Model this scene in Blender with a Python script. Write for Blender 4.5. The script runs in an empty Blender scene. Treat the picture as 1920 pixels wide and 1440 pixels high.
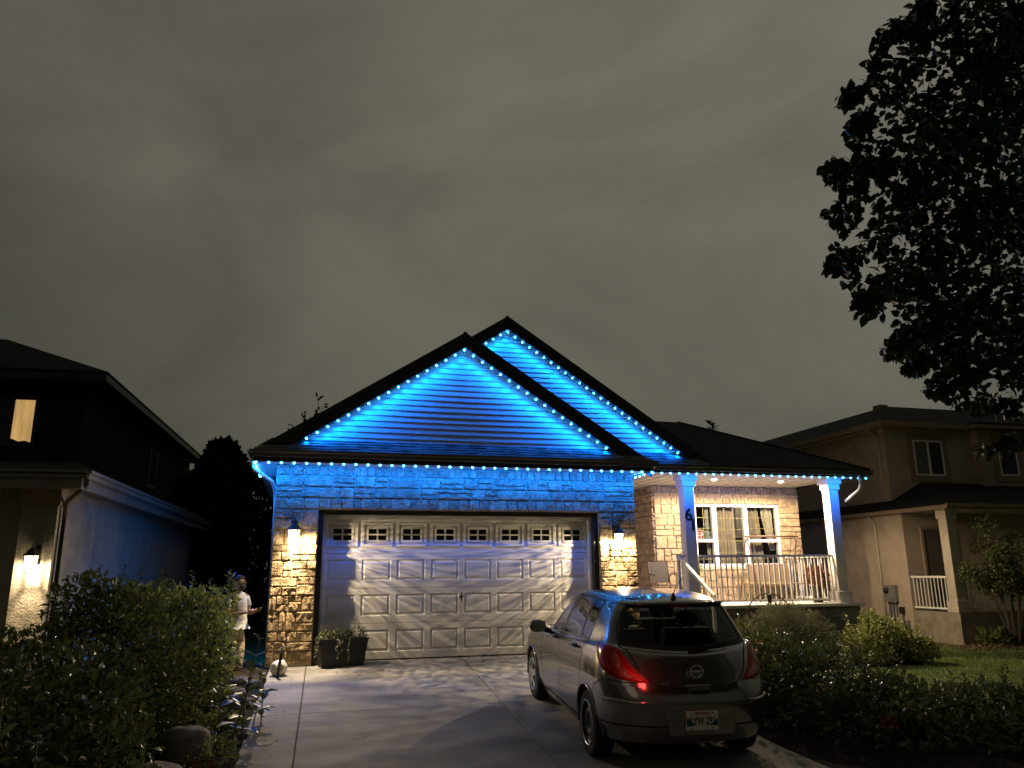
import bpy, bmesh, math, random
import numpy as np
from mathutils import Vector, Matrix
R_ = math.radians
SC = bpy.context.scene
COL = SC.collection

# ------------------------------------------------------------------ camera
cam_d = bpy.data.cameras.new('camera')
cam = bpy.data.objects.new('camera', cam_d)
COL.objects.link(cam)
SC.camera = cam
cam_d.sensor_width = 36.0
cam_d.lens = 27.117
cam_d.clip_start = 0.05
cam_d.clip_end = 2000
_r = Vector((0.96567818, -0.25957495, -0.00930102))
_u = Vector((-0.05276853, -0.2311213, 0.97149288))
_f = Vector((0.25432488, 0.93765867, 0.23688619))
cam.matrix_world = Matrix(((_r.x, _u.x, -_f.x, -0.2721), (_r.y, _u.y, -_f.y, -13.4491), (_r.z, _u.z, -_f.z, 1.4305), (0, 0, 0, 1)))

# ------------------------------------------------------------------ sky: overcast city night
W = bpy.data.worlds.new('World')
SC.world = W
W.use_nodes = True
nt = W.node_tree
nt.nodes.clear()
def nn(t, k, **kw):
    n = t.nodes.new(k)
    for a, b in kw.items():
        setattr(n, a, b)
    return n
tc = nn(nt, 'ShaderNodeTexCoord')
mp = nn(nt, 'ShaderNodeMapping'); mp.inputs['Scale'].default_value = (1.0, 1.0, 1.9); mp.inputs['Rotation'].default_value = (0.12, 0.25, 0.5)
nt.links.new(tc.outputs['Generated'], mp.inputs['Vector'])
n1 = nn(nt, 'ShaderNodeTexNoise'); n1.inputs['Scale'].default_value = 1.9; n1.inputs['Detail'].default_value = 7; n1.inputs['Roughness'].default_value = 0.55
n1.inputs['Distortion'].default_value = 0.5
nt.links.new(mp.outputs['Vector'], n1.inputs['Vector'])
# light pollution: the cloud is brightest high over the town to the right, dimmer low down on the left
dt = nn(nt, 'ShaderNodeVectorMath', operation='DOT_PRODUCT'); dt.inputs[1].default_value = Vector((0.42, 0.50, 0.76)).normalized()
nt.links.new(tc.outputs['Generated'], dt.inputs[0])
gr = nn(nt, 'ShaderNodeMapRange'); gr.inputs['From Min'].default_value = 0.36; gr.inputs['From Max'].default_value = 1.0
gr.inputs['To Min'].default_value = 0.22; gr.inputs['To Max'].default_value = 1.0
nt.links.new(dt.outputs['Value'], gr.inputs['Value'])
cr = nn(nt, 'ShaderNodeMapRange'); cr.inputs['From Min'].default_value = 0.36; cr.inputs['From Max'].default_value = 0.64
cr.inputs['To Min'].default_value = 0.70; cr.inputs['To Max'].default_value = 1.12
nt.links.new(n1.outputs['Fac'], cr.inputs['Value'])
mu = nn(nt, 'ShaderNodeMath', operation='MULTIPLY')
nt.links.new(gr.outputs['Result'], mu.inputs[0]); nt.links.new(cr.outputs['Result'], mu.inputs[1])
bg = nn(nt, 'ShaderNodeBackground'); bg.inputs['Color'].default_value = (0.174, 0.168, 0.132, 1)
nt.links.new(mu.outputs[0], bg.inputs['Strength'])
wo = nn(nt, 'ShaderNodeOutputWorld')
nt.links.new(bg.outputs[0], wo.inputs['Surface'])

# ------------------------------------------------------------------ faint street glow in place of a sun
sd = bpy.data.lights.new('street_glow', 'SUN')
sd.energy = 0.04; sd.angle = R_(25); sd.color = (1.0, 0.82, 0.6)
so = bpy.data.objects.new('street_glow', sd); COL.objects.link(so)
so.rotation_euler = Vector((0.85, 0.55, -0.45)).to_track_quat('-Z', 'Y').to_euler()

SC.view_settings.view_transform = 'Standard'
SC.view_settings.look = 'None'
SC.view_settings.gamma = 1
SC.view_settings.use_curve_mapping = False
SC.view_settings.exposure = 0.0
SC.render.engine = 'CYCLES'
SC.cycles.use_denoising = True
SC.cycles.max_bounces = 6
SC.cycles.diffuse_bounces = 3
SC.cycles.glossy_bounces = 3
SC.cycles.transmission_bounces = 6
SC.cycles.transparent_max_bounces = 8
SC.cycles.sample_clamp_indirect = 3.0
SC.cycles.caustics_reflective = False
SC.cycles.caustics_refractive = False
SC.cycles.use_light_tree = True

# ------------------------------------------------------------------ materials
MATS = {}
def mat(name, col, rough=0.6, metal=0.0, var=0.12, nscale=6.0, bump=0.0, bscale=40.0, spec=0.5, coat=0.0, objvar=0.0,
        stretch=(1, 1, 1), col2=None, trans=0.0, bdist=0.02, detail=6.0, bump2=0.0, b2scale=8.0):
    """a Principled surface with colour mottling, per-object variation and up to two scales of relief, all from Position"""
    m = bpy.data.materials.new(name); m.use_nodes = True
    t = m.node_tree; b = t.nodes['Principled BSDF']
    b.inputs['Roughness'].default_value = rough; b.inputs['Metallic'].default_value = metal
    b.inputs['Specular IOR Level'].default_value = spec
    b.inputs['Coat Weight'].default_value = coat; b.inputs['Coat Roughness'].default_value = 0.04
    if trans: b.inputs['Transmission Weight'].default_value = trans
    ge = nn(t, 'ShaderNodeNewGeometry')
    mpn = nn(t, 'ShaderNodeMapping'); mpn.inputs['Scale'].default_value = stretch
    t.links.new(ge.outputs['Position'], mpn.inputs['Vector'])
    vec = mpn.outputs['Vector']
    oi = None
    if objvar:
        oi = nn(t, 'ShaderNodeObjectInfo')
        vm = nn(t, 'ShaderNodeVectorMath', operation='ADD')
        sc_ = nn(t, 'ShaderNodeVectorMath', operation='SCALE'); sc_.inputs[0].default_value = (37, 53, 71)
        t.links.new(oi.outputs['Random'], sc_.inputs['Scale'])
        t.links.new(vec, vm.inputs[0]); t.links.new(sc_.outputs[0], vm.inputs[1]); vec = vm.outputs[0]
    no = nn(t, 'ShaderNodeTexNoise'); no.inputs['Scale'].default_value = nscale; no.inputs['Detail'].default_value = detail
    t.links.new(vec, no.inputs['Vector'])
    mr = nn(t, 'ShaderNodeMapRange'); mr.inputs['From Min'].default_value = 0.32; mr.inputs['From Max'].default_value = 0.68
    t.links.new(no.outputs['Fac'], mr.inputs['Value'])
    mx = nn(t, 'ShaderNodeMix', data_type='RGBA')
    c2 = col2 if col2 else tuple(c * (1 + var) for c in col)
    c1 = col if col2 else tuple(c * (1 - var) for c in col)
    mx.inputs[6].default_value = (*c1, 1); mx.inputs[7].default_value = (*c2, 1)
    t.links.new(mr.outputs['Result'], mx.inputs[0])
    out = mx.outputs[2]
    if objvar:
        hs = nn(t, 'ShaderNodeHueSaturation')
        r2 = nn(t, 'ShaderNodeMapRange'); r2.inputs['To Min'].default_value = 1 - objvar; r2.inputs['To Max'].default_value = 1 + objvar
        t.links.new(oi.outputs['Random'], r2.inputs['Value']); t.links.new(r2.outputs['Result'], hs.inputs['Value'])
        t.links.new(out, hs.inputs['Color']); out = hs.outputs['Color']
    t.links.new(out, b.inputs['Base Color'])
    last = None
    for st, scl, dist in ((bump2, b2scale, bdist * 2), (bump, bscale, bdist)):
        if st:
            nb = nn(t, 'ShaderNodeTexNoise'); nb.inputs['Scale'].default_value = scl; nb.inputs['Detail'].default_value = 8; nb.inputs['Roughness'].default_value = 0.6
            t.links.new(vec, nb.inputs['Vector'])
            bu = nn(t, 'ShaderNodeBump'); bu.inputs['Strength'].default_value = st; bu.inputs['Distance'].default_value = dist
            t.links.new(nb.outputs['Fac'], bu.inputs['Height'])
            if last: t.links.new(last.outputs[0], bu.inputs['Normal'])
            last = bu
    if last: t.links.new(last.outputs[0], b.inputs['Normal'])
    MATS[name] = m
    return m
def emis(name, col, k, sample=False):
    m = bpy.data.materials.new(name); m.use_nodes = True; t = m.node_tree; t.nodes.clear()
    e = nn(t, 'ShaderNodeEmission'); e.inputs['Color'].default_value = (*col, 1); e.inputs['Strength'].default_value = k
    o = nn(t, 'ShaderNodeOutputMaterial'); t.links.new(e.outputs[0], o.inputs['Surface'])
    m.cycles.emission_sampling = 'AUTO' if sample else 'NONE'
    return m
def glassy(name, tint, rough=0.0, ior=1.45, lift=0.0):
    """thin pane: tinted see-through plus a mirror that grows towards grazing angles"""
    m = bpy.data.materials.new(name); m.use_nodes = True; t = m.node_tree; t.nodes.clear()
    tr = nn(t, 'ShaderNodeBsdfTransparent'); tr.inputs['Color'].default_value = (*tint, 1)
    gl = nn(t, 'ShaderNodeBsdfGlossy'); gl.inputs['Roughness'].default_value = rough; gl.inputs['Color'].default_value = (1, 1, 1, 1)
    lw_ = nn(t, 'ShaderNodeLayerWeight'); lw_.inputs['Blend'].default_value = 0.5
    pw_ = nn(t, 'ShaderNodeMath', operation='POWER'); t.links.new(lw_.outputs['Facing'], pw_.inputs[0]); pw_.inputs[1].default_value = 4.0
    f0 = ((ior - 1) / (ior + 1)) ** 2 * 1.8
    ma_ = nn(t, 'ShaderNodeMath', operation='MULTIPLY_ADD'); t.links.new(pw_.outputs[0], ma_.inputs[0]); ma_.inputs[1].default_value = 0.85 - f0; ma_.inputs[2].default_value = f0
    ms = nn(t, 'ShaderNodeMixShader'); t.links.new(ma_.outputs[0], ms.inputs[0]); t.links.new(tr.outputs[0], ms.inputs[1]); t.links.new(gl.outputs[0], ms.inputs[2])
    o = nn(t, 'ShaderNodeOutputMaterial'); t.links.new(ms.outputs[0], o.inputs['Surface'])
    return m
def leafmat(name, col, rough=0.42, objvar=0.0, var=0.35, tr=0.25, nscale=5.0):
    m = mat(name, col, rough, var=var, nscale=nscale, spec=0.5, objvar=objvar)
    t = m.node_tree; b = t.nodes['Principled BSDF']
    tl = nn(t, 'ShaderNodeBsdfTranslucent'); lk = b.inputs['Base Color'].links[0].from_socket
    t.links.new(lk, tl.inputs['Color'])
    ms = nn(t, 'ShaderNodeMixShader'); ms.inputs[0].default_value = tr
    o = t.nodes['Material Output']
    t.links.new(b.outputs[0], ms.inputs[1]); t.links.new(tl.outputs[0], ms.inputs[2]); t.links.new(ms.outputs[0], o.inputs['Surface'])
    return m

M = {}
M['stone'] = mat('rock_faced_stone', (0.46, 0.34, 0.205), 0.85, var=0.3, nscale=9, bump=1.0, bscale=38, bump2=1.0, b2scale=13, bdist=0.035, objvar=0.22, spec=0.2)
M['stone_small'] = mat('porch_stone', (0.43, 0.325, 0.185), 0.85, var=0.28, nscale=7, bump=0.8, bscale=45, bump2=0.8, b2scale=14, bdist=0.015, spec=0.2)
M['mortar'] = mat('mortar', (0.48, 0.40, 0.29), 0.9, var=0.15, bump=0.5, bscale=80, bdist=0.01, spec=0.2)
M['siding'] = mat('vinyl_siding', (0.66, 0.65, 0.61), 0.42, var=0.05, nscale=3, bump=0.12, bscale=30, bdist=0.005, stretch=(0.15, 1, 3))
M['trim'] = mat('white_trim_paint', (0.74, 0.73, 0.70), 0.45, var=0.05, nscale=5, bump=0.05, bscale=60)
M['column'] = mat('column_paint', (0.72, 0.70, 0.68), 0.5, var=0.06, nscale=4, bump=0.06, bscale=70)
M['brown'] = mat('dark_brown_metal', (0.018, 0.015, 0.013), 0.5, var=0.15, nscale=8, spec=0.5)
M['gutter'] = mat('bronze_gutter_paint', (0.075, 0.066, 0.06), 0.45, var=0.15, nscale=6, spec=0.6)
M['soffit'] = mat('beige_vinyl_soffit', (0.66, 0.60, 0.52), 0.5, var=0.05)
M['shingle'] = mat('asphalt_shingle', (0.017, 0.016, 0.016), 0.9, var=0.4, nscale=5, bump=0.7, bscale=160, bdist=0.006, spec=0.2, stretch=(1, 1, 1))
M['shingle_lit'] = mat('shingle_tab_lit', (0.12, 0.115, 0.11), 0.9, var=0.5, nscale=4, bump=0.6, bscale=160, bdist=0.006, spec=0.25)  # lighter copy of the roof shingle, lit look put into the colour
M['door'] = mat('garage_door_enamel', (0.66, 0.64, 0.60), 0.42, var=0.06, nscale=3, bump=0.1, bscale=50, stretch=(0.2, 1, 4), bdist=0.004)
M['stucco_tan'] = mat('tan_stucco', (0.40, 0.33, 0.26), 0.95, var=0.12, nscale=3, bump=0.7, bscale=90, bdist=0.012, spec=0.15)
M['stucco_pale'] = mat('pale_stucco', (0.46, 0.41, 0.33), 0.95, var=0.12, nscale=2.5, bump=0.8, bscale=40, bdist=0.02, bump2=0.5, b2scale=9, spec=0.15)
M['siding_dark'] = mat('dark_brown_siding', (0.022, 0.019, 0.016), 0.9, var=0.2, nscale=2, bump=0.3, bscale=50, spec=0.1)
M['black'] = mat('black_plastic', (0.012, 0.012, 0.013), 0.45, var=0.2)
M['iron'] = mat('black_iron', (0.02, 0.018, 0.016), 0.5, var=0.3, bump=0.2, bscale=80)
M['bronze'] = mat('brown_powder_coat', (0.11, 0.065, 0.04), 0.45, var=0.2)
M['wood_dark'] = mat('bark', (0.05, 0.038, 0.028), 0.9, var=0.4, nscale=12, bump=0.8, bscale=30, stretch=(1, 1, 0.25))
M['rock'] = mat('fieldstone', (0.15, 0.135, 0.12), 0.85, var=0.4, nscale=7, bump=0.5, bscale=40, bump2=0.5, b2scale=8, objvar=0.3, spec=0.25)
M['white_rock'] = mat('weathered_white_ceramic', (0.62, 0.58, 0.50), 0.6, var=0.25, nscale=22, bump=0.5, bscale=50, bump2=0.4, b2scale=14)
M['mulch'] = mat('wood_chip', (0.22, 0.15, 0.10), 0.9, var=0.5, nscale=25, bump=0.5, bscale=50)
M['soil'] = mat('garden_soil', (0.035, 0.027, 0.02), 0.95, var=0.4, nscale=9, bump=1.0, bscale=30, bdist=0.05, spec=0.1)
M['curtain'] = mat('tan_curtain', (0.42, 0.34, 0.25), 0.9, var=0.12, nscale=9, bump=0.1, bscale=200)
M['sheer'] = mat('cream_sheer_curtain', (0.66, 0.60, 0.47), 0.9, var=0.1, nscale=14)
M['room'] = mat('dim_room_wall', (0.03, 0.028, 0.026), 0.9)
M['brass'] = mat('brass_grille', (0.62, 0.50, 0.20), 0.35, var=0.1, metal=0.2)
M['glass'] = glassy('window_glass', (0.80, 0.82, 0.80))
M['dark_glass'] = mat('dark_window_glass', (0.006, 0.006, 0.006), 0.05, var=0.1, spec=0.5)
def frosted():
    # frosted lantern pane: lets half the light straight through and glows with the rest
    m = bpy.data.materials.new('frosted_lantern_glass'); m.use_nodes = True; t = m.node_tree; t.nodes.clear()
    tr = nn(t, 'ShaderNodeBsdfTransparent'); e = nn(t, 'ShaderNodeEmission'); e.inputs['Color'].default_value = (1.0, 0.80, 0.46, 1); e.inputs['Strength'].default_value = 7.0
    ms = nn(t, 'ShaderNodeMixShader'); ms.inputs[0].default_value = 0.4; t.links.new(tr.outputs[0], ms.inputs[1]); t.links.new(e.outputs[0], ms.inputs[2])
    o = nn(t, 'ShaderNodeOutputMaterial'); t.links.new(ms.outputs[0], o.inputs['Surface']); m.cycles.emission_sampling = 'NONE'; return m
M['lamp_glass'] = frosted()
M['grass_blade'] = leafmat('grass_blade', (0.15, 0.21, 0.06), 0.55, var=0.3, nscale=1.2)

def concrete():
    m = mat('broomed_concrete', (0.25, 0.242, 0.23), 0.85, var=0.30, nscale=1.6, bump=0.35, bscale=120, bdist=0.006, stretch=(0.5, 1.6, 1), spec=0.3, detail=9)
    t = m.node_tree; b = t.nodes['Principled BSDF']
    ge = nn(t, 'ShaderNodeNewGeometry')
    # hairline cracks and oil spots
    mpn = nn(t, 'ShaderNodeMapping'); mpn.inputs['Scale'].default_value = (1, 1, 1); t.links.new(ge.outputs['Position'], mpn.inputs['Vector'])
    sp = nn(t, 'ShaderNodeTexNoise'); sp.inputs['Scale'].default_value = 7; sp.inputs['Detail'].default_value = 4; t.links.new(mpn.outputs[0], sp.inputs['Vector'])
    r1 = nn(t, 'ShaderNodeMapRange'); r1.inputs['From Min'].default_value = 0.68; r1.inputs['From Max'].default_value = 0.78; r1.inputs['To Min'].default_value = 1.0; r1.inputs['To Max'].default_value = 0.62
    t.links.new(sp.outputs['Fac'], r1.inputs['Value'])
    g2 = nn(t, 'ShaderNodeTexNoise'); g2.inputs['Scale'].default_value = 300; g2.inputs['Detail'].default_value = 2; t.links.new(mpn.outputs[0], g2.inputs['Vector'])
    r2 = nn(t, 'ShaderNodeMapRange'); r2.inputs['From Min'].default_value = 0.3; r2.inputs['From Max'].default_value = 0.7; r2.inputs['To Min'].default_value = 0.86; r2.inputs['To Max'].default_value = 1.12
    t.links.new(g2.outputs['Fac'], r2.inputs['Value'])
    mm = nn(t, 'ShaderNodeMath', operation='MULTIPLY'); t.links.new(r1.outputs[0], mm.inputs[0]); t.links.new(r2.outputs[0], mm.inputs[1])
    src = b.inputs['Base Color'].links[0].from_socket
    mx = nn(t, 'ShaderNodeMix', data_type='RGBA', blend_type='MULTIPLY'); mx.inputs[0].default_value = 1.0
    t.links.new(src, mx.inputs[6]); t.links.new(mm.outputs[0], mx.inputs[7]); t.links.new(mx.outputs[2], b.inputs['Base Color'])
    return m
M['concrete'] = concrete()
M['foundation'] = mat('parged_foundation', (0.20, 0.20, 0.20), 0.9, var=0.25, nscale=2.5, bump=0.4, bscale=30, bdist=0.02, spec=0.15)

# ------------------------------------------------------------------ helpers
class MB:
    """collects vertices and faces, then becomes ONE mesh object"""
    def __init__(s): s.v = []; s.f = []
    def add(s, vs, fs):
        o = len(s.v); s.v += [tuple(p) for p in vs]; s.f += [tuple(i + o for i in f) for f in fs]; return s
    def box(s, x0, x1, y0, y1, z0, z1, bev=0.0):
        if bev:
            b = bev; vs = []; 
            bm = bmesh.new(); bmesh.ops.create_cube(bm, size=1)
            for q in bm.verts: q.co = Vector(((x0 + x1) / 2 + q.co.x * (x1 - x0), (y0 + y1) / 2 + q.co.y * (y1 - y0), (z0 + z1) / 2 + q.co.z * (z1 - z0)))
            bmesh.ops.bevel(bm, geom=bm.edges[:], offset=b, segments=1, affect='EDGES')
            bm.verts.index_update()
            s.add([q.co[:] for q in bm.verts], [[q.index for q in f.verts] for f in bm.faces]); bm.free(); return s
        vs = [(x0, y0, z0), (x1, y0, z0), (x1, y1, z0), (x0, y1, z0), (x0, y0, z1), (x1, y0, z1), (x1, y1, z1), (x0, y1, z1)]
        return s.add(vs, [(0, 3, 2, 1), (4, 5, 6, 7), (0, 1, 5, 4), (1, 2, 6, 5), (2, 3, 7, 6), (3, 0, 4, 7)])
    def hexa(s, a, b):
        """two matching closed loops joined into a solid"""
        n = len(a); vs = list(a) + list(b)
        fs = [tuple(range(n))[::-1], tuple(range(n, 2 * n))] + [(i, (i + 1) % n, n + (i + 1) % n, n + i) for i in range(n)]
        return s.add(vs, fs)
    def prism(s, poly, axis, a, b):
        """poly of 2D points extruded along axis 'X','Y','Z' from a to b"""
        def p3(p, t): return {'X': (t, p[0], p[1]), 'Y': (p[0], t, p[1]), 'Z': (p[0], p[1], t)}[axis]
        return s.hexa([p3(p, a) for p in poly], [p3(p, b) for p in poly])
    def tube(s, pts, r, n=8, cap=True):
        pts = [Vector(p) for p in pts]; rr = r if hasattr(r, '__len__') else [r] * len(pts)
        o = len(s.v); up = None
        for i, p in enumerate(pts):
            d = (pts[min(i + 1, len(pts) - 1)] - pts[max(i - 1, 0)]).normalized()
            if up is None: up = Vector((0, 0, 1)) if abs(d.z) < 0.9 else Vector((1, 0, 0))
            a = d.cross(up).normalized(); up = a.cross(d).normalized()
            for k in range(n):
                t = 2 * math.pi * k / n
                s.v.append(tuple(p + (a * math.cos(t) + up * math.sin(t)) * rr[i]))
        for i in range(len(pts) - 1):
            for k in range(n):
                s.f.append((o + i * n + k, o + i * n + (k + 1) % n, o + (i + 1) * n + (k + 1) % n, o + (i + 1) * n + k))
        if cap:
            s.f.append(tuple(o + k for k in range(n))[::-1]); s.f.append(tuple(o + (len(pts) - 1) * n + k for k in range(n)))
        return s
    def lathe(s, prof, c=(0, 0, 0), n=16, axis='Z', caps=True):
        o = len(s.v)
        for (r, h) in prof:
            for k in range(n):
                t = 2 * math.pi * k / n; a, b = r * math.cos(t), r * math.sin(t)
                p = {'Z': (a, b, h), 'X': (h, a, b), 'Y': (a, h, b)}[axis]
                s.v.append((p[0] + c[0], p[1] + c[1], p[2] + c[2]))
        for i in range(len(prof) - 1):
            for k in range(n): s.f.append((o + i * n + k, o + i * n + (k + 1) % n, o + (i + 1) * n + (k + 1) % n, o + (i + 1) * n + k))
        if caps: s.f.append(tuple(o + k for k in range(n))[::-1]); s.f.append(tuple(o + (len(prof) - 1) * n + k for k in range(n)))
        return s
    def build(s, name, m, parent=None, smooth=False, local=False, fixn=True):
        me = bpy.data.meshes.new(name)
        off = Vector((0, 0, 0))
        if parent is not None and not local:
            p = parent
            while p is not None: off += p.location; p = p.parent
        me.from_pydata([(a - off.x, b - off.y, c - off.z) for a, b, c in s.v], [], s.f)
        if fixn and len(s.f) < 60000:
            bm = bmesh.new(); bm.from_mesh(me); bmesh.ops.recalc_face_normals(bm, faces=bm.faces[:]); bm.to_mesh(me); bm.free()
        if smooth:
            me.polygons.foreach_set('use_smooth', [True] * len(me.polygons))
        if m is not None: me.materials.append(m)
        o = bpy.data.objects.new(name, me); COL.objects.link(o)
        o.parent = parent
        return o
def tag(o, label=None, cat=None, group=None, kind=None):
    if label: o['label'] = label
    if cat: o['category'] = cat
    if group: o['group'] = group
    if kind: o['kind'] = kind
    return o
def thing(name, loc, label, cat, group=None, rot=(0, 0, 0)):
    o = bpy.data.objects.new(name, None); COL.objects.link(o); o.location = loc; o.rotation_euler = rot
    o.empty_display_size = 0.1
    return tag(o, label, cat, group)
def inst(name, me, parent, loc, rot=(0, 0, 0), scale=(1, 1, 1)):
    """another object that shares a mesh; loc is relative to the parent"""
    o = bpy.data.objects.new(name, me); COL.objects.link(o); o.parent = parent
    o.location = loc; o.rotation_euler = rot; o.scale = scale
    return o
def mesh_of(mb, name, m, smooth=False):
    o = mb.build(name, m, None, smooth); me = o.data; bpy.data.objects.remove(o); return me
def text_part(name, s, size, m, parent, loc, rot, depth=0.004, local=True, scale=(1, 1, 1), bold=0.0):
    cu = bpy.data.curves.new(name, 'FONT'); cu.body = s; cu.size = size; cu.extrude = depth; cu.align_x = 'CENTER'; cu.align_y = 'CENTER'; cu.offset = bold
    o = bpy.data.objects.new(name, cu); COL.objects.link(o)
    dg = bpy.context.evaluated_depsgraph_get(); dg.update()
    me = bpy.data.meshes.new_from_object(o.evaluated_get(dg)); bpy.data.objects.remove(o)
    me.materials.clear(); me.materials.append(m)
    return inst(name, me, parent, loc, rot, scale)
def lamp(name, kind, loc, power, col, parent=None, radius=0.02, **kw):
    l = bpy.data.lights.new(name, kind); l.energy = power; l.color = col
    if kind in ('POINT', 'SPOT'): l.shadow_soft_size = radius
    for k, v in kw.items(): setattr(l, k, v)
    o = bpy.data.objects.new(name, l); COL.objects.link(o); o.location = loc
    if parent is not None:
        off = Vector((0, 0, 0)); p = parent
        while p is not None: off += p.location; p = p.parent
        o.parent = parent; o.location = Vector(loc) - off
    return o
def gz(y):
    y = min(y, 0.35)
    if y > -6: return 0.055 * y
    t = min(1.0, (-6 - y) / 3)
    return -0.33 - 0.099 * (t - t * t / 2)
def terrain(x, y):
    base = gz(y) - 0.05
    if x > 5.2:
        k = min(1, (x - 5.2) / 1.2); flat = -0.34 + 0.05 * min(1, max(0, (9 - x) / 3))
        base = base * (1 - k) + flat * k
    if x < -0.7:
        k = min(1, (-0.7 - x) / 0.8); base = base * (1 - k) + (max(gz(y), -0.36) - 0.08) * k
    return base
# ================================================================== ground, driveway, beds
random.seed(7); rng = np.random.default_rng(7)
def sheet(name, xs, ys, zf, m, kind='structure', dz=0.0):
    mb = MB()
    nx, ny = len(xs), len(ys)
    mb.v = [(x, y, zf(x, y) + dz) for y in ys for x in xs]
    mb.f = [(j * nx + i, j * nx + i + 1, (j + 1) * nx + i + 1, (j + 1) * nx + i) for j in range(ny - 1) for i in range(nx - 1)]
    o = mb.build(name, m, None, smooth=True); tag(o, kind=kind); return o
M['lawn'] = mat('lawn_turf', (0.105, 0.145, 0.045), 0.95, var=0.35, nscale=2.2, bump=1.0, bscale=90, bdist=0.03, spec=0.1)
gx = sorted(set(list(np.linspace(-90, -8, 12)) + list(np.linspace(-8, 24, 80)) + list(np.linspace(24, 110, 12))))
gy = sorted(set(list(np.linspace(-70, -16, 8)) + list(np.linspace(-16, 8, 70)) + list(np.linspace(8, 140, 12))))
sheet('ground', gx, gy, terrain, M['lawn'], dz=-0.03)
# drive slabs, each with its own edges; joints are real gaps
drive = bpy.data.objects.new('driveway', None); COL.objects.link(drive); tag(drive, kind='structure')
def xl(y): return -0.635 + 0.025 * min(y, 0)
def xj1(y): return -0.075 + 0.029 * min(y, 0)
def xj2(y): return 2.49 + 0.051 * min(y, 0)
def xr(y): return 5.35 + 0.14 * max(min(y, 0), -5.4) + 0.02 * min(0, y + 5.4)
rows = [(0.34, -0.33), (-0.33, -3.3), (-3.3, -6.75), (-6.75, -10.2), (-10.2, -14.0), (-14.0, -18)]
cols = [(xl, xj1), (xj1, xj2), (xj2, xr)]
M['joint'] = mat('joint_grit', (0.03, 0.027, 0.024), 0.95, var=0.3, nscale=30)
for (ya, yb) in rows:
    for (fa, fb) in cols:
        mb = MB(); n = 5; g = 0.006
        top = []; bot = []
        ys_ = np.linspace(ya - g, yb + g, n)
        for y in ys_:
            a, b = fa(y) + g, fb(y) - g
            for x, dz in ((a, -0.006), (a + 0.008, 0.0), (b - 0.008, 0.0), (b, -0.006)): mb.v.append((x, y, gz(y) + dz))
            mb.v.append((a, y, gz(y) - 0.09)); mb.v.append((b, y, gz(y) - 0.09))
        for j in range(n - 1):
            o = j * 6; p = o + 6
            for k in range(3): mb.f.append((o + k, o + k + 1, p + k + 1, p + k))
            mb.f.append((o + 4, o, p, p + 4)); mb.f.append((o + 3, o + 5, p + 5, p + 3))
        mb.f.append((0, 1, 2, 3, 5, 4)); e = (n - 1) * 6; mb.f.append((e, e + 4, e + 5, e + 3, e + 2, e + 1))
        mb.build('slab', M['concrete'], drive)
mb = MB()
for i, y in enumerate(np.linspace(0.36, -18, 40)): mb.v += [(xl(y) + 0.02, y, gz(y) - 0.03), (xr(y) - 0.02, y, gz(y) - 0.03)]
mb.f = [(2 * i, 2 * i + 1, 2 * i + 3, 2 * i + 2) for i in range(39)]
mb.build('joint_bed', M['joint'], drive)
# mended hairline cracks, pale against the slab
M['crack'] = mat('crack_filler', (0.36, 0.345, 0.32), 0.9, var=0.2, nscale=40)
for pts in ([(1.72, -0.36), (1.70, -0.62), (1.76, -0.86), (1.70, -1.05), (1.78, -1.30), (1.62, -1.62), (1.35, -2.05), (1.22, -2.35)], [(1.52, -1.02), (1.25, -1.28), (0.95, -1.75), (0.78, -1.98)], [(3.4, -0.9), (3.15, -1.35), (3.22, -1.8), (3.0, -2.5)]):
    mb = MB(); rr_ = random.Random(int(pts[0][0] * 100)); P = []
    for (a, b) in zip(pts[:-1], pts[1:]):
        for k in range(5): P.append((a[0] + (b[0] - a[0]) * k / 5 + rr_.uniform(-0.012, 0.012), a[1] + (b[1] - a[1]) * k / 5))
    for i, (x, y) in enumerate(P):
        w = rr_.uniform(0.004, 0.011); mb.v += [(x - w, y, gz(y) + 0.0025), (x + w, y, gz(y) + 0.0025)]
    mb.f = [(2 * i, 2 * i + 1, 2 * i + 3, 2 * i + 2) for i in range(len(P) - 1)]
    mb.build('crack_seam', M['crack'], drive)
# planting beds
sheet('garden_bed', np.linspace(-4.6, -0.66, 24), np.linspace(-10, 0.6, 40), lambda x, y: terrain(x, y) + 0.04 + 0.05 * math.sin(x * 5 + y * 3) * math.sin(y * 4) * (1 if x < -0.8 else 0), M['soil'])
def bedx(y): return 1
sheet('garden_bed', np.linspace(4.55, 7.0, 16), np.linspace(-9, -0.2, 30), lambda x, y: terrain(x, y) + 0.02 + 0.03 * math.sin(x * 6 + y * 3), M['soil'])
sheet('garden_bed', np.linspace(7.0, 11.6, 20), np.linspace(-0.4, 1.6, 12), lambda x, y: terrain(x, y) + 0.03 + 0.03 * math.sin(x * 6 + y * 3), M['soil'])

# ================================================================== house 61
house = thing('bungalow', (2.5, 0, 0), 'stone-faced bungalow with blue lit gables, white garage door and front porch', 'house')
def part(mb, name, m, parent=house, **k): return mb.build(name, m, parent, **k)

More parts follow.
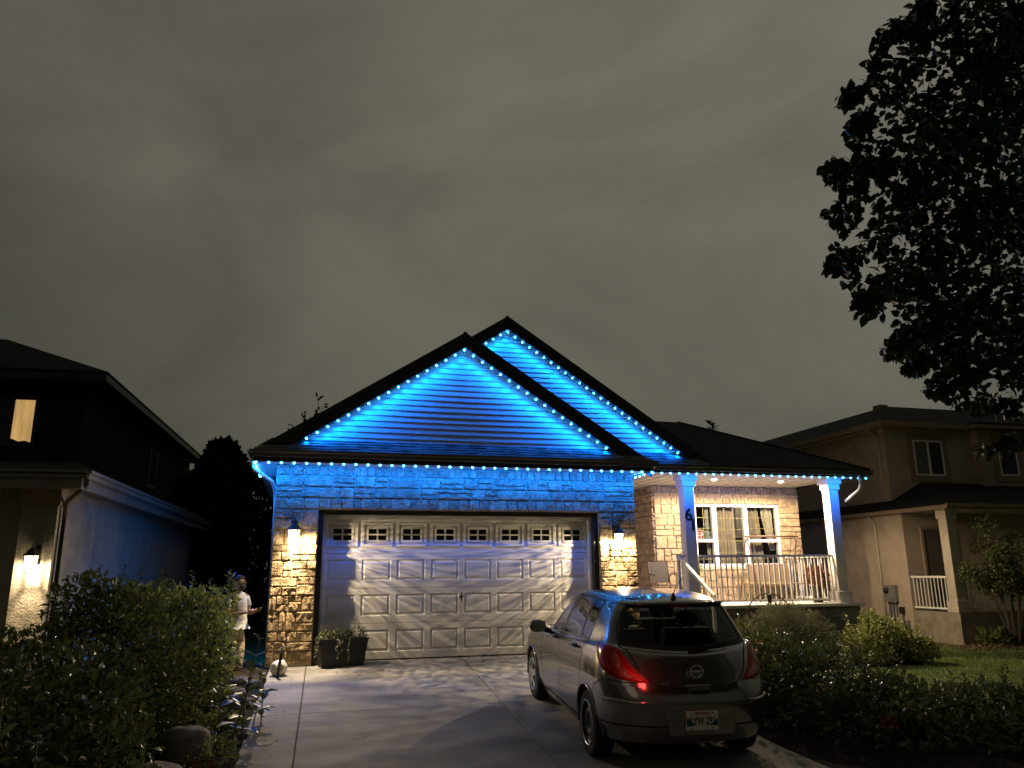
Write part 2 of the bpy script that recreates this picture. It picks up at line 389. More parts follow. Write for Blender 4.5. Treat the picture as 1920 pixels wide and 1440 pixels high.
# --- stone pieces: a dozen rock-faced blocks that the walls share
def stone_mesh(seed, nx=8, nz=5, rough=0.22):
    """rock-faced block: sawn joint edges, a face broken back unevenly towards them"""
    r = random.Random(seed); mb = MB()
    gx_, gz_ = r.uniform(-0.25, 0.25), r.uniform(-0.35, 0.35)
    ph = [r.uniform(0, 6.28) for _ in range(4)]
    for j in range(nz):
        for i in range(nx):
            x = i / (nx - 1) - 0.5; z = j / (nz - 1) - 0.5
            edge = (i in (0, nx - 1)) or (j in (0, nz - 1))
            d = 0.55 + r.uniform(-0.08, 0.05) if edge else 0.86 + gx_ * x + gz_ * z + 0.12 * math.sin(7 * x + ph[0]) * math.sin(6 * z + ph[1]) + r.uniform(-rough, rough)
            if not edge:
                # first ring stays close to the joint so that the arris reads sharp
                if i == 1: x = -0.5 + 0.045
                if i == nx - 2: x = 0.5 - 0.045
                if j == 1: z = -0.5 + 0.11
                if j == nz - 2: z = 0.5 - 0.11
                x += r.uniform(-0.02, 0.02); z += r.uniform(-0.03, 0.03)
            else:
                x *= 1 - r.uniform(0, 0.022); z *= 1 - r.uniform(0, 0.04)
                if (i in (0, nx - 1)) and (j in (0, nz - 1)): x *= 0.975; z *= 0.93
            mb.v.append((x, -d, z))
    for j in range(nz - 1):
        for i in range(nx - 1):
            a = j * nx + i; mb.f.append((a, a + 1, a + nx + 1, a + nx))
    ring = [i for i in range(nx)] + [nx - 1 + j * nx for j in range(1, nz)] + [(nz - 1) * nx + i for i in range(nx - 2, -1, -1)] + [j * nx for j in range(nz - 2, 0, -1)]
    o = len(mb.v)
    for k in ring: v = mb.v[k]; mb.v.append((v[0], 0.3, v[2]))
    n = len(ring)
    for k in range(n): mb.f.append((ring[k], o + k, o + (k + 1) % n, ring[(k + 1) % n]))
    return mesh_of(mb, 'stone', M['stone'], smooth=False)
STONES = [stone_mesh(s) for s in range(14)]
SOLD = [stone_mesh(40 + s, 4, 6) for s in range(8)]
def ashlar(x0, x1, z0, z1, r, hs=(0.10, 0.13, 0.16, 0.2), ws=(0.16, 0.46), split=0.3):
    out = []; z = z0; gap = 0.012
    while z < z1 - 1e-6:
        h = r.choice(hs)
        if z + h > z1 - 0.07: h = z1 - z
        x = x0
        while x < x1 - 1e-6:
            w = r.uniform(*ws)
            if x + w > x1 - ws[0] * 0.7: w = x1 - x
            a, b, c, d = x + gap / 2, x + w - gap / 2, z + gap / 2, z + h - gap / 2
            if h > 0.15 and r.random() < split:
                t = c + (d - c) * r.uniform(0.4, 0.6)
                if w > 0.3 and r.random() < 0.5:
                    mid = a + (b - a) * r.uniform(0.35, 0.65)
                    out += [(a, b, c, t - gap / 2), (a, mid - gap / 2, t + gap / 2, d), (mid + gap / 2, b, t + gap / 2, d)]
                else: out += [(a, b, c, t - gap / 2), (a, b, t + gap / 2, d)]
            else: out.append((a, b, c, d))
            x += w
        z += h
    return out
def ashlar2(x0, x1, z0, z1, r, band=(0.24, 0.34), bw=(0.26, 0.5)):
    """irregular ashlar: blocks, each a single stone or broken into two to four"""
    out = []; g = 0.012; z = z0
    while z < z1 - 1e-6:
        h = r.uniform(*band)
        if z + h > z1 - band[0] * 0.7: h = z1 - z
        x = x0
        while x < x1 - 1e-6:
            w = r.uniform(*bw)
            if x + w > x1 - bw[0] * 0.75: w = x1 - x
            f = lambda a, b, c, d: out.append((x + w * a + g / 2, x + w * b - g / 2, z + h * c + g / 2, z + h * d - g / 2))
            t = r.uniform(0.36, 0.64); u = r.uniform(0.36, 0.64); k = r.random()
            if h < 0.22:
                if k < 0.35: f(0, 1, 0, 1)
                elif k < 0.75: f(0, 1, 0, t); f(0, 1, t, 1)
                else: f(0, u, 0, 1); f(u, 1, 0, t); f(u, 1, t, 1)
            elif k < 0.14: f(0, 1, 0, 1)
            elif k < 0.40: f(0, 1, 0, t); f(0, 1, t, 1)
            elif k < 0.58: f(0, u, 0, 1); f(u, 1, 0, t); f(u, 1, t, 1)
            elif k < 0.76: f(0, u, 0, t); f(0, u, t, 1); f(u, 1, 0, 1)
            elif k < 0.88: f(0, 1, 0, t); f(0, u, t, 1); f(u, 1, t, 1)
            else: f(0, u, 0, t); f(u, 1, 0, t); f(0, 1, t, 1)
            x += w
        z += h
    return out
def soldiers(x0, x1, z0, z1, r, ws=(0.085, 0.115)):
    out = []; x = x0
    while x < x1 - 1e-6:
        w = r.uniform(*ws)
        if x + w > x1 - ws[0] * 0.7: w = x1 - x
        out.append((x + 0.006, x + w - 0.006, z0 + 0.006, z1 - 0.006)); x += w
    return out
r = random.Random(11)
ZT = 3.215; OH = 2.48
rects = []
for (a, b) in ((-0.71, 0.0), (5.0, 5.72)):
    rects += [(q, 'sol') for q in soldiers(a, b, 0.03, 0.24, r, (0.09, 0.16))]
    rects += [(q, 'ash') for q in ashlar2(a, b, 0.24, OH, r)]
rects += [(q, 'sol') for q in soldiers(0.0, 5.0, OH, OH + 0.19, r, (0.12, 0.2))]
rects += [(q, 'ash') for q in ashlar(-0.71, 0.0, OH, OH + 0.19, r, hs=(0.19,), ws=(0.2, 0.4), split=0)]
rects += [(q, 'ash') for q in ashlar(5.0, 5.72, OH, OH + 0.19, r, hs=(0.19,), ws=(0.2, 0.4), split=0)]
rects += [(q, 'ash') for q in ashlar2(-0.71, 5.72, OH + 0.19, 3.04, r, (0.185, 0.186), (0.34, 0.66))]
rects += [(q, 'sol') for q in soldiers(-0.71, 5.72, 3.04, ZT - 0.005, r, (0.11, 0.15))]
gw = MB().box(-0.71, 0.0, 0.0, 0.3, 0, ZT).box(5.0, 5.72, 0.0, 0.3, 0, ZT).box(0.0, 5.0, 0.0, 0.3, OH, ZT)
garage_wall = part(gw, 'garage_wall', M['mortar'])
hx = house.location.x
for (a, b, c, d), k in rects:
    dep = r.uniform(0.036, 0.058) if k == 'ash' else r.uniform(0.032, 0.045)
    inst('stone', r.choice(STONES if k == 'ash' else SOLD), garage_wall, ((a + b) / 2 - hx, 0.0, (c + d) / 2), (0, 0 if r.random() < 0.5 else math.pi, 0), (b - a, dep, d - c))
NST = len(rects)
# side and rear walls of the house (plain stucco, mostly unseen)
part(MB().box(-0.70, -0.5, 0.3, 9, -0.2, ZT).box(5.52, 5.715, 0.3, 5.8, -0.2, ZT).box(-0.7, 12.0, 9, 9.2, -0.2, 3.4), 'side_wall', M['stucco_pale'])
# dark opening trim, white stops
ot = MB().box(0.0, 0.085, 0.05, 0.3, 0.0, OH).box(4.915, 5.0, 0.05, 0.3, 0.0, OH).box(0.085, 4.915, 0.05, 0.3, OH - 0.075, OH)
part(ot, 'opening_trim', M['brown'])
part(MB().box(0.085, 0.125, 0.20, 0.33, 0.02, OH - 0.075).box(4.875, 4.915, 0.20, 0.33, 0.02, OH - 0.075).box(0.125, 4.875, 0.20, 0.33, OH - 0.135, OH - 0.075), 'door_stop', M['trim'])
# --- garage door: four sections, eight columns of raised panels, windows on top
DX0, DX1, DZ0, DZ1, DY = 0.125, 4.875, 0.035, 2.345, 0.31
sec = (DZ1 - DZ0) / 4; pw = (DX1 - DX0) / 8
gd = MB()
for i in range(4):
    z0 = DZ0 + i * sec; z1 = z0 + sec
    # stile and rail grid with real openings for the panels, shiplap lip between sections
    for c in range(8):
        x0 = DX0 + c * pw; x1 = x0 + pw
        a, b = x0 + 0.046, x1 - 0.046; cc, dd = z0 + 0.115, z1 - 0.105
        if i == 3: cc, dd = z0 + 0.125, z1 - 0.07
        lo, hi = z0 + 0.004, z1 - 0.004
        gd.add([(x0, DY, lo), (x1, DY, lo), (x1, DY, hi), (x0, DY, hi), (a, DY, cc), (b, DY, cc), (b, DY, dd), (a, DY, dd)],
               [(0, 1, 5, 4), (1, 2, 6, 5), (2, 3, 7, 6), (3, 0, 4, 7)])
    gd.box(DX0, DX1, DY + 0.018, DY + 0.05, z0 - 0.004, z1 + 0.004)
    gd.add([(DX0, DY, z1 - 0.004), (DX1, DY, z1 - 0.004), (DX1, DY + 0.012, z1), (DX0, DY + 0.012, z1)], [(0, 1, 2, 3)])
    gd.add([(DX0, DY, z0 + 0.004), (DX1, DY, z0 + 0.004), (DX1, DY + 0.012, z0), (DX0, DY + 0.012, z0)], [(0, 1, 2, 3)])
garage_door = part(gd, 'garage_door', M['door'], fixn=False)
part(MB().box(DX0, DX1, DY - 0.01, DY + 0.04, 0.014, 0.033), 'bottom_seal', M['black'], garage_door)
def raised(w, h):
    mb = MB()
    lo = [(0.0, 0.0), (0.012, 0.016), (0.030, 0.016), (0.062, 0.002), (0.066, 0.004)]
    vs = []
    for ins, dep in lo:
        x, z = w / 2 - ins, h / 2 - ins
        vs += [(-x, dep, -z), (x, dep, -z), (x, dep, z), (-x, dep, z)]
    fs = []
    for k in range(len(lo) - 1):
        for q in range(4): fs.append((k * 4 + q, k * 4 + (q + 1) % 4, (k + 1) * 4 + (q + 1) % 4, (k + 1) * 4 + q))
    e = (len(lo) - 1) * 4; fs.append((e, e + 1, e + 2, e + 3))
    mb.add(vs, fs)
    o = mb.build('raised_panel', M['door'], None, fixn=False); me = o.data; bpy.data.objects.remove(o); return me
RP = raised(pw - 0.092, sec - 0.22)
for i in range(3):
    for c in range(8):
        z0 = DZ0 + i * sec
        inst('raised_panel', RP, garage_door, (DX0 + (c + 0.5) * pw - hx, DY, z0 + (0.115 + sec - 0.105) / 2))
ww, wh = pw - 0.092, sec - 0.195
def frame(mb, w0, h0, w1, h1, ya, yb):
    """a picture-frame ring between two rectangles"""
    for s0, s1 in (((-w0, -h0, w0, -h0), (-w1, -h1, w1, -h1)), ((w0, -h0, w0, h0), (w1, -h1, w1, h1)), ((w0, h0, -w0, h0), (w1, h1, -w1, h1)), ((-w0, h0, -w0, -h0), (-w1, h1, -w1, -h1))):
        A = [(s0[0], ya, s0[1]), (s0[2], ya, s0[3]), (s1[2], ya, s1[3]), (s1[0], ya, s1[1])]
        B = [(p[0], yb, p[2]) for p in A]; mb.hexa(A, B)
WF = MB(); frame(WF, ww / 2 + 0.012, wh / 2 + 0.012, ww / 2 - 0.028, wh / 2 - 0.028, -0.022, 0.02)
frame(WF, ww / 2 - 0.034, wh / 2 - 0.034, ww / 2 - 0.058, wh / 2 - 0.058, -0.006, 0.02)
frame(WF, ww / 2 - 0.062, wh / 2 - 0.062, ww / 2 - 0.098, wh / 2 - 0.096, -0.016, 0.02)
WF.box(-0.013, 0.013, -0.014, 0.02, -(wh / 2 - 0.096), wh / 2 - 0.096).box(-(ww / 2 - 0.098), -0.0131, -0.0135, 0.02, -0.012, 0.012).box(0.0131, ww / 2 - 0.098, -0.0135, 0.02, -0.012, 0.012)
WFM = mesh_of(WF, 'window_frame', M['door'])
PNW, PNH = ww / 2 - 0.098 - 0.0135, wh / 2 - 0.096 - 0.0125
PNM = mesh_of(MB().box(-PNW / 2, PNW / 2, -0.001, 0.012, -PNH / 2, PNH / 2), 'pane', M['dark_glass'])
for c in range(8):
    cx = DX0 + (c + 0.5) * pw - hx; cz = DZ0 + 3 * sec + (0.125 + sec - 0.07) / 2
    inst('window_frame', WFM, garage_door, (cx, DY, cz))
    for sx in (-1, 1):
        for sz in (-1, 1): inst('pane', PNM, garage_door, (cx + sx * (PNW / 2 + 0.0135), DY + 0.001, cz + sz * (PNH / 2 + 0.0125)))
hd = MB().lathe([(0.03, 0.0), (0.03, -0.012), (0.012, -0.016), (0.012, -0.045), (0.0, -0.047)], (2.5, DY, 1.02), 10, 'Y')
hd.box(2.49, 2.51, DY - 0.05, DY - 0.04, 0.94, 1.10)
part(hd, 'handle', M['iron'], garage_door)

# --- roofs
def slab(mb, a, b, c, d, t=0.05):
    """a roof plane through four points, thickened downwards"""
    n = (Vector(b) - Vector(a)).cross(Vector(d) - Vector(a)).normalized()
    if n.z < 0: n = -n
    mb.hexa([a, b, c, d], [tuple(Vector(p) - n * t) for p in (a, b, c, d)]); return mb
S1 = 0.641; RX, RZ = 2.42, 5.64
S2 = 0.651; QX, QZ = 3.69, 6.64
def rz1(x): return RZ - S1 * abs(x - RX)
def rz2(x): return QZ - S2 * abs(x - QX)
eL, eR = -1.13, 5.97
gr_ = MB()
slab(gr_, (RX, -0.32, RZ), (RX, 9.2, RZ), (eL, 9.2, rz1(eL)), (eL, -0.32, rz1(eL)))
slab(gr_, (RX, -0.32, RZ), (RX, 9.2, RZ), (eR, 9.2, rz1(eR)), (eR, -0.32, rz1(eR)))
part(gr_, 'garage_roof', M['shingle'])
mr_ = MB()
slab(mr_, (QX, 1.47, QZ), (QX, 9, QZ), (-1.1, 9, rz2(-1.1)), (-1.1, 1.47, rz2(-1.1)))
slab(mr_, (QX, 1.47, QZ), (QX, 9, QZ), (8.15, 9, rz2(8.15)), (8.15, 1.47, rz2(8.15)))
part(mr_, 'gable_roof', M['shingle'])
hp = MB()
C0 = (12.08, 1.24, 3.60); t_ = 3.1; C1 = (12.08 - t_, 1.24 + t_, 3.60 + 0.5 * t_)
hp.add([(5.6, 1.24, 3.60), C0, C1, (5.6, C1[1], C1[2])], [(0, 1, 2, 3)])
hp.add([C0, (12.08, 9.6, 3.60), (C1[0], 9.6 - t_, C1[2]), C1], [(0, 1, 2, 3)])
hp.add([C1, (C1[0], 9.6 - t_, C1[2]), (5.6, 9.6 - t_, C1[2]), (5.6, C1[1], C1[2])], [(0, 1, 2, 3)])
part(hp, 'porch_roof', M['shingle'], fixn=False)
part(MB().tube([C0, C1], 0.03, 6), 'hip_cap', M['shingle'])
# ridge caps
part(MB().tube([(RX, -0.33, RZ + 0.005), (RX, 9, RZ + 0.005)], 0.035, 6), 'ridge_cap', M['shingle'])
part(MB().tube([(QX, 1.46, QZ + 0.005), (QX, 9, QZ + 0.005)], 0.035, 6), 'ridge_cap', M['shingle'])
# --- rake boards (dark fascia along the gables)
def rake(px, pz, s, x_end, y, drop, name):
    mb = MB(); dz = -0.012
    dx = 0.02 if x_end > px else -0.02
    a = (px, pz + dz); b = (x_end, pz - s * abs(x_end - px) + dz)
    mb.hexa([(a[0], y, a[1]), (b[0], y, b[1]), (b[0], y, b[1] - drop), (a[0], y, a[1] - drop)], [(a[0], y + 0.03, a[1]), (b[0], y + 0.03, b[1]), (b[0], y + 0.03, b[1] - drop), (a[0], y + 0.03, a[1] - drop)])
    # second step of the fascia: a narrower band on the upper half
    mb.hexa([(a[0], y - 0.018, a[1] + 0.03), (b[0], y - 0.018, b[1] + 0.03), (b[0], y - 0.018, b[1] - 0.1), (a[0], y - 0.018, a[1] - 0.1)], [(p[0], y - 0.001, p[1]) for p in ((a[0], a[1] + 0.03), (b[0], b[1] + 0.03), (b[0], b[1] - 0.1), (a[0], a[1] - 0.1))])
    return part(mb, name, M['brown'])
rake(RX, RZ, S1, eL + 0.02, -0.33, 0.25, 'rake_board'); rake(RX, RZ, S1, eR - 0.02, -0.332, 0.25, 'rake_board')
rake(QX, QZ, S2, 0.5, 1.46, 0.25, 'rake_board'); rake(QX, QZ, S2, 8.1, 1.458, 0.25, 'rake_board')
# rake soffits (white vinyl behind the fascia)
def rsoff(px, pz, s, x_end, y0, y1):
    a, b = pz - 0.25, pz - s * abs(x_end - px) - 0.25
    return part(MB().hexa([(px, y0, a), (x_end, y0, b), (x_end, y1, b), (px, y1, a)], [(px, y0, a + 0.02), (x_end, y0, b + 0.02), (x_end, y1, b + 0.02), (px, y1, a + 0.02)]), 'rake_soffit', M['siding'])
rsoff(RX, RZ, S1, -0.3, -0.299, -0.1); rsoff(RX, RZ, S1, 5.15, -0.298, -0.1)
rsoff(QX, QZ, S2, 2.0, 1.492, 1.70); rsoff(QX, QZ, S2, 7.5, 1.493, 1.70)
# --- gable walls: every lap board is its own piece, some in two lengths
def gable(px, pz, s, y, zb, x_lo, x_hi, seed, name):
    rr = random.Random(seed)
    apex = pz - 0.25 + 0.02
    back = MB().add([(x_lo, y + 0.03, zb), (x_hi, y + 0.03, zb), (px, y + 0.03, apex)], [(0, 1, 2)])
    w = part(back, name, M['siding'])
    z = zb; st = 0.102
    while z < apex - 0.02:
        z1 = min(z + st, apex - 0.004)
        def xs(zz): 
            k = (apex - zz) / s; return max(px - k, x_lo), min(px + k, x_hi)
        a0, b0 = xs(z); a1, b1 = xs(z1)
        cuts = [0.0, 1.0]
        if b0 - a0 > 2.2: cuts = [0.0, rr.uniform(0.2, 0.8), 1.0]
        for k in range(len(cuts) - 1):
            u0, u1 = cuts[k], cuts[k + 1]
            X0a, X0b = a0 + (b0 - a0) * u0, a0 + (b0 - a0) * u1
            xc0, xc1 = X0a, X0b
            X1a = a1 if k == 0 else xc0; X1b = b1 if k == len(cuts) - 2 else xc1
            pr_ = 0.0025 * k; g = 0.002 if len(cuts) > 2 else 0
            yb, ym, yt = y - 0.0120 - pr_, y - 0.007 - pr_, y + 0.001
            zm = (z + z1) / 2
            m0 = (X0a + X1a) / 2; m1 = (X0b + X1b) / 2
            mb = MB().add([(X0a, y + 0.02, z + 0.001), (X0b - g, y + 0.02, z + 0.001), (X0b - g, yb, z + 0.001), (X0a, yb, z + 0.001), (X0b - g, yb + 0.001, z + 0.012), (X0a, yb + 0.001, z + 0.012), (X1b - g, yt, z1), (X1a, yt, z1)],
                          [(0, 1, 2, 3), (3, 2, 4, 5), (5, 4, 6, 7)])
            mb.build('siding_board', M['siding'], w, fixn=False)
        z = z1
    return w
gable(RX, RZ, S1, -0.10, 3.60, -0.32, 5.16, 3, 'front_gable_wall')
gable(QX, QZ, S2, 1.70, 3.90, 2.2, 7.55, 5, 'rear_gable_wall')
# --- pent roof under each gable, shingle tabs as real pieces (joined)
def pent(y0, z0, y1, z1, xa, xb, seed, name, ends=0.35):
    rr = random.Random(seed); mb = MB()
    n = 5; L = math.hypot(y1 - y0, z1 - z0); dy, dz = (y1 - y0) / L, (z1 - z0) / L; ny, nz_ = -dz, dy
    base = MB().hexa([(xa, y0, z0), (xb, y0, z0), (xb - ends, y1, z1), (xa + ends, y1, z1)], [(xa, y0, z0 - 0.04), (xb, y0, z0 - 0.04), (xb - ends, y1, z1 - 0.04), (xa + ends, y1, z1 - 0.04)])
    root = part(base, name, M['shingle'])
    for k in range(n):
        s0 = L * k / n; s1 = s0 + L / n * 1.25; x = xa + 0.05 + ends * k / n
        s1 = min(s1, L)
        while x < xb - 0.05 - ends * k / n:
            w = rr.uniform(0.10, 0.26); t = rr.choice((0.006, 0.010, 0.015)); ee = rr.uniform(-0.012, 0.012) if k else 0
            w = min(w, xb - 0.05 - ends * k / n - x)
            P = lambda s, h: (y0 + dy * s + ny * h, z0 + dz * s + nz_ * h)
            a = P(s0 + ee, t + 0.006); b = P(s1, 0.002); c = P(s0 + ee, 0.0)
            mb.add([(x, c[0], c[1]), (x + w - 0.004, c[0], c[1]), (x + w - 0.004, a[0], a[1]), (x, a[0], a[1]), (x, b[0], b[1]), (x + w - 0.004, b[0], b[1])],
                   [(0, 1, 2, 3), (3, 2, 5, 4), (0, 3, 4), (1, 5, 2)])
            x += w
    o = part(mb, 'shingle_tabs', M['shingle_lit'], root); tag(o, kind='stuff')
pent(-0.53, 3.37, -0.06, 3.66, -1.12, 5.97, 21, 'pent_roof', 0.3)
pent(1.24, 3.585, 1.74, 3.93, 5.6, 8.1, 22, 'pent_roof', 0.12)
# --- eaves: fascia, gutter, soffit
def gutter_x(x0, x1, y, ztop, name='gutter'):
    # K-style profile, hollow
    prof = [(0.0, 0.0), (-0.005, -0.035), (-0.035, -0.06), (-0.04, -0.095), (-0.03, -0.105), (0.085, -0.105), (0.085, -0.02), (0.075, -0.02), (0.075, -0.095), (-0.02, -0.095), (-0.025, -0.065), (0.01, -0.035), (0.012, -0.008)]
    prof = [(y + a - 0.04 if a < 0.05 else y + a - 0.04, ztop + b) for a, b in prof]
    prof = [(2 * y - p[0] + 0.0 - 0.04 if False else p[0], p[1]) for p in prof]
    return part(MB().prism(prof, 'X', x0, x1), name, M['gutter'])
# front lip sits outwards (towards the viewer); mirrored profile in Y
def gutterp(y, zt): return [(y - 0.03, zt), (y - 0.026, zt - 0.030), (y + 0.0, zt - 0.052), (y + 0.004, zt - 0.095), (y + 0.012, zt - 0.108), (y + 0.075, zt - 0.108), (y + 0.075, zt - 0.01), (y + 0.066, zt - 0.01), (y + 0.066, zt - 0.1), (y + 0.014, zt - 0.1), (y + 0.010, zt - 0.05), (y - 0.016, zt - 0.026), (y - 0.018, zt)]
part(MB().prism(gutterp(-0.545, 3.385), 'X', -1.14, 5.99), 'gutter', M['gutter'])
part(MB().prism(gutterp(1.20, 3.575), 'X', 6.03, 12.1), 'gutter', M['gutter'])
def gutterx(x, zt, s): return [(x + s * (p[0]), p[1]) for p in gutterp(0, zt)]
part(MB().prism(gutterx(-1.14, 3.38, 1), 'Y', -0.5, 9.0), 'gutter', M['gutter'])
part(MB().prism(gutterx(5.99, 3.38, -1), 'Y', -0.5, 1.1), 'gutter', M['gutter'])
part(MB().box(-1.06, 5.92, -0.468, -0.442, 3.205, 3.36), 'fascia', M['brown'])
part(MB().box(-1.062, -1.036, -0.468, 9, 3.204, 3.36).box(5.898, 5.922, -0.441, 1.3, 3.204, 3.36), 'fascia', M['brown'])
part(MB().box(6.0, 12.03, 1.277, 1.302, 3.43, 3.57), 'fascia', M['brown'])
part(MB().box(12.005, 12.03, 1.303, 9, 3.43, 3.58), 'fascia', M['brown'])
part(MB().box(-1.036, 5.897, -0.441, -0.004, 3.222, 3.234).box(-1.036, -0.712, -0.0035, 9, 3.222, 3.234).box(5.722, 5.897, -0.0035, 1.32, 3.222, 3.234), 'eave_soffit', M['siding'])
# eave downspouts (square, with elbows)
def pipe(name, pts, rr, m, parent=house, n=8): return part(MB().tube(pts, rr, n), name, m, parent, smooth=True)
pipe('downspout', [(-1.09, -0.40, 3.27), (-1.09, -0.40, 3.16), (-1.05, -0.37, 3.08), (-0.84, -0.12, 2.97), (-0.775, 0.0, 2.93), (-0.742, 0.5, 2.86), (-0.74, 1.2, 2.76), (-0.738, 1.25, 0.1)], 0.03, M['trim'])
pipe('downspout', [(11.78, 1.26, 3.47), (11.80, 1.27, 3.25), (11.78, 1.30, 3.16), (11.68, 1.55, 2.98), (11.65, 1.66, 2.93)], 0.033, M['trim'])

# ================================================================== porch of the house
PZ = 0.70; SZ = 3.46; PW = 3.92
part(MB().box(6.0, 11.85, 1.62, 6.5, PZ - 0.06, PZ - 0.002), 'porch_deck', M['trim'])
part(MB().box(7.4, 11.78, 1.70, 1.9, -0.6, PZ - 0.061).box(11.6, 11.78, 1.9, 4.2, -0.6, PZ - 0.061).box(7.4, 7.6, 1.9, 4.2, -0.6, PZ - 0.061), 'foundation', M['foundation'])
st = MB()
for k in range(4): st.box(5.85, 7.38, 0.35 + 0.32 * k, 1.62 if k == 3 else 0.35 + 0.32 * (k + 1), -0.3, 0.10 + 0.14 * k)
part(st, 'entry_steps', M['concrete'])
# soffit boards run front to back
for i in range(61):
    x = 5.93 + i * 0.1
    if x + 0.094 > 11.99: break
    MB().box(x, x + 0.09, 1.303, 6.5 if x < 7.9 else PW + 0.1, SZ + (0.012 if i % 3 == 2 else 0.0), SZ + 0.02).build('soffit_board', M['soffit'], house)
# porch walls and stones
wt = MB().box(7.97, 9.02, PW, PW + 0.2, PZ, SZ).box(11.40, 12.0, PW, PW + 0.2, PZ, SZ).box(9.02, 11.40, PW, PW + 0.2, PZ, 1.50).box(9.02, 11.40, PW, PW + 0.2, 3.03, SZ)
wt.box(7.97, 8.17, PW + 0.2, 6.8, PZ, SZ).box(5.72, 7.97, 6.6, 6.8, PZ, SZ).box(11.8, 12.0, PW + 0.2, 9, -0.3, SZ)
porch_wall = part(wt, 'porch_wall', M['mortar'])
r = random.Random(23)
big = []; small = []
def put(l, rs, wall): l += [(q, wall) for q in rs]
pf = soldiers(7.97, 12.0, SZ - 0.17, SZ, r, (0.07, 0.11)) + ashlar(7.97, 12.0, 3.19, SZ - 0.17, r, hs=(0.1,), ws=(0.12, 0.5), split=0)
pf += soldiers(9.02, 11.40, 3.03, 3.19, r, (0.07, 0.11))
pf += ashlar2(7.97, 9.02, PZ, 3.19, r) + ashlar2(11.40, 12.0, PZ, 3.19, r)
pf += ashlar2(9.02, 11.40, PZ, 1.44, r)
ps = ashlar2(PW, 6.6, PZ, SZ - 0.17, r) + soldiers(PW, 6.6, SZ - 0.17, SZ, r, (0.07, 0.11))
pmb = MB()
def bake(mb, me, f):
    o = len(mb.v); mb.v += [f(v.co) for v in me.vertices]; mb.f += [tuple(i + o for i in p.vertices) for p in me.polygons]
for (a, b, c, d) in pf:
    me = r.choice(STONES if (b - a) > (d - c) else SOLD); dep = r.uniform(0.035, 0.05)
    bake(pmb, me, lambda v: ((a + b) / 2 + v.x * (b - a), PW + v.y * dep, (c + d) / 2 + v.z * (d - c)))
for (a, b, c, d) in ps:
    me = r.choice(STONES if (b - a) > (d - c) else SOLD); dep = r.uniform(0.035, 0.05)
    bake(pmb, me, lambda v: (7.97 + v.y * dep, (a + b) / 2 - v.x * (b - a), (c + d) / 2 + v.z * (d - c)))
o = pmb.build('small_stones', M['stone_small'], porch_wall, smooth=False, fixn=False); tag(o, kind='stuff')
# entry door in the recess (seen only past the garage corner)
part(MB().box(6.3, 7.25, 6.56, 6.6, PZ, PZ + 2.1, 0.01), 'entry_door', M['trim'])
# --- columns with stepped capitals and bases
def column(cx, cy):
    w = 0.125
    c = part(MB().box(cx - w, cx + w, cy - w, cy + w, PZ + 0.24, SZ - 0.23, 0.008), 'column', M['column'])
    cap = MB().box(cx - w - 0.03, cx + w + 0.03, cy - w - 0.03, cy + w + 0.03, SZ - 0.26, SZ - 0.12, 0.006).box(cx - w - 0.065, cx + w + 0.065, cy - w - 0.065, cy + w + 0.065, SZ - 0.125, SZ - 0.002, 0.006)
    part(cap, 'capital', M['column'], c)
    part(MB().box(cx - w - 0.05, cx + w + 0.05, cy - w - 0.05, cy + w + 0.05, PZ - 0.03, PZ + 0.245, 0.006), 'base', M['column'], c)
    return c
colA = column(7.815, 1.925); colB = column(11.48, 1.925)
M['digit'] = mat('black_number_paint', (0.008, 0.008, 0.009), 0.4)
text_part('house_number', '6', 0.36, M['digit'], colA, (7.775 - hx, 1.925 - 0.128, 2.585), (R_(90), 0, 0), 0.006, bold=0.008)
text_part('house_number', '1', 0.36, M['digit'], colA, (7.868 - hx, 1.925 - 0.128, 2.37), (R_(90), 0, 0), 0.006, bold=0.008)
# window of three lights
wx = [9.03, 9.58, 10.45, 11.39]; WZ0, WZ1 = 1.51, 3.02; Y0 = PW - 0.02
win = MB()
win.box(9.03, 11.39, Y0, Y0 + 0.12, WZ1 - 0.06, WZ1).box(9.03, 11.39, Y0, Y0 + 0.12, WZ0, WZ0 + 0.07)
for x in (9.03, 9.535, 10.40, 11.33):
    w_ = 0.06 if x in (9.03, 11.33) else 0.11
    win.box(x, x + w_, Y0 + 0.001, Y0 + 0.12, WZ0 + 0.07, WZ1 - 0.06)
for a, b in ((9.09, 9.535), (10.51, 11.33)):
    win.box(a, b, Y0 + 0.004, Y0 + 0.11, 2.10, 2.17)
window = part(win, 'window', M['trim'])
mun = MB()
def munt(a, b, z0, z1, nx, nz):
    for i in range(1, nx): x = a + (b - a) * i / nx; mun.box(x - 0.006, x + 0.006, Y0 + 0.06, Y0 + 0.068, z0, z1)
    for i in range(1, nz): z = z0 + (z1 - z0) * i / nz; mun.box(a, b, Y0 + 0.0585, Y0 + 0.0595, z - 0.006, z + 0.006)
munt(9.09, 9.535, 2.17, 2.96, 2, 3); munt(9.645, 10.40, 1.58, 2.96, 3, 5); munt(10.51, 11.33, 2.17, 2.96, 3, 3)
part(mun, 'grille', M['brass'], window)
for a, b, z0, z1 in ((9.09, 9.535, 2.17, 2.96), (9.09, 9.535, 1.58, 2.10), (9.645, 10.40, 1.58, 2.96), (10.51, 11.33, 2.17, 2.96), (10.51, 11.33, 1.58, 2.10)):
    part(MB().box(a, b, Y0 + 0.05, Y0 + 0.054, z0, z1), 'pane', M['glass'], window)
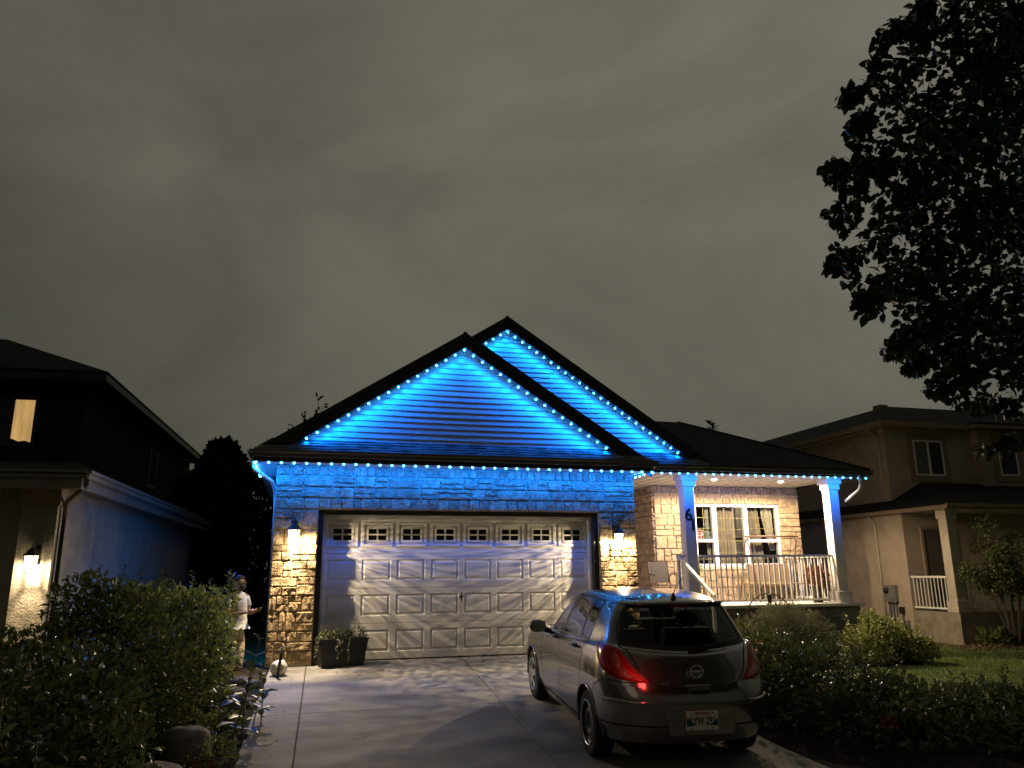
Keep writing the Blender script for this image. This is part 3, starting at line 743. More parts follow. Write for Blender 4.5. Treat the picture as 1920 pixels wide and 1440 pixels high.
def drape(xa, xb, xc, xd, z0, z1, y, m, folds, name):
    """hanging cloth: top edge xa..xb, bottom edge xc..xd"""
    mb = MB(); nx, nz_ = folds * 6, 8
    for j in range(nz_ + 1):
        v = j / nz_
        for i in range(nx + 1):
            u = i / nx; x = (xa + (xb - xa) * u) * (1 - v) + (xc + (xd - xc) * u) * v
            mb.v.append((x, y + 0.03 * math.sin(u * folds * 2 * math.pi + 0.6 * math.sin(v * 3)) + 0.01 * math.sin(9 * u + 4 * v), z1 + (z0 - z1) * v))
    for j in range(nz_):
        for i in range(nx): a = j * (nx + 1) + i; mb.f.append((a, a + 1, a + nx + 2, a + nx + 1))
    return part(mb, name, m, window, smooth=True, fixn=False)
drape(9.66, 10.28, 9.66, 10.30, 1.5, 2.97, 4.18, M['curtain'], 7, 'curtain')
drape(10.56, 10.98, 10.66, 11.08, 1.5, 2.97, 4.18, M['curtain'], 5, 'curtain')
drape(11.02, 11.36, 11.22, 11.36, 1.9, 2.97, 4.14, M['sheer'], 3, 'curtain')
drape(10.50, 10.66, 10.50, 10.58, 1.5, 2.97, 4.13, M['sheer'], 3, 'curtain')
drape(9.44, 9.54, 9.47, 9.54, 1.5, 2.97, 4.12, M['sheer'], 2, 'curtain')
part(MB().box(8.2, 12.0, 6.3, 6.35, PZ, SZ).box(8.2, 11.9, 4.13, 6.3, PZ - 0.001, PZ + 0.02).box(11.75, 11.8, 4.13, 6.3, PZ, SZ), 'room_interior', M['room'], window)
part(MB().box(9.0, 11.42, PW - 0.05, PW - 0.005, WZ0 - 0.07, WZ0 - 0.002, 0.006), 'sill', M['mortar'], window)
# ================================================================== light strings
LEDC = (0.0, 0.165, 1.0); LEDE = (0.0, 0.145, 1.0)
M['led'] = emis('led_bulb_glow', (0.04, 0.40, 1.0), 30.0)
M['track'] = mat('aluminium_track', (0.35, 0.35, 0.36), 0.4, metal=0.6)
BULB = mesh_of(MB().lathe([(0.004, 0.012), (0.014, 0.010), (0.019, 0.0), (0.0165, -0.011), (0.008, -0.018), (0.001, -0.019)], n=10), 'bulb', M['led'], smooth=True)
def led_string(label, path, n, power, toward, group='permanent blue light strings under the eaves', off=0.0, lamps=True, tilt=0.30, cone=122):
    """path: polyline of the track; n bulbs spread evenly along it"""
    P = [Vector(p) for p in path]
    t = thing('led_string', P[0], label, 'string lights', group)
    mb = MB()
    for a, b in zip(P[:-1], P[1:]): mb.tube([a + Vector((0, 0, 0.012)), b + Vector((0, 0, 0.012))], 0.011, 4)
    mb.build('track', M['track'], t)
    L = [(b - a).length for a, b in zip(P[:-1], P[1:])]; tot = sum(L)
    for i in range(n):
        s = tot * (i + off) / (n - 1 + 2 * off) if n > 1 else 0
        for a, b, l in zip(P[:-1], P[1:], L):
            if s <= l + 1e-6: p = a + (b - a) * (s / l); break
            s -= l
        q = p - P[0] + Vector((0, 0, -0.006))
        inst('bulb', BULB, t, q)
        if lamps:
            lo = lamp('led_lamp', 'SPOT', p + Vector(toward) * 0.02 + Vector((0, 0, -0.035)), power, LEDE if tilt > 1 else LEDC, t, 0.02, spot_size=R_(cone), spot_blend=1.0)
            lo.rotation_euler = (Vector(toward) / 0.3 * tilt + Vector((0, 0, -1))).to_track_quat('-Z', 'Y').to_euler()
    return t
EAVE_W = 24.0

led_string('row of blue lights along the eave above the garage door', [(-1.03, -0.455, 3.195), (5.90, -0.455, 3.195)], 36, EAVE_W, (0, 0.3, 0), off=0.0, tilt=2.0, cone=104)
led_string('blue lights running back under the garage eave at its far left corner', [(-1.048, -0.35, 3.195), (-1.048, 1.5, 3.195)], 10, EAVE_W * 1.8, (0.3, 0, 0), tilt=0.3, cone=165)
led_string('short blue light run returning between garage and porch', [(5.91, -0.28, 3.195), (5.91, 1.1, 3.195)], 8, EAVE_W * 0.7, (-0.3, 0, 0), tilt=2.0, cone=104)
led_string('row of blue lights along the porch eave over the columns', [(6.75, 1.29, 3.42), (11.98, 1.29, 3.42)], 27, EAVE_W * 0.75, (0, 0.3, 0), tilt=2.0, cone=104)
GW = 15.0
def rake_pts(px, pz, s, x, y): return (x, y, pz - s * abs(x - px) - 0.285)
led_string('blue lights outlining the front gable above the garage', [rake_pts(RX, RZ, S1, -0.26, -0.27), rake_pts(RX, RZ, S1, RX, -0.27), rake_pts(RX, RZ, S1, 5.09, -0.27)], 33, GW, (0, 0.3, 0))
led_string('blue lights outlining the taller rear gable', [rake_pts(QX, QZ, S2, 2.3, 1.53), rake_pts(QX, QZ, S2, QX, 1.53), rake_pts(QX, QZ, S2, 7.47, 1.53)], 34, GW, (0, 0.3, 0))

# ================================================================== wall lanterns
def gobo(l, out, back=0.22, streak=1.0, seed=0.0, side=(1, 0, 0), dim_dir=None):
    """the pressed glass of the lantern breaks its light into streaks; the back plate holds it off the wall"""
    l.use_nodes = True; t = l.node_tree
    e = t.nodes['Emission']
    tcn = nn(t, 'ShaderNodeNewGeometry')
    m1 = nn(t, 'ShaderNodeMapping'); m1.inputs['Scale'].default_value = (16, 16, 60); m1.inputs['Location'].default_value = (seed, 0, 0); m1.inputs['Rotation'].default_value = (0, 0.35, 0)
    t.links.new(tcn.outputs['Incoming'], m1.inputs['Vector'])
    no = nn(t, 'ShaderNodeTexNoise'); no.inputs['Scale'].default_value = 1.0; no.inputs['Detail'].default_value = 3; t.links.new(m1.outputs[0], no.inputs['Vector'])
    mr = nn(t, 'ShaderNodeMapRange'); mr.inputs['From Min'].default_value = 0.38; mr.inputs['From Max'].default_value = 0.62
    mr.inputs['To Min'].default_value = 1 - 0.85 * streak; mr.inputs['To Max'].default_value = 1 + 0.85 * streak
    t.links.new(no.outputs['Fac'], mr.inputs['Value'])
    d = nn(t, 'ShaderNodeVectorMath', operation='DOT_PRODUCT'); d.inputs[1].default_value = out; t.links.new(tcn.outputs['Incoming'], d.inputs[0])
    m2 = nn(t, 'ShaderNodeMapRange'); m2.interpolation_type = 'SMOOTHSTEP'
    m2.inputs['From Min'].default_value = -0.35; m2.inputs['From Max'].default_value = 0.35; m2.inputs['To Min'].default_value = back; m2.inputs['To Max'].default_value = 1.0
    t.links.new(d.outputs['Value'], m2.inputs['Value'])
    m3 = nn(t, 'ShaderNodeMapRange'); m3.inputs['From Min'].default_value = 0.25; m3.inputs['From Max'].default_value = 0.75; m3.inputs['To Min'].default_value = 0.25; m3.inputs['To Max'].default_value = 1.0
    d3 = nn(t, 'ShaderNodeVectorMath', operation='DOT_PRODUCT'); d3.inputs[1].default_value = side; t.links.new(tcn.outputs['Incoming'], d3.inputs[0])
    t.links.new(d3.outputs['Value'], m3.inputs['Value'])
    lx = nn(t, 'ShaderNodeMix', data_type='FLOAT'); t.links.new(m3.outputs[0], lx.inputs[0]); lx.inputs[2].default_value = 1.0; t.links.new(mr.outputs[0], lx.inputs[3])
    mm = nn(t, 'ShaderNodeMath', operation='MULTIPLY'); t.links.new(lx.outputs[0], mm.inputs[0]); t.links.new(m2.outputs[0], mm.inputs[1])
    # the hood cuts the light off above the lamp
    sx = nn(t, 'ShaderNodeSeparateXYZ'); t.links.new(tcn.outputs['Incoming'], sx.inputs[0])
    m4 = nn(t, 'ShaderNodeMapRange'); m4.interpolation_type = 'SMOOTHSTEP'; m4.inputs['From Min'].default_value = -0.12; m4.inputs['From Max'].default_value = 0.38; m4.inputs['To Min'].default_value = 1.0; m4.inputs['To Max'].default_value = 0.02
    t.links.new(sx.outputs['Z'], m4.inputs['Value'])
    mz = nn(t, 'ShaderNodeMath', operation='MULTIPLY'); t.links.new(mm.outputs[0], mz.inputs[0]); t.links.new(m4.outputs[0], mz.inputs[1])
    last = mz.outputs[0]
    if dim_dir:   # added dimming towards the neighbour's side; the lantern has no screen there
        d5 = nn(t, 'ShaderNodeVectorMath', operation='DOT_PRODUCT'); d5.inputs[1].default_value = dim_dir; t.links.new(tcn.outputs['Incoming'], d5.inputs[0])
        m5 = nn(t, 'ShaderNodeMapRange'); m5.interpolation_type = 'SMOOTHSTEP'; m5.inputs['From Min'].default_value = 0.42; m5.inputs['From Max'].default_value = 0.85; m5.inputs['To Min'].default_value = 1.0; m5.inputs['To Max'].default_value = 0.08
        t.links.new(d5.outputs['Value'], m5.inputs['Value'])
        mf = nn(t, 'ShaderNodeMath', operation='MULTIPLY'); t.links.new(last, mf.inputs[0]); t.links.new(m5.outputs[0], mf.inputs[1]); last = mf.outputs[0]
    t.links.new(last, e.inputs['Strength'])
M['bulb_warm'] = emis('lantern_bulb_glow', (1.0, 0.80, 0.48), 14.0)
WARM = (1.0, 0.77, 0.47)
def wall_lantern(x, y, z, label, power, k=1.0, seed=0.0, group='wall lanterns beside the garage door', hide_back=0.42, side=1, dim_dir=None):
    t = thing('wall_lantern', (x, y, z), label, 'lantern', group)
    c = y - 0.17 * k
    MB().box(x - 0.045 * k, x + 0.045 * k, y - 0.03, y, z - 0.02 * k, z + 0.24 * k, 0.008).build('back_plate', M['iron'], t)
    MB().tube([(x, y - 0.03, z + 0.19 * k), (x, y - 0.09 * k, z + 0.25 * k), (x, c, z + 0.24 * k), (x, c, z + 0.20 * k)], 0.011 * k, 8).build('arm', M['iron'], t, smooth=True)
    MB().lathe([(0.095 * k, 0.095 * k), (0.10 * k, 0.105 * k), (0.065 * k, 0.15 * k), (0.04 * k, 0.175 * k), (0.018 * k, 0.20 * k), (0.012 * k, 0.225 * k), (0.001, 0.235 * k)], (x, c, z), 6).build('cap', M['iron'], t)
    cg = MB()
    for i in range(6):
        a = math.pi / 3 * i
        cg.tube([(x + 0.088 * k * math.cos(a), c + 0.088 * k * math.sin(a), z + 0.10 * k), (x + 0.062 * k * math.cos(a), c + 0.062 * k * math.sin(a), z - 0.12 * k)], 0.006 * k, 5)
    cg.build('cage', M['iron'], t)
    MB().tube([(x + 0.064 * k * math.cos(math.pi / 3 * i), c + 0.064 * k * math.sin(math.pi / 3 * i), z - 0.122 * k) for i in range(7)], 0.006 * k, 5).build('bottom_ring', M['iron'], t)
    MB().lathe([(0.083 * k, 0.094 * k), (0.058 * k, -0.118 * k)], (x, c, z), 6, 'Z', False).build('glass', M['lamp_glass'], t, fixn=False)
    MB().lathe([(0.014 * k, 0.092 * k), (0.022 * k, 0.075 * k), (0.024 * k, 0.05 * k), (0.014 * k, 0.025 * k), (0.001, 0.015 * k)], (x, c, z), 12).build('bulb', M['bulb_warm'], t, smooth=True)
    l = lamp('lantern_lamp', 'POINT', (x, c, z - 0.03 * k), power, WARM, t, 0.015)
    l.visible_glossy = True
    gobo(l.data, (0, -1, 0), hide_back, 1.0, seed, (side, 0, 0), dim_dir)
    # the lamp stands inside its own glass: the cage and cap may shade, the glow bulb must not block it
    return t
LPOW = 600
wall_lantern(-0.377, -0.035, 2.02, 'lit black lantern on the stone pier left of the garage door', LPOW, 1.15, 1.0, dim_dir=(-0.94, 0.34, 0))
wall_lantern(5.295, -0.035, 1.98, 'lit black lantern on the stone pier between garage door and porch', LPOW, 1.15, 5.0, side=-1)

# ================================================================== recessed porch lights
M['can'] = emis('porch_light_glow', (1.0, 0.82, 0.55), 14.0)
def recessed(x, y, label):
    t = thing('recessed_light', (x, y, SZ), label, 'light', 'recessed lights in the porch ceiling')
    MB().lathe([(0.095, -0.001), (0.10, -0.012), (0.075, -0.014), (0.07, 0.0)], (x, y, SZ - 0.002), 20).build('trim_ring', M['trim'], t, smooth=True)
    MB().lathe([(0.001, -0.050), (0.04, -0.045), (0.062, -0.028), (0.07, -0.013)], (x, y, SZ), 16).build('bulb', M['can'], t, smooth=True)
    lamp('porch_lamp', 'SPOT', (x, y, SZ - 0.075), 560, (1.0, 0.75, 0.46), t, 0.05, spot_size=R_(178), spot_blend=0.3)
recessed(8.77, 2.36, 'lit recessed light in porch ceiling nearer the house number')
recessed(10.57, 2.46, 'lit recessed light in porch ceiling nearer the right column')

# ================================================================== railing
def rail_run(t, a, b, zt, zb, n, w=0.022, top=True):
    a = Vector(a); b = Vector(b); d = (b - a).normalized(); nrm = Vector((-d.y, d.x, 0))
    def bar(p, q, z0, z1, hw, nm):
        c = [p + nrm * hw, q + nrm * hw, q - nrm * hw, p - nrm * hw]
        MB().hexa([(v.x, v.y, z0) for v in c], [(v.x, v.y, z1) for v in c]).build(nm, M['trim'], t)
    bar(a, b, zt - 0.05, zt, 0.03, 'top_rail'); bar(a, b, zb, zb + 0.04, 0.022, 'bottom_rail')
    L = (b - a).length; me = mesh_of(MB().box(-w / 2, w / 2, -w / 2, w / 2, 0, zt - 0.05 - zb - 0.04), 'baluster', M['trim'])
    for i in range(n):
        p = a + d * (L * (i + 0.5) / n); off = t.location
        inst('baluster', me, t, (p.x - off.x, p.y - off.y, zb + 0.04 - off.z), (0, 0, math.atan2(d.y, d.x)))
rl = thing('porch_railing', (9.65, 1.92, PZ), 'white porch railing with slim balusters between the two columns', 'railing')
rail_run(rl, (7.945, 1.925, 0), (11.35, 1.925, 0), 1.75, 0.765, 26, 0.025)
rs = thing('porch_railing', (11.5, 2.9, PZ), 'white side railing running back from the right porch column', 'railing')
rail_run(rs, (11.5, 2.06, 0), (11.5, 3.88, 0), 1.75, 0.765, 14)
hr = thing('stair_railing', (7.52, 1.4, 0.3), 'white handrail sloping down the entry steps beside left column', 'railing')
MB().box(7.49, 7.55, 1.86, 1.92, PZ - 0.02, 1.755).build('post', M['trim'], hr); MB().box(7.49, 7.55, 0.50, 0.56, 0.0, 0.96).build('post', M['trim'], hr)
MB().hexa([(7.49, 1.88, 1.755), (7.55, 1.88, 1.755), (7.55, 1.88, 1.69), (7.49, 1.88, 1.69)], [(7.49, 0.47, 0.965), (7.55, 0.47, 0.965), (7.55, 0.47, 0.90), (7.49, 0.47, 0.90)]).build('handrail', M['trim'], hr)
rail_run(hr, (7.551, 1.925, 0), (7.69, 1.925, 0), 1.75, 0.765, 1)

# ================================================================== things on the porch
def chair(x, y, z, label):
    t = thing('patio_chair', (x, y, z), label, 'chair')
    f = MB()
    for s in (-1, 1):
        f.tube([(x + s * 0.26, y - 0.25, z), (x + s * 0.27, y - 0.24, z + 0.40), (x + s * 0.27, y - 0.20, z + 0.62), (x + s * 0.27, y + 0.12, z + 0.66), (x + s * 0.25, y + 0.2, z + 0.60)], 0.014, 6)
        f.tube([(x + s * 0.25, y + 0.28, z), (x + s * 0.25, y + 0.18, z + 0.42), (x + s * 0.24, y + 0.28, z + 0.95)], 0.014, 6)
    f.tube([(x - 0.24, y + 0.28, z + 0.95), (x + 0.24, y + 0.28, z + 0.95)], 0.014, 6).tube([(x - 0.26, y - 0.24, z + 0.41), (x + 0.26, y - 0.24, z + 0.41)], 0.014, 6)
    f.build('frame', M['bronze'], t, smooth=True)
    MB().hexa([(x - 0.235, y + 0.19, z + 0.46), (x + 0.235, y + 0.19, z + 0.46), (x + 0.23, y + 0.275, z + 0.93), (x - 0.23, y + 0.275, z + 0.93)], [(x - 0.235, y + 0.20, z + 0.46), (x + 0.235, y + 0.20, z + 0.46), (x + 0.23, y + 0.285, z + 0.93), (x - 0.23, y + 0.285, z + 0.93)]).build('backrest', M['sling'], t)
    MB().box(x - 0.24, x + 0.24, y - 0.23, y + 0.18, z + 0.41, z + 0.425).build('seat', M['sling'], t)
M['sling'] = mat('tan_sling_fabric', (0.09, 0.078, 0.055), 0.8, var=0.2, nscale=60)
chair(7.74, 3.1, PZ, 'tan sling patio chair beside the stone corner left of the column')
def swing(x0, x1, y, z):
    t = thing('porch_swing', ((x0 + x1) / 2, y, z), 'brown metal swing frame with bench in front of the window', 'swing')
    f = MB(); zt = 2.21
    f.tube([(x0 - 0.02, y, zt), (x1 + 0.02, y, zt)], 0.022, 8)
    for x in (x0, x1):
        s = 1 if x == x0 else -1
        for dy in (-0.45, 0.4): f.tube([(x + s * 0.05, y, zt - 0.01), (x, y + 0.12 * dy, zt - 0.14), (x, y + 0.3 * dy, zt - 0.32), (x - s * 0.04, y + dy, z)], 0.018, 6)
        f.tube([(x, y - 0.3, z + 0.4), (x, y + 0.27, z + 0.4)], 0.014, 6)
    f.build('frame', M['bronze'], t, smooth=True)
    for x in (x0 + 0.16, x1 - 0.16): MB().tube([(x, y, zt), (x, y + 0.2, z + 0.85)], 0.006, 5).tube([(x, y, zt), (x, y - 0.22, z + 0.62)], 0.006, 5).build('hanger', M['bronze'], t)
    MB().box(x0 + 0.13, x1 - 0.13, y - 0.24, y + 0.2, z + 0.38, z + 0.42, 0.01).build('seat', M['cushion'], t)
    MB().hexa([(x0 + 0.13, y + 0.18, z + 0.44), (x1 - 0.13, y + 0.18, z + 0.44), (x1 - 0.13, y + 0.30, z + 0.86), (x0 + 0.13, y + 0.30, z + 0.86)], [(x0 + 0.13, y + 0.21, z + 0.44), (x1 - 0.13, y + 0.21, z + 0.44), (x1 - 0.13, y + 0.33, z + 0.86), (x0 + 0.13, y + 0.33, z + 0.86)]).build('backrest', M['cushion'], t)
M['cushion'] = mat('tan_swing_cushion', (0.17, 0.12, 0.07), 0.9, var=0.15, nscale=20)
swing(10.02, 11.42, 3.25, PZ)
# framed notice in the window, read as red and white blocks of lettering
M['red'] = mat('sign_red', (0.45, 0.03, 0.02), 0.5)
M['paper'] = mat('sign_white', (0.75, 0.74, 0.70), 0.5)
sg = thing('window_sign', (9.16, 3.96, 2.19), 'small red and white notice propped in the left window', 'sign')
MB().box(9.105, 9.30, 3.975, 3.98, 2.19, 2.40).build('board', M['paper'], sg)
for i, (a, b, z0, z1) in enumerate(((9.12, 9.17, 2.33, 2.385), (9.18, 9.225, 2.33, 2.385), (9.235, 9.28, 2.33, 2.385), (9.12, 9.165, 2.27, 2.315), (9.175, 9.23, 2.27, 2.315), (9.245, 9.285, 2.20, 2.26), (9.12, 9.22, 2.205, 2.245))):
    MB().box(a, b, 3.973, 3.9745, z0, z1).build('print_block', M['red'], sg)
bear = thing('plush_toy', (9.43, 4.03, 2.17), 'pale grey plush toy sitting inside the left window', 'toy')
M['plush'] = mat('grey_plush', (0.30, 0.34, 0.30), 0.95, var=0.25, nscale=30, bump=0.6, bscale=120)
def blob(c, rx, ry, rz, n=10, m=8):
    mb = MB(); o = []
    for j in range(m + 1):
        for i in range(n):
            t = math.pi * j / m; p = 2 * math.pi * i / n
            mb.v.append((c[0] + rx * math.sin(t) * math.cos(p), c[1] + ry * math.sin(t) * math.sin(p), c[2] + rz * math.cos(t)))
    for j in range(m):
        for i in range(n): mb.f.append((j * n + i, j * n + (i + 1) % n, (j + 1) * n + (i + 1) % n, (j + 1) * n + i))
    return mb
bb = blob((9.43, 4.03, 2.29), 0.085, 0.06, 0.12)
for c, rr in (((9.43, 4.02, 2.45), 0.065), ((9.385, 4.02, 2.51), 0.028), ((9.475, 4.02, 2.51), 0.028), ((9.36, 4.0, 2.33), 0.035), ((9.50, 4.0, 2.33), 0.035), ((9.39, 3.99, 2.20), 0.04), ((9.47, 3.99, 2.20), 0.04)):
    x = blob(c, rr, rr, rr, 8, 6); bb.add(x.v, x.f)
bb.build('body', M['plush'], bear, smooth=True)
# hoop ornament in front of the porch wall
hp_ = thing('garden_hoop', (9.03, 1.05, -0.2), 'rusty wire wagon-wheel hoop standing against the porch foundation', 'ornament')
ring = MB(); pts = []
for k in range(25):
    a = math.pi * (k / 24); pts.append((9.03 + 0.55 * math.cos(a), 1.0, 0.40 + 0.56 * math.sin(a)))
ring.tube(pts, 0.013, 6).build('rim', M['bronze'], hp_, smooth=True)
for k in (3, 7, 12, 17, 21): MB().tube([(9.03, 1.0, 0.40), pts[k]], 0.007, 5).build('spoke', M['bronze'], hp_)
MB().tube([(9.58, 1.0, 0.4), (9.58, 1.0, -0.3)], 0.013, 6).tube([(8.48, 1.0, 0.4), (8.48, 1.0, -0.3)], 0.013, 6).build('leg', M['bronze'], hp_)
MB().lathe([(0.034, 0.0), (0.04, 0.02), (0.04, 0.15), (0.05, 0.16), (0.05, 0.18), (0.01, 0.19)], (9.04, 0.96, 0.76), 10).build('cap', M['black'], hp_)

# ================================================================== by the garage: planter, skull, stake
pl = thing('planter_box', (0.46, -0.10, gz(-0.1)), 'tall black tapered planter box standing before the garage door', 'planter', rot=(0, 0, R_(14)))
M['planter'] = mat('black_resin', (0.014, 0.013, 0.012), 0.55, var=0.2, bump=0.1)
def ringsq(w, d, z): return [(-w, -d, z), (w, -d, z), (w, d, z), (-w, d, z)]
pb = MB(); rings = [ringsq(0.34, 0.115, 0.0), ringsq(0.395, 0.15, 0.40), ringsq(0.405, 0.16, 0.40), ringsq(0.405, 0.16, 0.425), ringsq(0.375, 0.13, 0.425), ringsq(0.365, 0.125, 0.36)]
for q in rings: pb.v += q
for k in range(5):
    for i in range(4): pb.f.append((k * 4 + i, k * 4 + (i + 1) % 4, k * 4 + 4 + (i + 1) % 4, k * 4 + 4 + i))
pb.f += [(3, 2, 1, 0), (20, 21, 22, 23)]
pb.build('box', M['planter'], pl, local=True)
sk = thing('skull_ornament', (-0.48, -0.74, gz(-0.74)), 'weathered white skull-shaped ornament on the drive by the left stone pier', 'ornament')
bm = bmesh.new(); bmesh.ops.create_icosphere(bm, subdivisions=4, radius=1)
for v in bm.verts:
    p = v.co.copy(); s = 1.0
    s += 0.05 * math.sin(5 * p.x + 2) * math.sin(4 * p.z + 1) + 0.04 * math.sin(9 * p.y + 3 * p.x)
    for ex in (-0.42, 0.42):                                   # eye sockets
        d = (p - Vector((ex, -0.86, 0.12)).normalized()).length
        if d < 0.36: s -= 0.34 * (1 - (d / 0.36) ** 2)
    d = (p - Vector((0, -0.95, -0.26)).normalized()).length
    if d < 0.2: s -= 0.22 * (1 - (d / 0.2) ** 2)
    if p.z < -0.45 and p.y < -0.2: s -= 0.06 * (1 + math.sin(14 * p.x))
    v.co = Vector((p.x * 0.125 * s, p.y * 0.125 * s, max(p.z * 0.118 * s, -0.105) + 0.105))
me = bpy.data.meshes.new('skull'); bm.to_mesh(me); bm.free(); me.materials.append(M['white_rock'])
me.polygons.foreach_set('use_smooth', [True] * len(me.polygons))
inst('skull', me, sk, (0, 0, 0), (0, 0, R_(-14)))
stk = thing('stake', (-0.47, -0.93, gz(-0.9)), 'slim black stake leaning over the white skull ornament', 'stake')
MB().tube([(-0.495, -0.90, gz(-0.9)), (-0.44, -0.905, gz(-0.9) + 0.44)], 0.022, 8).build('shaft', M['black'], stk, smooth=True)
MB().lathe([(0.03, 0.0), (0.026, 0.01), (0.0, 0.012)], (-0.495, -0.90, gz(-0.9)), 8).build('foot', M['black'], stk)
# ================================================================== the parked hatchback
car = thing('parked_car', (3.385, -5.797, -0.317), 'silver compact hatchback parked on the driveway, rear towards us', 'car', rot=(R_(3.26), 0, R_(-4.66)))
M['paint'] = mat('champagne_silver_paint', (0.215, 0.208, 0.192), 0.22, metal=0.85, var=0.03, nscale=3, coat=1.0, spec=0.5)
M['paint'].node_tree.nodes['Principled BSDF'].inputs['Coat IOR'].default_value = 1.8; M['paint'].node_tree.nodes['Principled BSDF'].inputs['Coat Roughness'].default_value = 0.015
M['car_glass'] = glassy('car_glass', (0.72, 0.74, 0.73), ior=1.9)
M['tint_glass'] = glassy('tinted_back_glass', (0.46, 0.47, 0.47), ior=1.45)
M['frit'] = mat('window_seal', (0.008, 0.008, 0.008), 0.5)
M['tyre'] = mat('tyre_rubber', (0.016, 0.016, 0.016), 0.85, var=0.3, nscale=20, bump=0.3, bscale=60)
M['alloy'] = mat('silver_wheel_cover', (0.62, 0.62, 0.60), 0.28, metal=0.8, var=0.05)
M['steel'] = mat('dark_steel_wheel', (0.05, 0.05, 0.05), 0.4, metal=0.5, var=0.2)
M['chrome'] = mat('chrome', (0.75, 0.75, 0.75), 0.12, metal=1.0, var=0.03)
M['cabin'] = mat('dark_cabin_cloth', (0.03, 0.03, 0.032), 0.85, var=0.2)
M['seatgrey'] = mat('grey_headrest_cloth', (0.10, 0.10, 0.10), 0.8, var=0.2)
ST = {  # closed half loops, front centre -> rear centre, (x to the left is negative, y forward, z up)
0: [(0, 3.30, .22), (-.45, 3.26, .22), (-.70, 3.08, .22), (-.75, 2.95, .22), (-.77, 2.6, .22), (-.775, 2.1, .19), (-.775, 1.65, .19), (-.775, 1.2, .19), (-.775, .8, .19), (-.775, .4, .20), (-.77, 0, .23), (-.72, -.46, .26), (-.46, -.70, .27), (0, -.75, .27)],
1: [(0, 3.42, .38), (-.5, 3.36, .38), (-.77, 3.12, .38), (-.815, 2.97, .38), (-.832, 2.6, .38), (-.825, 2.1, .35), (-.82, 1.65, .35), (-.82, 1.2, .35), (-.82, .8, .35), (-.828, .4, .37), (-.84, 0, .40), (-.785, -.50, .42), (-.50, -.78, .43), (0, -.825, .43)],
2: [(0, 3.42, .6), (-.5, 3.35, .6), (-.78, 3.08, .6), (-.835, 2.95, .6), (-.8475, 2.6, .62), (-.84, 2.1, .58), (-.836, 1.65, .58), (-.836, 1.2, .58), (-.838, .8, .59), (-.845, .4, .61), (-.8475, 0, .63), (-.80, -.48, .64), (-.53, -.80, .645), (0, -.845, .65)],
3: [(0, 3.36, .75), (-.5, 3.28, .76), (-.75, 3.02, .78), (-.805, 2.9, .8), (-.825, 2.6, .82), (-.835, 2.1, .80), (-.838, 1.65, .80), (-.838, 1.2, .80), (-.838, .8, .81), (-.842, .4, .83), (-.838, 0, .85), (-.785, -.46, .86), (-.53, -.70, .84), (0, -.755, .82)],
4: [(0, 3.2, .84), (-.45, 3.1, .86), (-.66, 2.85, .9), (-.72, 2.7, .93), (-.755, 2.45, .955), (-.79, 2.0, .955), (-.80, 1.6, .955), (-.80, 1.2, .965), (-.80, .8, .98), (-.80, .4, 1.0), (-.785, 0, 1.03), (-.725, -.40, 1.06), (-.50, -.59, 1.03), (0, -.655, 1.0)],
5: [(0, 2.35, .99), (-.3, 2.32, .985), (-.5, 2.22, .98), (-.6, 2.12, .98), (-.68, 2.0, .98), (-.75, 1.82, .985), (-.772, 1.56, .99), (-.776, 1.2, 1.0), (-.772, .8, 1.015), (-.765, .4, 1.04), (-.745, 0, 1.07), (-.685, -.36, 1.10), (-.47, -.53, 1.075), (0, -.595, 1.045)],
6: [(0, 1.85, 1.22), (-.3, 1.83, 1.22), (-.46, 1.77, 1.22), (-.55, 1.71, 1.215), (-.62, 1.62, 1.21), (-.672, 1.51, 1.21), (-.69, 1.38, 1.22), (-.695, 1.13, 1.23), (-.69, .75, 1.24), (-.68, .38, 1.25), (-.665, 0, 1.265), (-.61, -.27, 1.28), (-.42, -.41, 1.27), (0, -.465, 1.26)],
7: [(0, 1.38, 1.42), (-.3, 1.37, 1.42), (-.43, 1.33, 1.42), (-.50, 1.29, 1.42), (-.55, 1.23, 1.42), (-.58, 1.15, 1.425), (-.59, 1.08, 1.43), (-.595, .95, 1.435), (-.59, .65, 1.44), (-.582, .36, 1.437), (-.57, 0, 1.43), (-.525, -.22, 1.425), (-.36, -.33, 1.43), (0, -.365, 1.435)],
8: [(0, 1.12, 1.495), (-.22, 1.11, 1.495), (-.35, 1.08, 1.49), (-.41, 1.05, 1.487), (-.46, 1.0, 1.485), (-.49, .94, 1.487), (-.50, .88, 1.49), (-.505, .78, 1.497), (-.50, .55, 1.50), (-.49, .32, 1.497), (-.475, 0, 1.487), (-.435, -.20, 1.475), (-.29, -.30, 1.475), (0, -.335, 1.478)],
9: [(0, .80, 1.53), (0, .80, 1.53), (0, .79, 1.53), (0, .78, 1.53), (0, .75, 1.53), (0, .72, 1.53), (0, .68, 1.532), (0, .6, 1.534), (0, .4, 1.534), (0, .25, 1.53), (0, .05, 1.522), (0, -.05, 1.515), (0, -.08, 1.513), (0, -.09, 1.513)],
}
CT = np.array([ST[k] for k in range(10)], float)           # levels x stations x 3
def cr1(P, t):
    """Catmull-Rom through rows of P at parameter t"""
    n = len(P); i = int(min(max(math.floor(t), 0), n - 2)); f = t - i
    p0 = P[i - 1] if i > 0 else 2 * P[0] - P[1]; p1 = P[i]; p2 = P[i + 1]; p3 = P[i + 2] if i + 2 < n else 2 * P[n - 1] - P[n - 2]
    return 0.5 * (2 * p1 + (p2 - p0) * f + (2 * p0 - 5 * p1 + 4 * p2 - p3) * f * f + (3 * p1 - p0 - 3 * p2 + p3) * f ** 3)
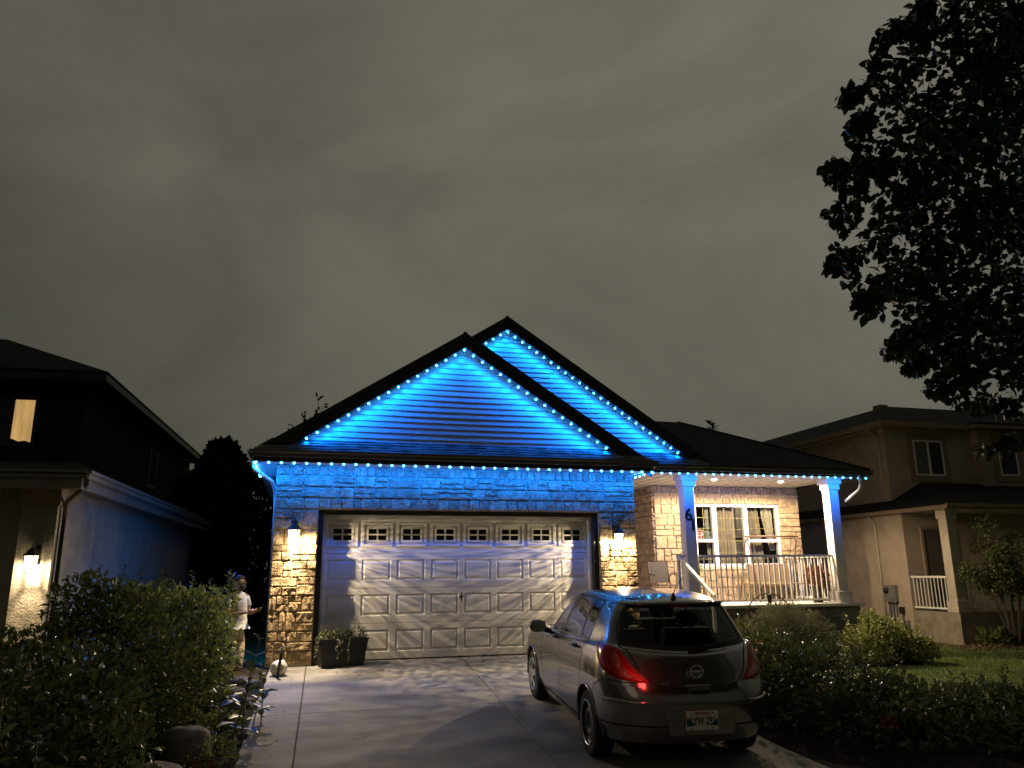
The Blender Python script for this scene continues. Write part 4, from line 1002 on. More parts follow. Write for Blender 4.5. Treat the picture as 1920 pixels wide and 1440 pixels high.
def S(u, v, off=0.0):
    """point on the left half of the shell; u station, v level"""
    row = cr1(CT, v)
    # mirror at the centre lines so that the loop closes smoothly
    ext = np.vstack([row[1] * [-1, 1, 1], row, row[-2] * [-1, 1, 1]])
    p = cr1(ext, u + 1)
    if off:
        e = 1e-3
        du = S(min(u + e, 13), v) - S(max(u - e, 0), v); dv = S(u, min(v + e, 9)) - S(u, max(v - e, 0))
        n = np.cross(dv, du); n /= (np.linalg.norm(n) + 1e-12)
        c = np.array([0, 1.0, 0.7])
        if np.dot(n, p - c) < 0: n = -n
        p = p + n * off
    return p
NU, NV = 13 * 9, 9 * 7
US = np.linspace(0, 13, NU + 1); VS = np.linspace(0, 9, NV + 1)
# make grid lines fall on the window outline
def snapgrid(G, marks):
    for m in marks: G[np.argmin(abs(G - m))] = m
    return G
US = snapgrid(US, [3.75, 5.35, 7.0, 7.12, 8.72, 8.82, 9.55, 11.35]); VS = snapgrid(VS, [4.98, 5.12, 7.0, 7.1])
GRID = np.array([[S(u, v) for u in US] for v in VS])
WHEELS = [(0.0, 0.305), (2.6, 0.305)]; RA = 0.355
def region(u, v, p):
    for (wy, wz) in WHEELS:
        if abs(p[0]) > 0.55 and (p[1] - wy) ** 2 + (p[2] - wz) ** 2 < RA ** 2: return None
    if 5.12 < v < 7.0:
        if u < 3.75: return 'windscreen'
        if 5.35 < u < 7.0: return 'front_window'
        if 7.12 < u < 8.72: return 'rear_window'
        if 8.82 < u < 9.55: return 'quarter_window'
        if u > 11.35: return 'back_glass'
    if v <= 4.98 + 0.14 and v > 0.55:
        if 5.15 < u < 7.06: return 'front_door'
        if 7.06 < u < 9.45 and v > 1.2 or (7.06 < u < 8.9 and v <= 1.2): return 'rear_door'
    if u > 10.45:
        if v < 2.62: return 'rear_bumper'
        if v > 2.62 and u > 11.9 - 0.0 * v and v < 5.12: return 'tailgate'
    return 'body'
CENT = {}
def build_side(sgn, parts_out):
    """cells of the shell sorted into panels"""
    cells = {}
    for j in range(NV):
        for i in range(NU):
            u = (US[i] + US[i + 1]) / 2; v = (VS[j] + VS[j + 1]) / 2
            p = (GRID[j, i] + GRID[j + 1, i + 1]) / 2
            g = region(u, v, p)
            if g: cells.setdefault(g, []).append((j, i))
    for g, cl in cells.items():
        parts_out.setdefault(g if g in ('body', 'windscreen', 'back_glass', 'tailgate', 'rear_bumper') else (g, sgn), []).append((sgn, cl))
PO = {}
build_side(-1, PO); build_side(1, PO)
def vert(j, i, sgn):
    p = GRID[j, i].copy()
    for (wy, wz) in WHEELS:      # clean round wheel arches
        d = math.hypot(p[1] - wy, p[2] - wz)
        if abs(p[0]) > 0.55 and d < RA + 0.008 and d > 1e-4:
            k = RA / d
            if p[2] > 0.2 or True: p[1] = wy + (p[1] - wy) * k; p[2] = max(wz + (p[2] - wz) * k, 0.19)
    return (p[0] if sgn < 0 else -p[0], p[1], p[2])
def panel(key, name, m, parent=car):
    vid = {}; mb = MB()
    for sgn, cl in PO[key]:
        for (j, i) in cl:
            f = []
            for (a, b) in ((j, i), (j, i + 1), (j + 1, i + 1), (j + 1, i)):
                c = vert(a, b, sgn); k = (round(c[0], 4), round(c[1], 4), round(c[2], 4))
                if k not in vid: vid[k] = len(mb.v); mb.v.append(c)
                f.append(vid[k])
            f2 = []
            for q in f:
                if q not in f2: f2.append(q)
            if len(f2) >= 3: mb.f.append(tuple(f2) if sgn < 0 else tuple(f2[::-1]))
    return mb.build(name, m, parent, smooth=True, local=True, fixn=False)
body = panel('body', 'body', M['paint'])
tailgate = panel('tailgate', 'tailgate', M['paint'])
bumper = panel('rear_bumper', 'rear_bumper', M['paint'])
panel('windscreen', 'windscreen', M['car_glass']); bglass = panel('back_glass', 'back_window', M['tint_glass'])
doors = {}
for s in (-1, 1):
    for g in ('front_door', 'rear_door'):
        d = panel((g, s), g, M['paint']); doors[(g, s)] = d
        panel((g.replace('door', 'window'), s), 'window', M['car_glass'], d)
    panel(('quarter_window', s), 'quarter_window', M['car_glass'])
# ribbons that follow the shell: panel gaps, seals, mouldings
def ribbon(mb, uv, w, off, sgn, sub=8):
    pts = []
    for (a, b) in zip(uv[:-1], uv[1:]):
        for k in range(sub): pts.append((a[0] + (b[0] - a[0]) * k / sub, a[1] + (b[1] - a[1]) * k / sub))
    pts.append(uv[-1])
    P = [Vector(S(u, v, off)) for u, v in pts]; Q = [Vector(S(u, v, off + 0.01)) for u, v in pts]
    o = len(mb.v)
    for i, p in enumerate(P):
        d = (P[min(i + 1, len(P) - 1)] - P[max(i - 1, 0)]).normalized(); n = (Q[i] - p).normalized(); t = d.cross(n).normalized() * (w / 2)
        for q in (p + t, p - t): mb.v.append((q.x if sgn < 0 else -q.x, q.y, q.z))
    for i in range(len(P) - 1): mb.f.append((o + 2 * i, o + 2 * i + 1, o + 2 * i + 3, o + 2 * i + 2))
    return mb
for s in (-1, 1):
    fd = [(5.12, 4.9), (5.08, 3.0), (5.12, 1.0), (5.2, 0.55), (7.0, 0.55), (7.05, 2.0), (7.06, 5.0), (6.95, 7.1)]
    rd = [(7.06, 0.55), (8.75, 0.55), (8.95, 1.15), (9.4, 1.75), (9.5, 2.6), (9.45, 4.0), (9.62, 5.1)]
    mb = MB(); ribbon(mb, fd, 0.008, 0.002, s); ribbon(mb, rd, 0.008, 0.002, s); mb.build('door_gap', M['frit'], car, local=True, fixn=False)
    mb = MB()
    for q in ([(5.35, 5.1), (7.06, 5.1), (9.55, 5.1)], [(5.35, 7.04), (7.06, 7.04), (9.55, 7.04)]): ribbon(mb, q, 0.02, 0.003, s)
    for q in ([(5.35, 5.1), (5.35, 7.04)], [(9.55, 5.1), (9.55, 7.04)]): ribbon(mb, q, 0.022, 0.003, s)
    for q in ([(7.06, 5.1), (7.06, 7.04)],): ribbon(mb, q, 0.055, 0.003, s)
    for q in ([(8.77, 5.1), (8.77, 7.04)],): ribbon(mb, q, 0.03, 0.003, s)
    mb.build('window_seal', M['frit'], car, local=True, fixn=False)
    mb = MB(); ribbon(mb, [(5.2, 0.30), (7.0, 0.30), (8.9, 0.32)], 0.05, 0.004, s); mb.build('sill_moulding', M['paint'], car, local=True, fixn=False, smooth=True)
# back window border (black ceramic band), tailgate gap, bumper line
mb = MB()
for s in (-1, 1):
    ribbon(mb, [(11.36, 5.12), (12.2, 5.12), (13, 5.12)], 0.05, 0.004, s); ribbon(mb, [(11.36, 6.98), (13, 6.98)], 0.035, 0.004, s); ribbon(mb, [(11.37, 5.1), (11.37, 7.0)], 0.05, 0.004, s)
mb.build('window_seal', M['frit'], tailgate, local=True, fixn=False)
mb = MB()
for s in (-1, 1):
    ribbon(mb, [(11.2, 7.1), (11.15, 5.6), (11.35, 4.9), (11.75, 4.0), (12.1, 3.1), (12.3, 2.72), (12.55, 2.6), (13, 2.58)], 0.012, 0.003, s)
    ribbon(mb, [(12.3, 2.6), (12.6, 2.5), (13, 2.48)], 0.05, 0.003, s)
mb.build('tailgate_gap', M['frit'], tailgate, local=True, fixn=False)
for s in (-1, 1):
    ribbon(MB(), [(10.35, 1.1), (10.5, 2.3), (10.95, 2.72), (11.6, 2.72), (12.1, 2.8)], 0.007, 0.003, s).build('bumper_gap', M['frit'], bumper, local=True, fixn=False)
    ribbon(MB(), [(10.7, 1.0), (11.6, 1.0), (12.45, 1.0)], 0.012, 0.004, s).build('bumper_crease', M['frit'], bumper, local=True, fixn=False)
# tail lamps: curved lens between two edges on the shell
def lens(sgn, A, B, off, n=18, m=10, bulge=0.012):
    mb = MB()
    def ev(C, t):
        P = np.array(C, float); return cr1(P, t * (len(P) - 1))
    for i in range(n + 1):
        t = i / n; a, b = ev(A, t), ev(B, t)
        for j in range(m + 1):
            k = j / m; q = a + (b - a) * k
            e = min(1.0, 6 * min(t, 1 - t) + 0.2) * (1 - (2 * k - 1) ** 4)
            p = S(q[0], q[1], off + bulge * e); mb.v.append((p[0] if sgn < 0 else -p[0], p[1], p[2]))
    for i in range(n):
        for j in range(m):
            a = i * (m + 1) + j; f = (a, a + 1, a + m + 2, a + m + 1); mb.f.append(f if sgn < 0 else f[::-1])
    return mb
M['tail_red'] = mat('red_tail_lens', (0.32, 0.008, 0.006), 0.16, var=0.25, nscale=40, coat=0.25, spec=0.35)
M['tail_glow_patch'] = emis('tail_lens_glow', (1.0, 0.03, 0.02), 0.30)
M['tail_clear'] = mat('clear_reverse_lens', (0.42, 0.06, 0.05), 0.08, var=0.2, nscale=60, coat=1.0)
TA = [(10.35, 4.75), (10.75, 4.85), (11.15, 4.5), (11.55, 3.9), (11.9, 3.3), (12.18, 2.83)]
TB = [(10.35, 4.70), (10.42, 3.9), (10.72, 3.25), (11.15, 2.92), (11.65, 2.8), (12.16, 2.78)]
for s in (-1, 1):
    lp = lens(s, TA, TB, 0.002).build('tail_lamp', M['tail_red'], car, local=True, smooth=True, fixn=False)
    lens(s, [(11.25, 3.9), (11.4, 3.75), (11.55, 3.5)], [(11.2, 3.5), (11.32, 3.3), (11.5, 3.2)], 0.014, 8, 6, 0.006).build('round_cell', M['tail_clear'], lp, local=True, smooth=True, fixn=False)
    lens(s, [(11.6, 3.35), (11.85, 3.15), (12.05, 2.92)], [(11.62, 2.98), (11.82, 2.88), (12.02, 2.83)], 0.014, 8, 5, 0.004).build('lower_cell', M['tail_clear'], lp, local=True, smooth=True, fixn=False)
# red lamp added off the tailgate, plus a glowing patch, to redden it
tg = [d for d in [S(12.05, 3.0, 0.17)]][0]
gl = bpy.data.lights.new('added_red_lamp', 'POINT'); gl.energy = 1.1; gl.color = (1.0, 0.06, 0.05); gl.shadow_soft_size = 0.05
go = bpy.data.objects.new('added_red_lamp', gl); COL.objects.link(go); go.parent = car; go.location = tuple(tg)
lens(-1, [(11.9, 3.04), (12.0, 2.95), (12.1, 2.86)], [(11.9, 2.94), (12.0, 2.88), (12.1, 2.82)], 0.022, 4, 3, 0.003).build('red_glow_patch', M['tail_glow_patch'], car, local=True, smooth=True, fixn=False)
# rub strips on the bumper corners
for s in (-1, 1): lens(s, [(10.95, 2.02), (11.6, 2.02), (12.12, 2.0)], [(10.95, 1.86), (11.6, 1.86), (12.12, 1.84)], 0.004, 14, 5, 0.016).build('rub_strip', M['paint'], bumper, local=True, smooth=True, fixn=False)
# number plate recess and plate
def rear_y(x, z):
    best = None
    for v in np.linspace(0.2, 5.2, 140):
        p = S(13 - abs(x) / 0.53 if abs(x) < 0.53 else 12, v)
        if best is None or abs(p[2] - z) < best[0]: best = (abs(p[2] - z), p[1])
    return best[1]
py = rear_y(0.05, 0.50)
rec = MB().hexa([(-0.36, py - 0.006, 0.60), (0.36, py - 0.006, 0.60), (0.30, py - 0.006, 0.36), (-0.30, py - 0.006, 0.36)], [(-0.36, py + 0.05, 0.60), (0.36, py + 0.05, 0.60), (0.30, py + 0.05, 0.36), (-0.30, py + 0.05, 0.36)])
rec.build('plate_recess', M['paint'], bumper, local=True)
M['plate_w'] = mat('plate_white', (0.78, 0.74, 0.66), 0.5, var=0.05)
M['plate_g'] = mat('plate_green_print', (0.02, 0.10, 0.08), 0.5, var=0.3)
M['ink'] = mat('plate_ink', (0.01, 0.012, 0.015), 0.5)
plate = MB().box(-0.155, 0.155, py - 0.016, py - 0.010, 0.40, 0.565, 0.002).build('number_plate', M['plate_w'], car, local=True)
MB().add([(-0.15, py - 0.0165, 0.435), (-0.06, py - 0.0165, 0.442), (-0.09, py - 0.0165, 0.468), (-0.13, py - 0.0165, 0.50), (-0.15, py - 0.0165, 0.505)], [(0, 1, 2, 3, 4)]).add([(0.15, py - 0.0165, 0.435), (0.06, py - 0.0165, 0.442), (0.10, py - 0.0165, 0.462), (0.13, py - 0.0165, 0.49), (0.15, py - 0.0165, 0.50)], [(0, 1, 2, 3, 4)]).build('printed_hills', M['plate_g'], plate, local=True)
RX90 = (R_(90), 0, 0)
text_part('plate_number', 'KYW 291', 0.095, M['ink'], plate, (0, py - 0.018, 0.475), RX90, 0.0006, scale=(0.66, 1.0, 1), bold=0.001)
text_part('plate_heading', 'Manitoba', 0.036, M['red'], plate, (0, py - 0.018, 0.545), RX90, 0.0005, bold=0.0005)
for sx in (-0.1, 0.1): MB().lathe([(0.006, 0), (0.006, -0.003), (0.001, -0.004)], (sx, py - 0.016, 0.545), 8, 'Y').lathe([(0.006, 0), (0.006, -0.003), (0.001, -0.004)], (sx, py - 0.016, 0.415), 8, 'Y').build('screw', M['ink'], plate, local=True)
# handle recess, emblem ring with bar, model lettering
hy = rear_y(0, 0.735)
MB().hexa([(-0.115, hy - 0.012, 0.775), (0.115, hy - 0.012, 0.775), (0.10, hy - 0.020, 0.705), (-0.10, hy - 0.020, 0.705)], [(-0.115, hy + 0.03, 0.775), (0.115, hy + 0.03, 0.775), (0.10, hy + 0.03, 0.705), (-0.10, hy + 0.03, 0.705)]).build('handle_cover', M['paint'], tailgate, local=True)
MB().box(-0.09, 0.09, hy - 0.028, hy - 0.019, 0.700, 0.738, 0.004).build('handle_recess', M['frit'], tailgate, local=True)
ey = rear_y(0, 0.885) - 0.03
em = MB(); rp = [(0.062 * math.cos(a), ey - 0.018 - 0.018 * math.sin(a) * 0.3, 0.885 + 0.056 * math.sin(a)) for a in np.linspace(0, 2 * math.pi, 25)]
em.tube(rp, 0.0075, 6, False).box(-0.075, 0.075, ey - 0.026, ey - 0.012, 0.875, 0.895, 0.003)
em.build('emblem', M['chrome'], tailgate, local=True, smooth=False)
def place_on_tail(u, v): return S(u, v, 0.004)
vl = rear_y(-0.36, 0.775)
text_part('model_lettering', 'VERSA', 0.05, M['chrome'], tailgate, (-0.36, vl - 0.014 + 0.02, 0.775), (R_(76), 0, R_(-7)), 0.002, scale=(1.2, 0.8, 1))
# wiper, spoiler lip, aerial
wy_ = rear_y(0, 1.06)
MB().tube([(0.02, wy_ - 0.03, 1.05), (0.18, wy_ - 0.012, 1.075), (0.42, wy_ + 0.035, 1.10)], [0.012, 0.008, 0.005], 6).tube([(0.06, wy_ - 0.018, 1.085), (0.44, wy_ + 0.038, 1.115)], 0.006, 5).lathe([(0.022, 0.0), (0.022, -0.03), (0.01, -0.034)], (0.02, wy_ - 0.005, 1.05), 10, 'Y').build('wiper', M['black'], tailgate, local=True, smooth=True)
sp_ = MB(); n_ = 16
for i in range(n_ + 1):
    u = 11.3 + (26 - 22.6) * i / n_
    def SS(u, v, off): 
        if u <= 13: return S(u, v, off)
        p = S(26 - u, v, off); return np.array([-p[0], p[1], p[2]])
    a = SS(u, 7.55, 0.012); b = SS(u, 7.05, 0.035); c = SS(u, 6.95, 0.008); d = SS(u, 7.2, 0.0)
    b = b + np.array([0, -0.035, 0.012])
    sp_.v += [tuple(a), tuple(b), tuple(c), tuple(d)]
for i in range(n_):
    for k in range(3): sp_.f.append((i * 4 + k, i * 4 + k + 1, i * 4 + k + 5, i * 4 + k + 4))
sp_.build('roof_spoiler', M['paint'], tailgate, local=True, smooth=True, fixn=False)
MB().box(-0.09, 0.09, -0.392, -0.372, 1.428, 1.444, 0.003).build('brake_lamp', M['tail_red'], tailgate, local=True)
ab = S(13, 8.35); MB().lathe([(0.03, -0.01), (0.028, 0.012), (0.012, 0.05), (0.004, 0.06)], (0.0, ab[1], ab[2] + 0.0), 10).tube([(0.0, ab[1], ab[2] + 0.04), (0.01, ab[1] - 0.06, ab[2] + 0.12), (0.025, ab[1] - 0.16, ab[2] + 0.20)], [0.006, 0.004, 0.003], 6).build('aerial', M['black'], car, local=True, smooth=True)
# door mirrors and handles
for s in (-1, 1):
    X = lambda x: x * s * -1
    mm_ = blob((X(-0.955), 1.72, 1.015), 0.105, 0.075, 0.082, 12, 8)
    mm_.v = [(x, min(max(y, 1.665), 1.80), min(max(z, 0.945), 1.085)) for x, y, z in mm_.v]
    mm_.tube([(X(-0.80), 1.76, 0.96), (X(-0.87), 1.74, 0.975), (X(-0.93), 1.73, 0.985)], [0.04, 0.032, 0.03], 8)
    o = mm_.build('door_mirror', M['black'], car, local=True, smooth=True)
    MB().box(min(X(-0.875), X(-1.035)), max(X(-0.875), X(-1.035)), 1.655, 1.662, 0.955, 1.078, 0.002).build('mirror_glass', M['chrome'], o, local=True)
    for (g, u, v) in (('front_door', 6.72, 3.78), ('rear_door', 8.95, 3.72)):
        p = S(u, v, 0.0); q = S(u - 0.42, v - 0.02, 0.0); p2 = S(u, v, 0.035); q2 = S(u - 0.42, v - 0.02, 0.035)
        f = lambda k: (k[0] * (1 if s < 0 else -1), k[1], k[2])
        h = MB().tube([f(p), f(p2), f(q2), f(q)], [0.016, 0.017, 0.017, 0.016], 8)
        c_ = (np.array(p2) + np.array(q2)) / 2; h.build('door_handle', M['paint'], doors[(g, s)], local=True, smooth=True)
        c0 = S(u - 0.21, v, 0.002)
        rc = MB(); nrm = Vector(S(u - 0.21, v, 0.01)) - Vector(c0)
        blobm = blob(f(c0), 0.008, 0.062, 0.03, 12, 6); blobm.build('handle_recess', M['frit'], doors[(g, s)], local=True, smooth=True)
# wheels with tyre, rim and cover
def wheel(x, y, s, cover):
    w = MB().lathe([(0.19, 0.085), (0.205, 0.098), (0.27, 0.10), (0.300, 0.085), (0.307, 0.05), (0.307, -0.05), (0.300, -0.085), (0.27, -0.10), (0.19, -0.085)], (0, 0, 0), 36, 'X', False)
    w.v = [(x + a * s, y + b, 0.305 + c) for a, b, c in w.v]
    W_ = w.build('wheel', M['tyre'], car, local=True, smooth=True)
    rim = MB().lathe([(0.205, 0.092), (0.212, 0.098), (0.205, 0.10), (0.195, 0.088), (0.185, 0.04), (0.05, 0.05), (0.001, 0.05)], (0, 0, 0), 36, 'X', False)
    rim.v = [(x + a * s, y + b, 0.305 + c) for a, b, c in rim.v]; rim.build('rim', M['steel'], W_, local=True, smooth=True)
    if cover:
        hc = MB()
        hc.lathe([(0.205, 0.100), (0.198, 0.108), (0.182, 0.106), (0.176, 0.092), (0.186, 0.086)], (0, 0, 0), 36, 'X', False)
        hc.lathe([(0.062, 0.085), (0.058, 0.112), (0.03, 0.118), (0.001, 0.119)], (0, 0, 0), 20, 'X')
        for k in range(5):
            a = 2 * math.pi * k / 5 + 0.3
            ca, sa = math.cos(a), math.sin(a)
            def P(rr, t, h): return (h, rr * ca - t * sa, rr * sa + t * ca)
            hc.hexa([P(0.05, -0.034, 0.112), P(0.05, 0.034, 0.112), P(0.185, 0.05, 0.100), P(0.185, -0.05, 0.100)], [P(0.05, -0.03, 0.085), P(0.05, 0.03, 0.085), P(0.185, 0.045, 0.085), P(0.185, -0.045, 0.085)])
        hc.v = [(x + a * s, y + b, 0.305 + c) for a, b, c in hc.v]; hc.build('wheel_cover', M['alloy'], W_, local=True)
    else:
        st_ = MB().lathe([(0.19, 0.075), (0.17, 0.06), (0.12, 0.085), (0.09, 0.085), (0.07, 0.06), (0.03, 0.065), (0.001, 0.065)], (0, 0, 0), 30, 'X', False)
        st_.v = [(x + a * s, y + b, 0.305 + c) for a, b, c in st_.v]; st_.build('steel_disc', M['steel'], W_, local=True, smooth=True)
        rg = MB().lathe([(0.207, 0.098), (0.214, 0.104), (0.206, 0.107), (0.199, 0.099)], (0, 0, 0), 36, 'X', False); rg.v = [(x + a * s, y + b, 0.305 + c) for a, b, c in rg.v]; rg.build('rim_lip', M['alloy'], W_, local=True, smooth=True)
    # dark wheel house
    wh_ = MB(); n = 20
    for k in range(n + 1):
        a = math.pi * (k / n) * 1.1 - 0.05 * math.pi
        for xx in (0.835, 0.52): wh_.v.append((s * xx * -1 * -1 if s > 0 else -xx, y + (RA - 0.002) * math.cos(a), 0.305 + (RA - 0.002) * math.sin(a)))
    for k in range(n): wh_.f.append((2 * k, 2 * k + 1, 2 * k + 3, 2 * k + 2))
    wh_.build('wheel_arch_liner', M['frit'], car, local=True, smooth=True, fixn=False)
wheel(-0.735, 0, -1, False); wheel(-0.735, 2.6, -1, True); wheel(0.735, 0, 1, False); wheel(0.735, 2.6, 1, True)
for s in (-1, 1):
    for wy in (0.0, 2.6):
        pts = []
        for a in np.linspace(R_(-8), R_(188), 30):
            yy, zz = wy + (RA + 0.004) * math.cos(a), 0.305 + (RA + 0.004) * math.sin(a)
            # nearest shell point
            sel = GRID.reshape(-1, 3); sel = sel[(abs(sel[:, 0]) > 0.55)]
            k = np.argmin((sel[:, 1] - yy) ** 2 + (sel[:, 2] - zz) ** 2); pts.append(((sel[k, 0] - 0.004) * (1 if s < 0 else -1), yy, zz))
        xs_ = np.array([p[0] for p in pts]); xs_ = np.convolve(np.pad(xs_, 3, 'edge'), np.ones(7) / 7, 'valid')
        MB().tube([(xs_[i], pts[i][1], pts[i][2]) for i in range(len(pts))], 0.011, 6).build('arch_lip', M['paint'], car, local=True, smooth=True)
# under body and cabin
MB().box(-0.60, 0.60, -0.50, 3.1, 0.21, 0.32).build('floor_pan', M['frit'], car, local=True)
MB().box(-0.70, 0.70, -0.45, 0.42, 0.32, 0.90).box(-0.70, 0.70, 1.85, 2.3, 0.32, 0.96).build('cabin_trim', M['cabin'], car, local=True)
def seat(x, y, zs, w):
    q = MB().box(x - w, x + w, y, y + 0.42, 0.36, zs, 0.03)
    q.hexa([(x - w, y - 0.02, zs), (x + w, y - 0.02, zs), (x + w * 0.85, y - 0.16, 1.14), (x - w * 0.85, y - 0.16, 1.14)], [(x - w, y + 0.10, zs), (x + w, y + 0.10, zs), (x + w * 0.85, y - 0.06, 1.14), (x - w * 0.85, y - 0.06, 1.14)])
    o = q.build('seat', M['cabin'], car, local=True)
    hb = blob((x, y - 0.14, 1.235), 0.13, 0.05, 0.085, 12, 8); hb.tube([(x - 0.05, y - 0.13, 1.1), (x - 0.05, y - 0.14, 1.2)], 0.008, 5).tube([(x + 0.05, y - 0.13, 1.1), (x + 0.05, y - 0.14, 1.2)], 0.008, 5)
    hb.build('headrest', M['seatgrey'], o, local=True, smooth=True)
seat(-0.36, 1.25, 0.56, 0.25); seat(0.36, 1.25, 0.56, 0.25); seat(-0.36, 0.42, 0.56, 0.30); seat(0.36, 0.42, 0.56, 0.30)
# ================================================================== neighbour on the left (local frame at the pier corner)
lh = thing('neighbour_house', (-3.45, -1.72, -0.3), 'dark two-storey house at left with a lit upstairs window and porch lantern', 'house', rot=(0, 0, R_(-2.4)))
M['pale_gutter'] = mat('almond_gutter', (0.22, 0.20, 0.165), 0.4, var=0.08)
M['lit'] = emis('lit_room_window', (1.0, 0.60, 0.22), 0.55)
def curtain_glow(m):
    # light and shade of blind folds put into the flat pane's glow
    t = m.node_tree; e = [n for n in t.nodes if n.type == 'EMISSION'][0]
    g = nn(t, 'ShaderNodeNewGeometry'); mp_ = nn(t, 'ShaderNodeMapping'); mp_.inputs['Scale'].default_value = (16, 16, 1.5); no = nn(t, 'ShaderNodeTexNoise'); no.inputs['Scale'].default_value = 1.0; no.inputs['Detail'].default_value = 4
    t.links.new(g.outputs['Position'], mp_.inputs['Vector']); t.links.new(mp_.outputs[0], no.inputs['Vector'])
    r_ = nn(t, 'ShaderNodeMapRange'); r_.inputs['From Min'].default_value = 0.3; r_.inputs['From Max'].default_value = 0.7; r_.inputs['To Min'].default_value = 0.34; r_.inputs['To Max'].default_value = 0.62
    t.links.new(no.outputs['Fac'], r_.inputs['Value']); t.links.new(r_.outputs[0], e.inputs['Strength'])
curtain_glow(M['lit'])
M['roof_l'] = mat('neighbour_shingle', (0.02, 0.019, 0.018), 0.9, var=0.3, nscale=6, bump=0.5, bscale=120, spec=0.1)
def lp_(mb, name, m, parent=lh, **k): return mb.build(name, m, parent, local=True, **k)
B0 = 0.0   # local ground, world -0.3
lp_(MB().box(-0.2, 0.0, 0.42, 12, B0 - 0.3, 3.02), 'side_wall', M['stucco_pale'])
lp_(MB().box(-0.44, 0.0, 0.0, 0.42, B0 - 0.3, 2.66), 'pier', M['stucco_pale'])
lp_(MB().box(-0.47, 0.03, -0.03, 0.45, 2.66, 2.93), 'pier_capital', M['stucco_tan'])
lp_(MB().box(-1.9, -0.44, 0.30, 0.42, B0 - 0.3, 3.02).box(-6, -3.0, 0.30, 0.42, B0 - 0.3, 3.02).box(-3.0, -1.9, 0.30, 0.42, 2.4, 3.02), 'front_wall', M['stucco_pale'])
dr = lp_(MB().box(-2.9, -1.9, 0.34, 0.40, B0, 2.4), 'front_door', M['siding_dark'])
lp_(MB().box(-1.98, -1.86, 0.25, 0.31, B0, 2.44).box(-3.0, -1.86, 0.25, 0.31, 2.4, 2.52), 'door_casing', M['trim'], dr)
lp_(MB().box(-6, 0.40, -0.50, -0.46, 2.84, 3.02).box(0.36, 0.40, -0.459, 12, 2.84, 3.02), 'fascia', M['pale_gutter'])
lp_(MB().prism([(y + 0.02, z + 0.33) for y, z in gutterp(-0.56, 2.75)], 'X', -6, 0.47).prism([(-(p[0]) - 0.08, p[1] + 0.33) for p in gutterp(-0.56, 2.75)], 'Y', -0.5, 12), 'gutter', M['pale_gutter'])
lp_(MB().box(-6, 0.359, -0.459, 0.29, 2.935, 2.95).box(0.005, 0.359, 0.43, 12, 2.935, 2.95), 'soffit', M['soffit'])
lr = MB()
slab(lr, (-6, -0.56, 3.07), (0.46, -0.56, 3.07), (-1.19, 4.54, 3.85), (-6, 4.54, 3.85), 0.04); slab(lr, (0.46, -0.56, 3.07), (0.46, 12, 3.07), (-1.19, 12, 3.85), (-1.19, 4.54, 3.85), 0.04)
lp_(lr, 'lower_roof', M['roof_l'])
lp_(MB().box(-7, -1.2, 4.55, 15.9, 3.0, 5.42), 'upper_wall', M['siding_dark'])
for z in np.arange(3.9, 5.4, 0.2): lp_(MB().box(-7, -1.185, 4.535, 15.9, float(z), float(z) + 0.012), 'siding_lap', M['siding_dark'])
ur = MB()
lp_(MB().box(-7, -0.74, 4.08, 4.14, 5.36, 5.52).box(-0.80, -0.74, 4.141, 16.3, 5.36, 5.52), 'upper_fascia', M['brown'])
lp_(MB().box(-7, -0.80, 4.14, 16.3, 5.42, 5.45), 'upper_soffit', M['siding_dark'])
slab(ur, (-7, 4.05, 5.53), (-0.72, 4.05, 5.53), (-3.7, 7.03, 6.9), (-7, 7.03, 6.9), 0.05); slab(ur, (-0.72, 4.05, 5.53), (-0.72, 16.35, 5.53), (-3.7, 13.4, 6.9), (-3.7, 7.03, 6.9), 0.05)
slab(ur, (-0.72, 16.35, 5.53), (-7, 16.35, 5.53), (-7, 13.4, 6.9), (-3.7, 13.4, 6.9), 0.05)
lp_(ur, 'upper_roof', M['roof_l'])
lw = lp_(MB().box(-2.86, -1.98, 4.50, 4.53, 4.12, 4.18).box(-2.86, -1.98, 4.50, 4.53, 5.02, 5.09).box(-2.05, -1.98, 4.50, 4.53, 4.18, 5.02).box(-2.86, -2.80, 4.50, 4.53, 4.18, 5.02).box(-2.45, -2.40, 4.50, 4.53, 4.18, 5.02), 'upper_window', M['brown'])
lp_(MB().box(-2.40, -2.05, 4.52, 4.54, 4.18, 5.02), 'lit_pane', M['lit'], lw); lp_(MB().box(-2.80, -2.45, 4.52, 4.54, 4.18, 5.02), 'dark_pane', M['dark_glass'], lw)
lp_(MB().add([(-2.42, 4.515, 4.18), (-2.05, 4.515, 4.18), (-2.05, 4.515, 4.20), (-2.16, 4.515, 4.235), (-2.26, 4.515, 4.215), (-2.34, 4.515, 4.25), (-2.42, 4.515, 4.28)], [(0, 1, 2, 3, 4, 5, 6)]), 'cluttered_sill', M['black'], lw)
lp_(MB().box(-1.195, -1.18, 10.2, 11.1, 4.0, 4.06).box(-1.195, -1.18, 10.2, 10.26, 4.06, 5.0).box(-1.195, -1.18, 11.04, 11.1, 4.06, 5.0), 'side_window', M['brown'])
lp_(MB().tube([(0.44, -0.40, 3.0), (0.44, -0.38, 2.92), (0.36, -0.30, 2.84), (0.10, 0.06, 2.74), (0.06, 0.12, 2.68), (0.055, 0.14, 2.5)], 0.035, 8), 'downspout', M['pale_gutter'], smooth=True)
lp_(MB().tube([(0.055, 0.14, 2.5), (0.055, 0.14, -0.2)], 0.035, 8), 'downspout', M['brown'])
def lworld(p): return lh.matrix_world @ Vector(p)
bpy.context.view_layer.update()
c = Vector((-3.635, -1.735, 1.60))
ln = wall_lantern(c.x, c.y, c.z, 'lit lantern on the stucco pier of the left neighbour', 130, 1.0, 9.0, None, 0.5)

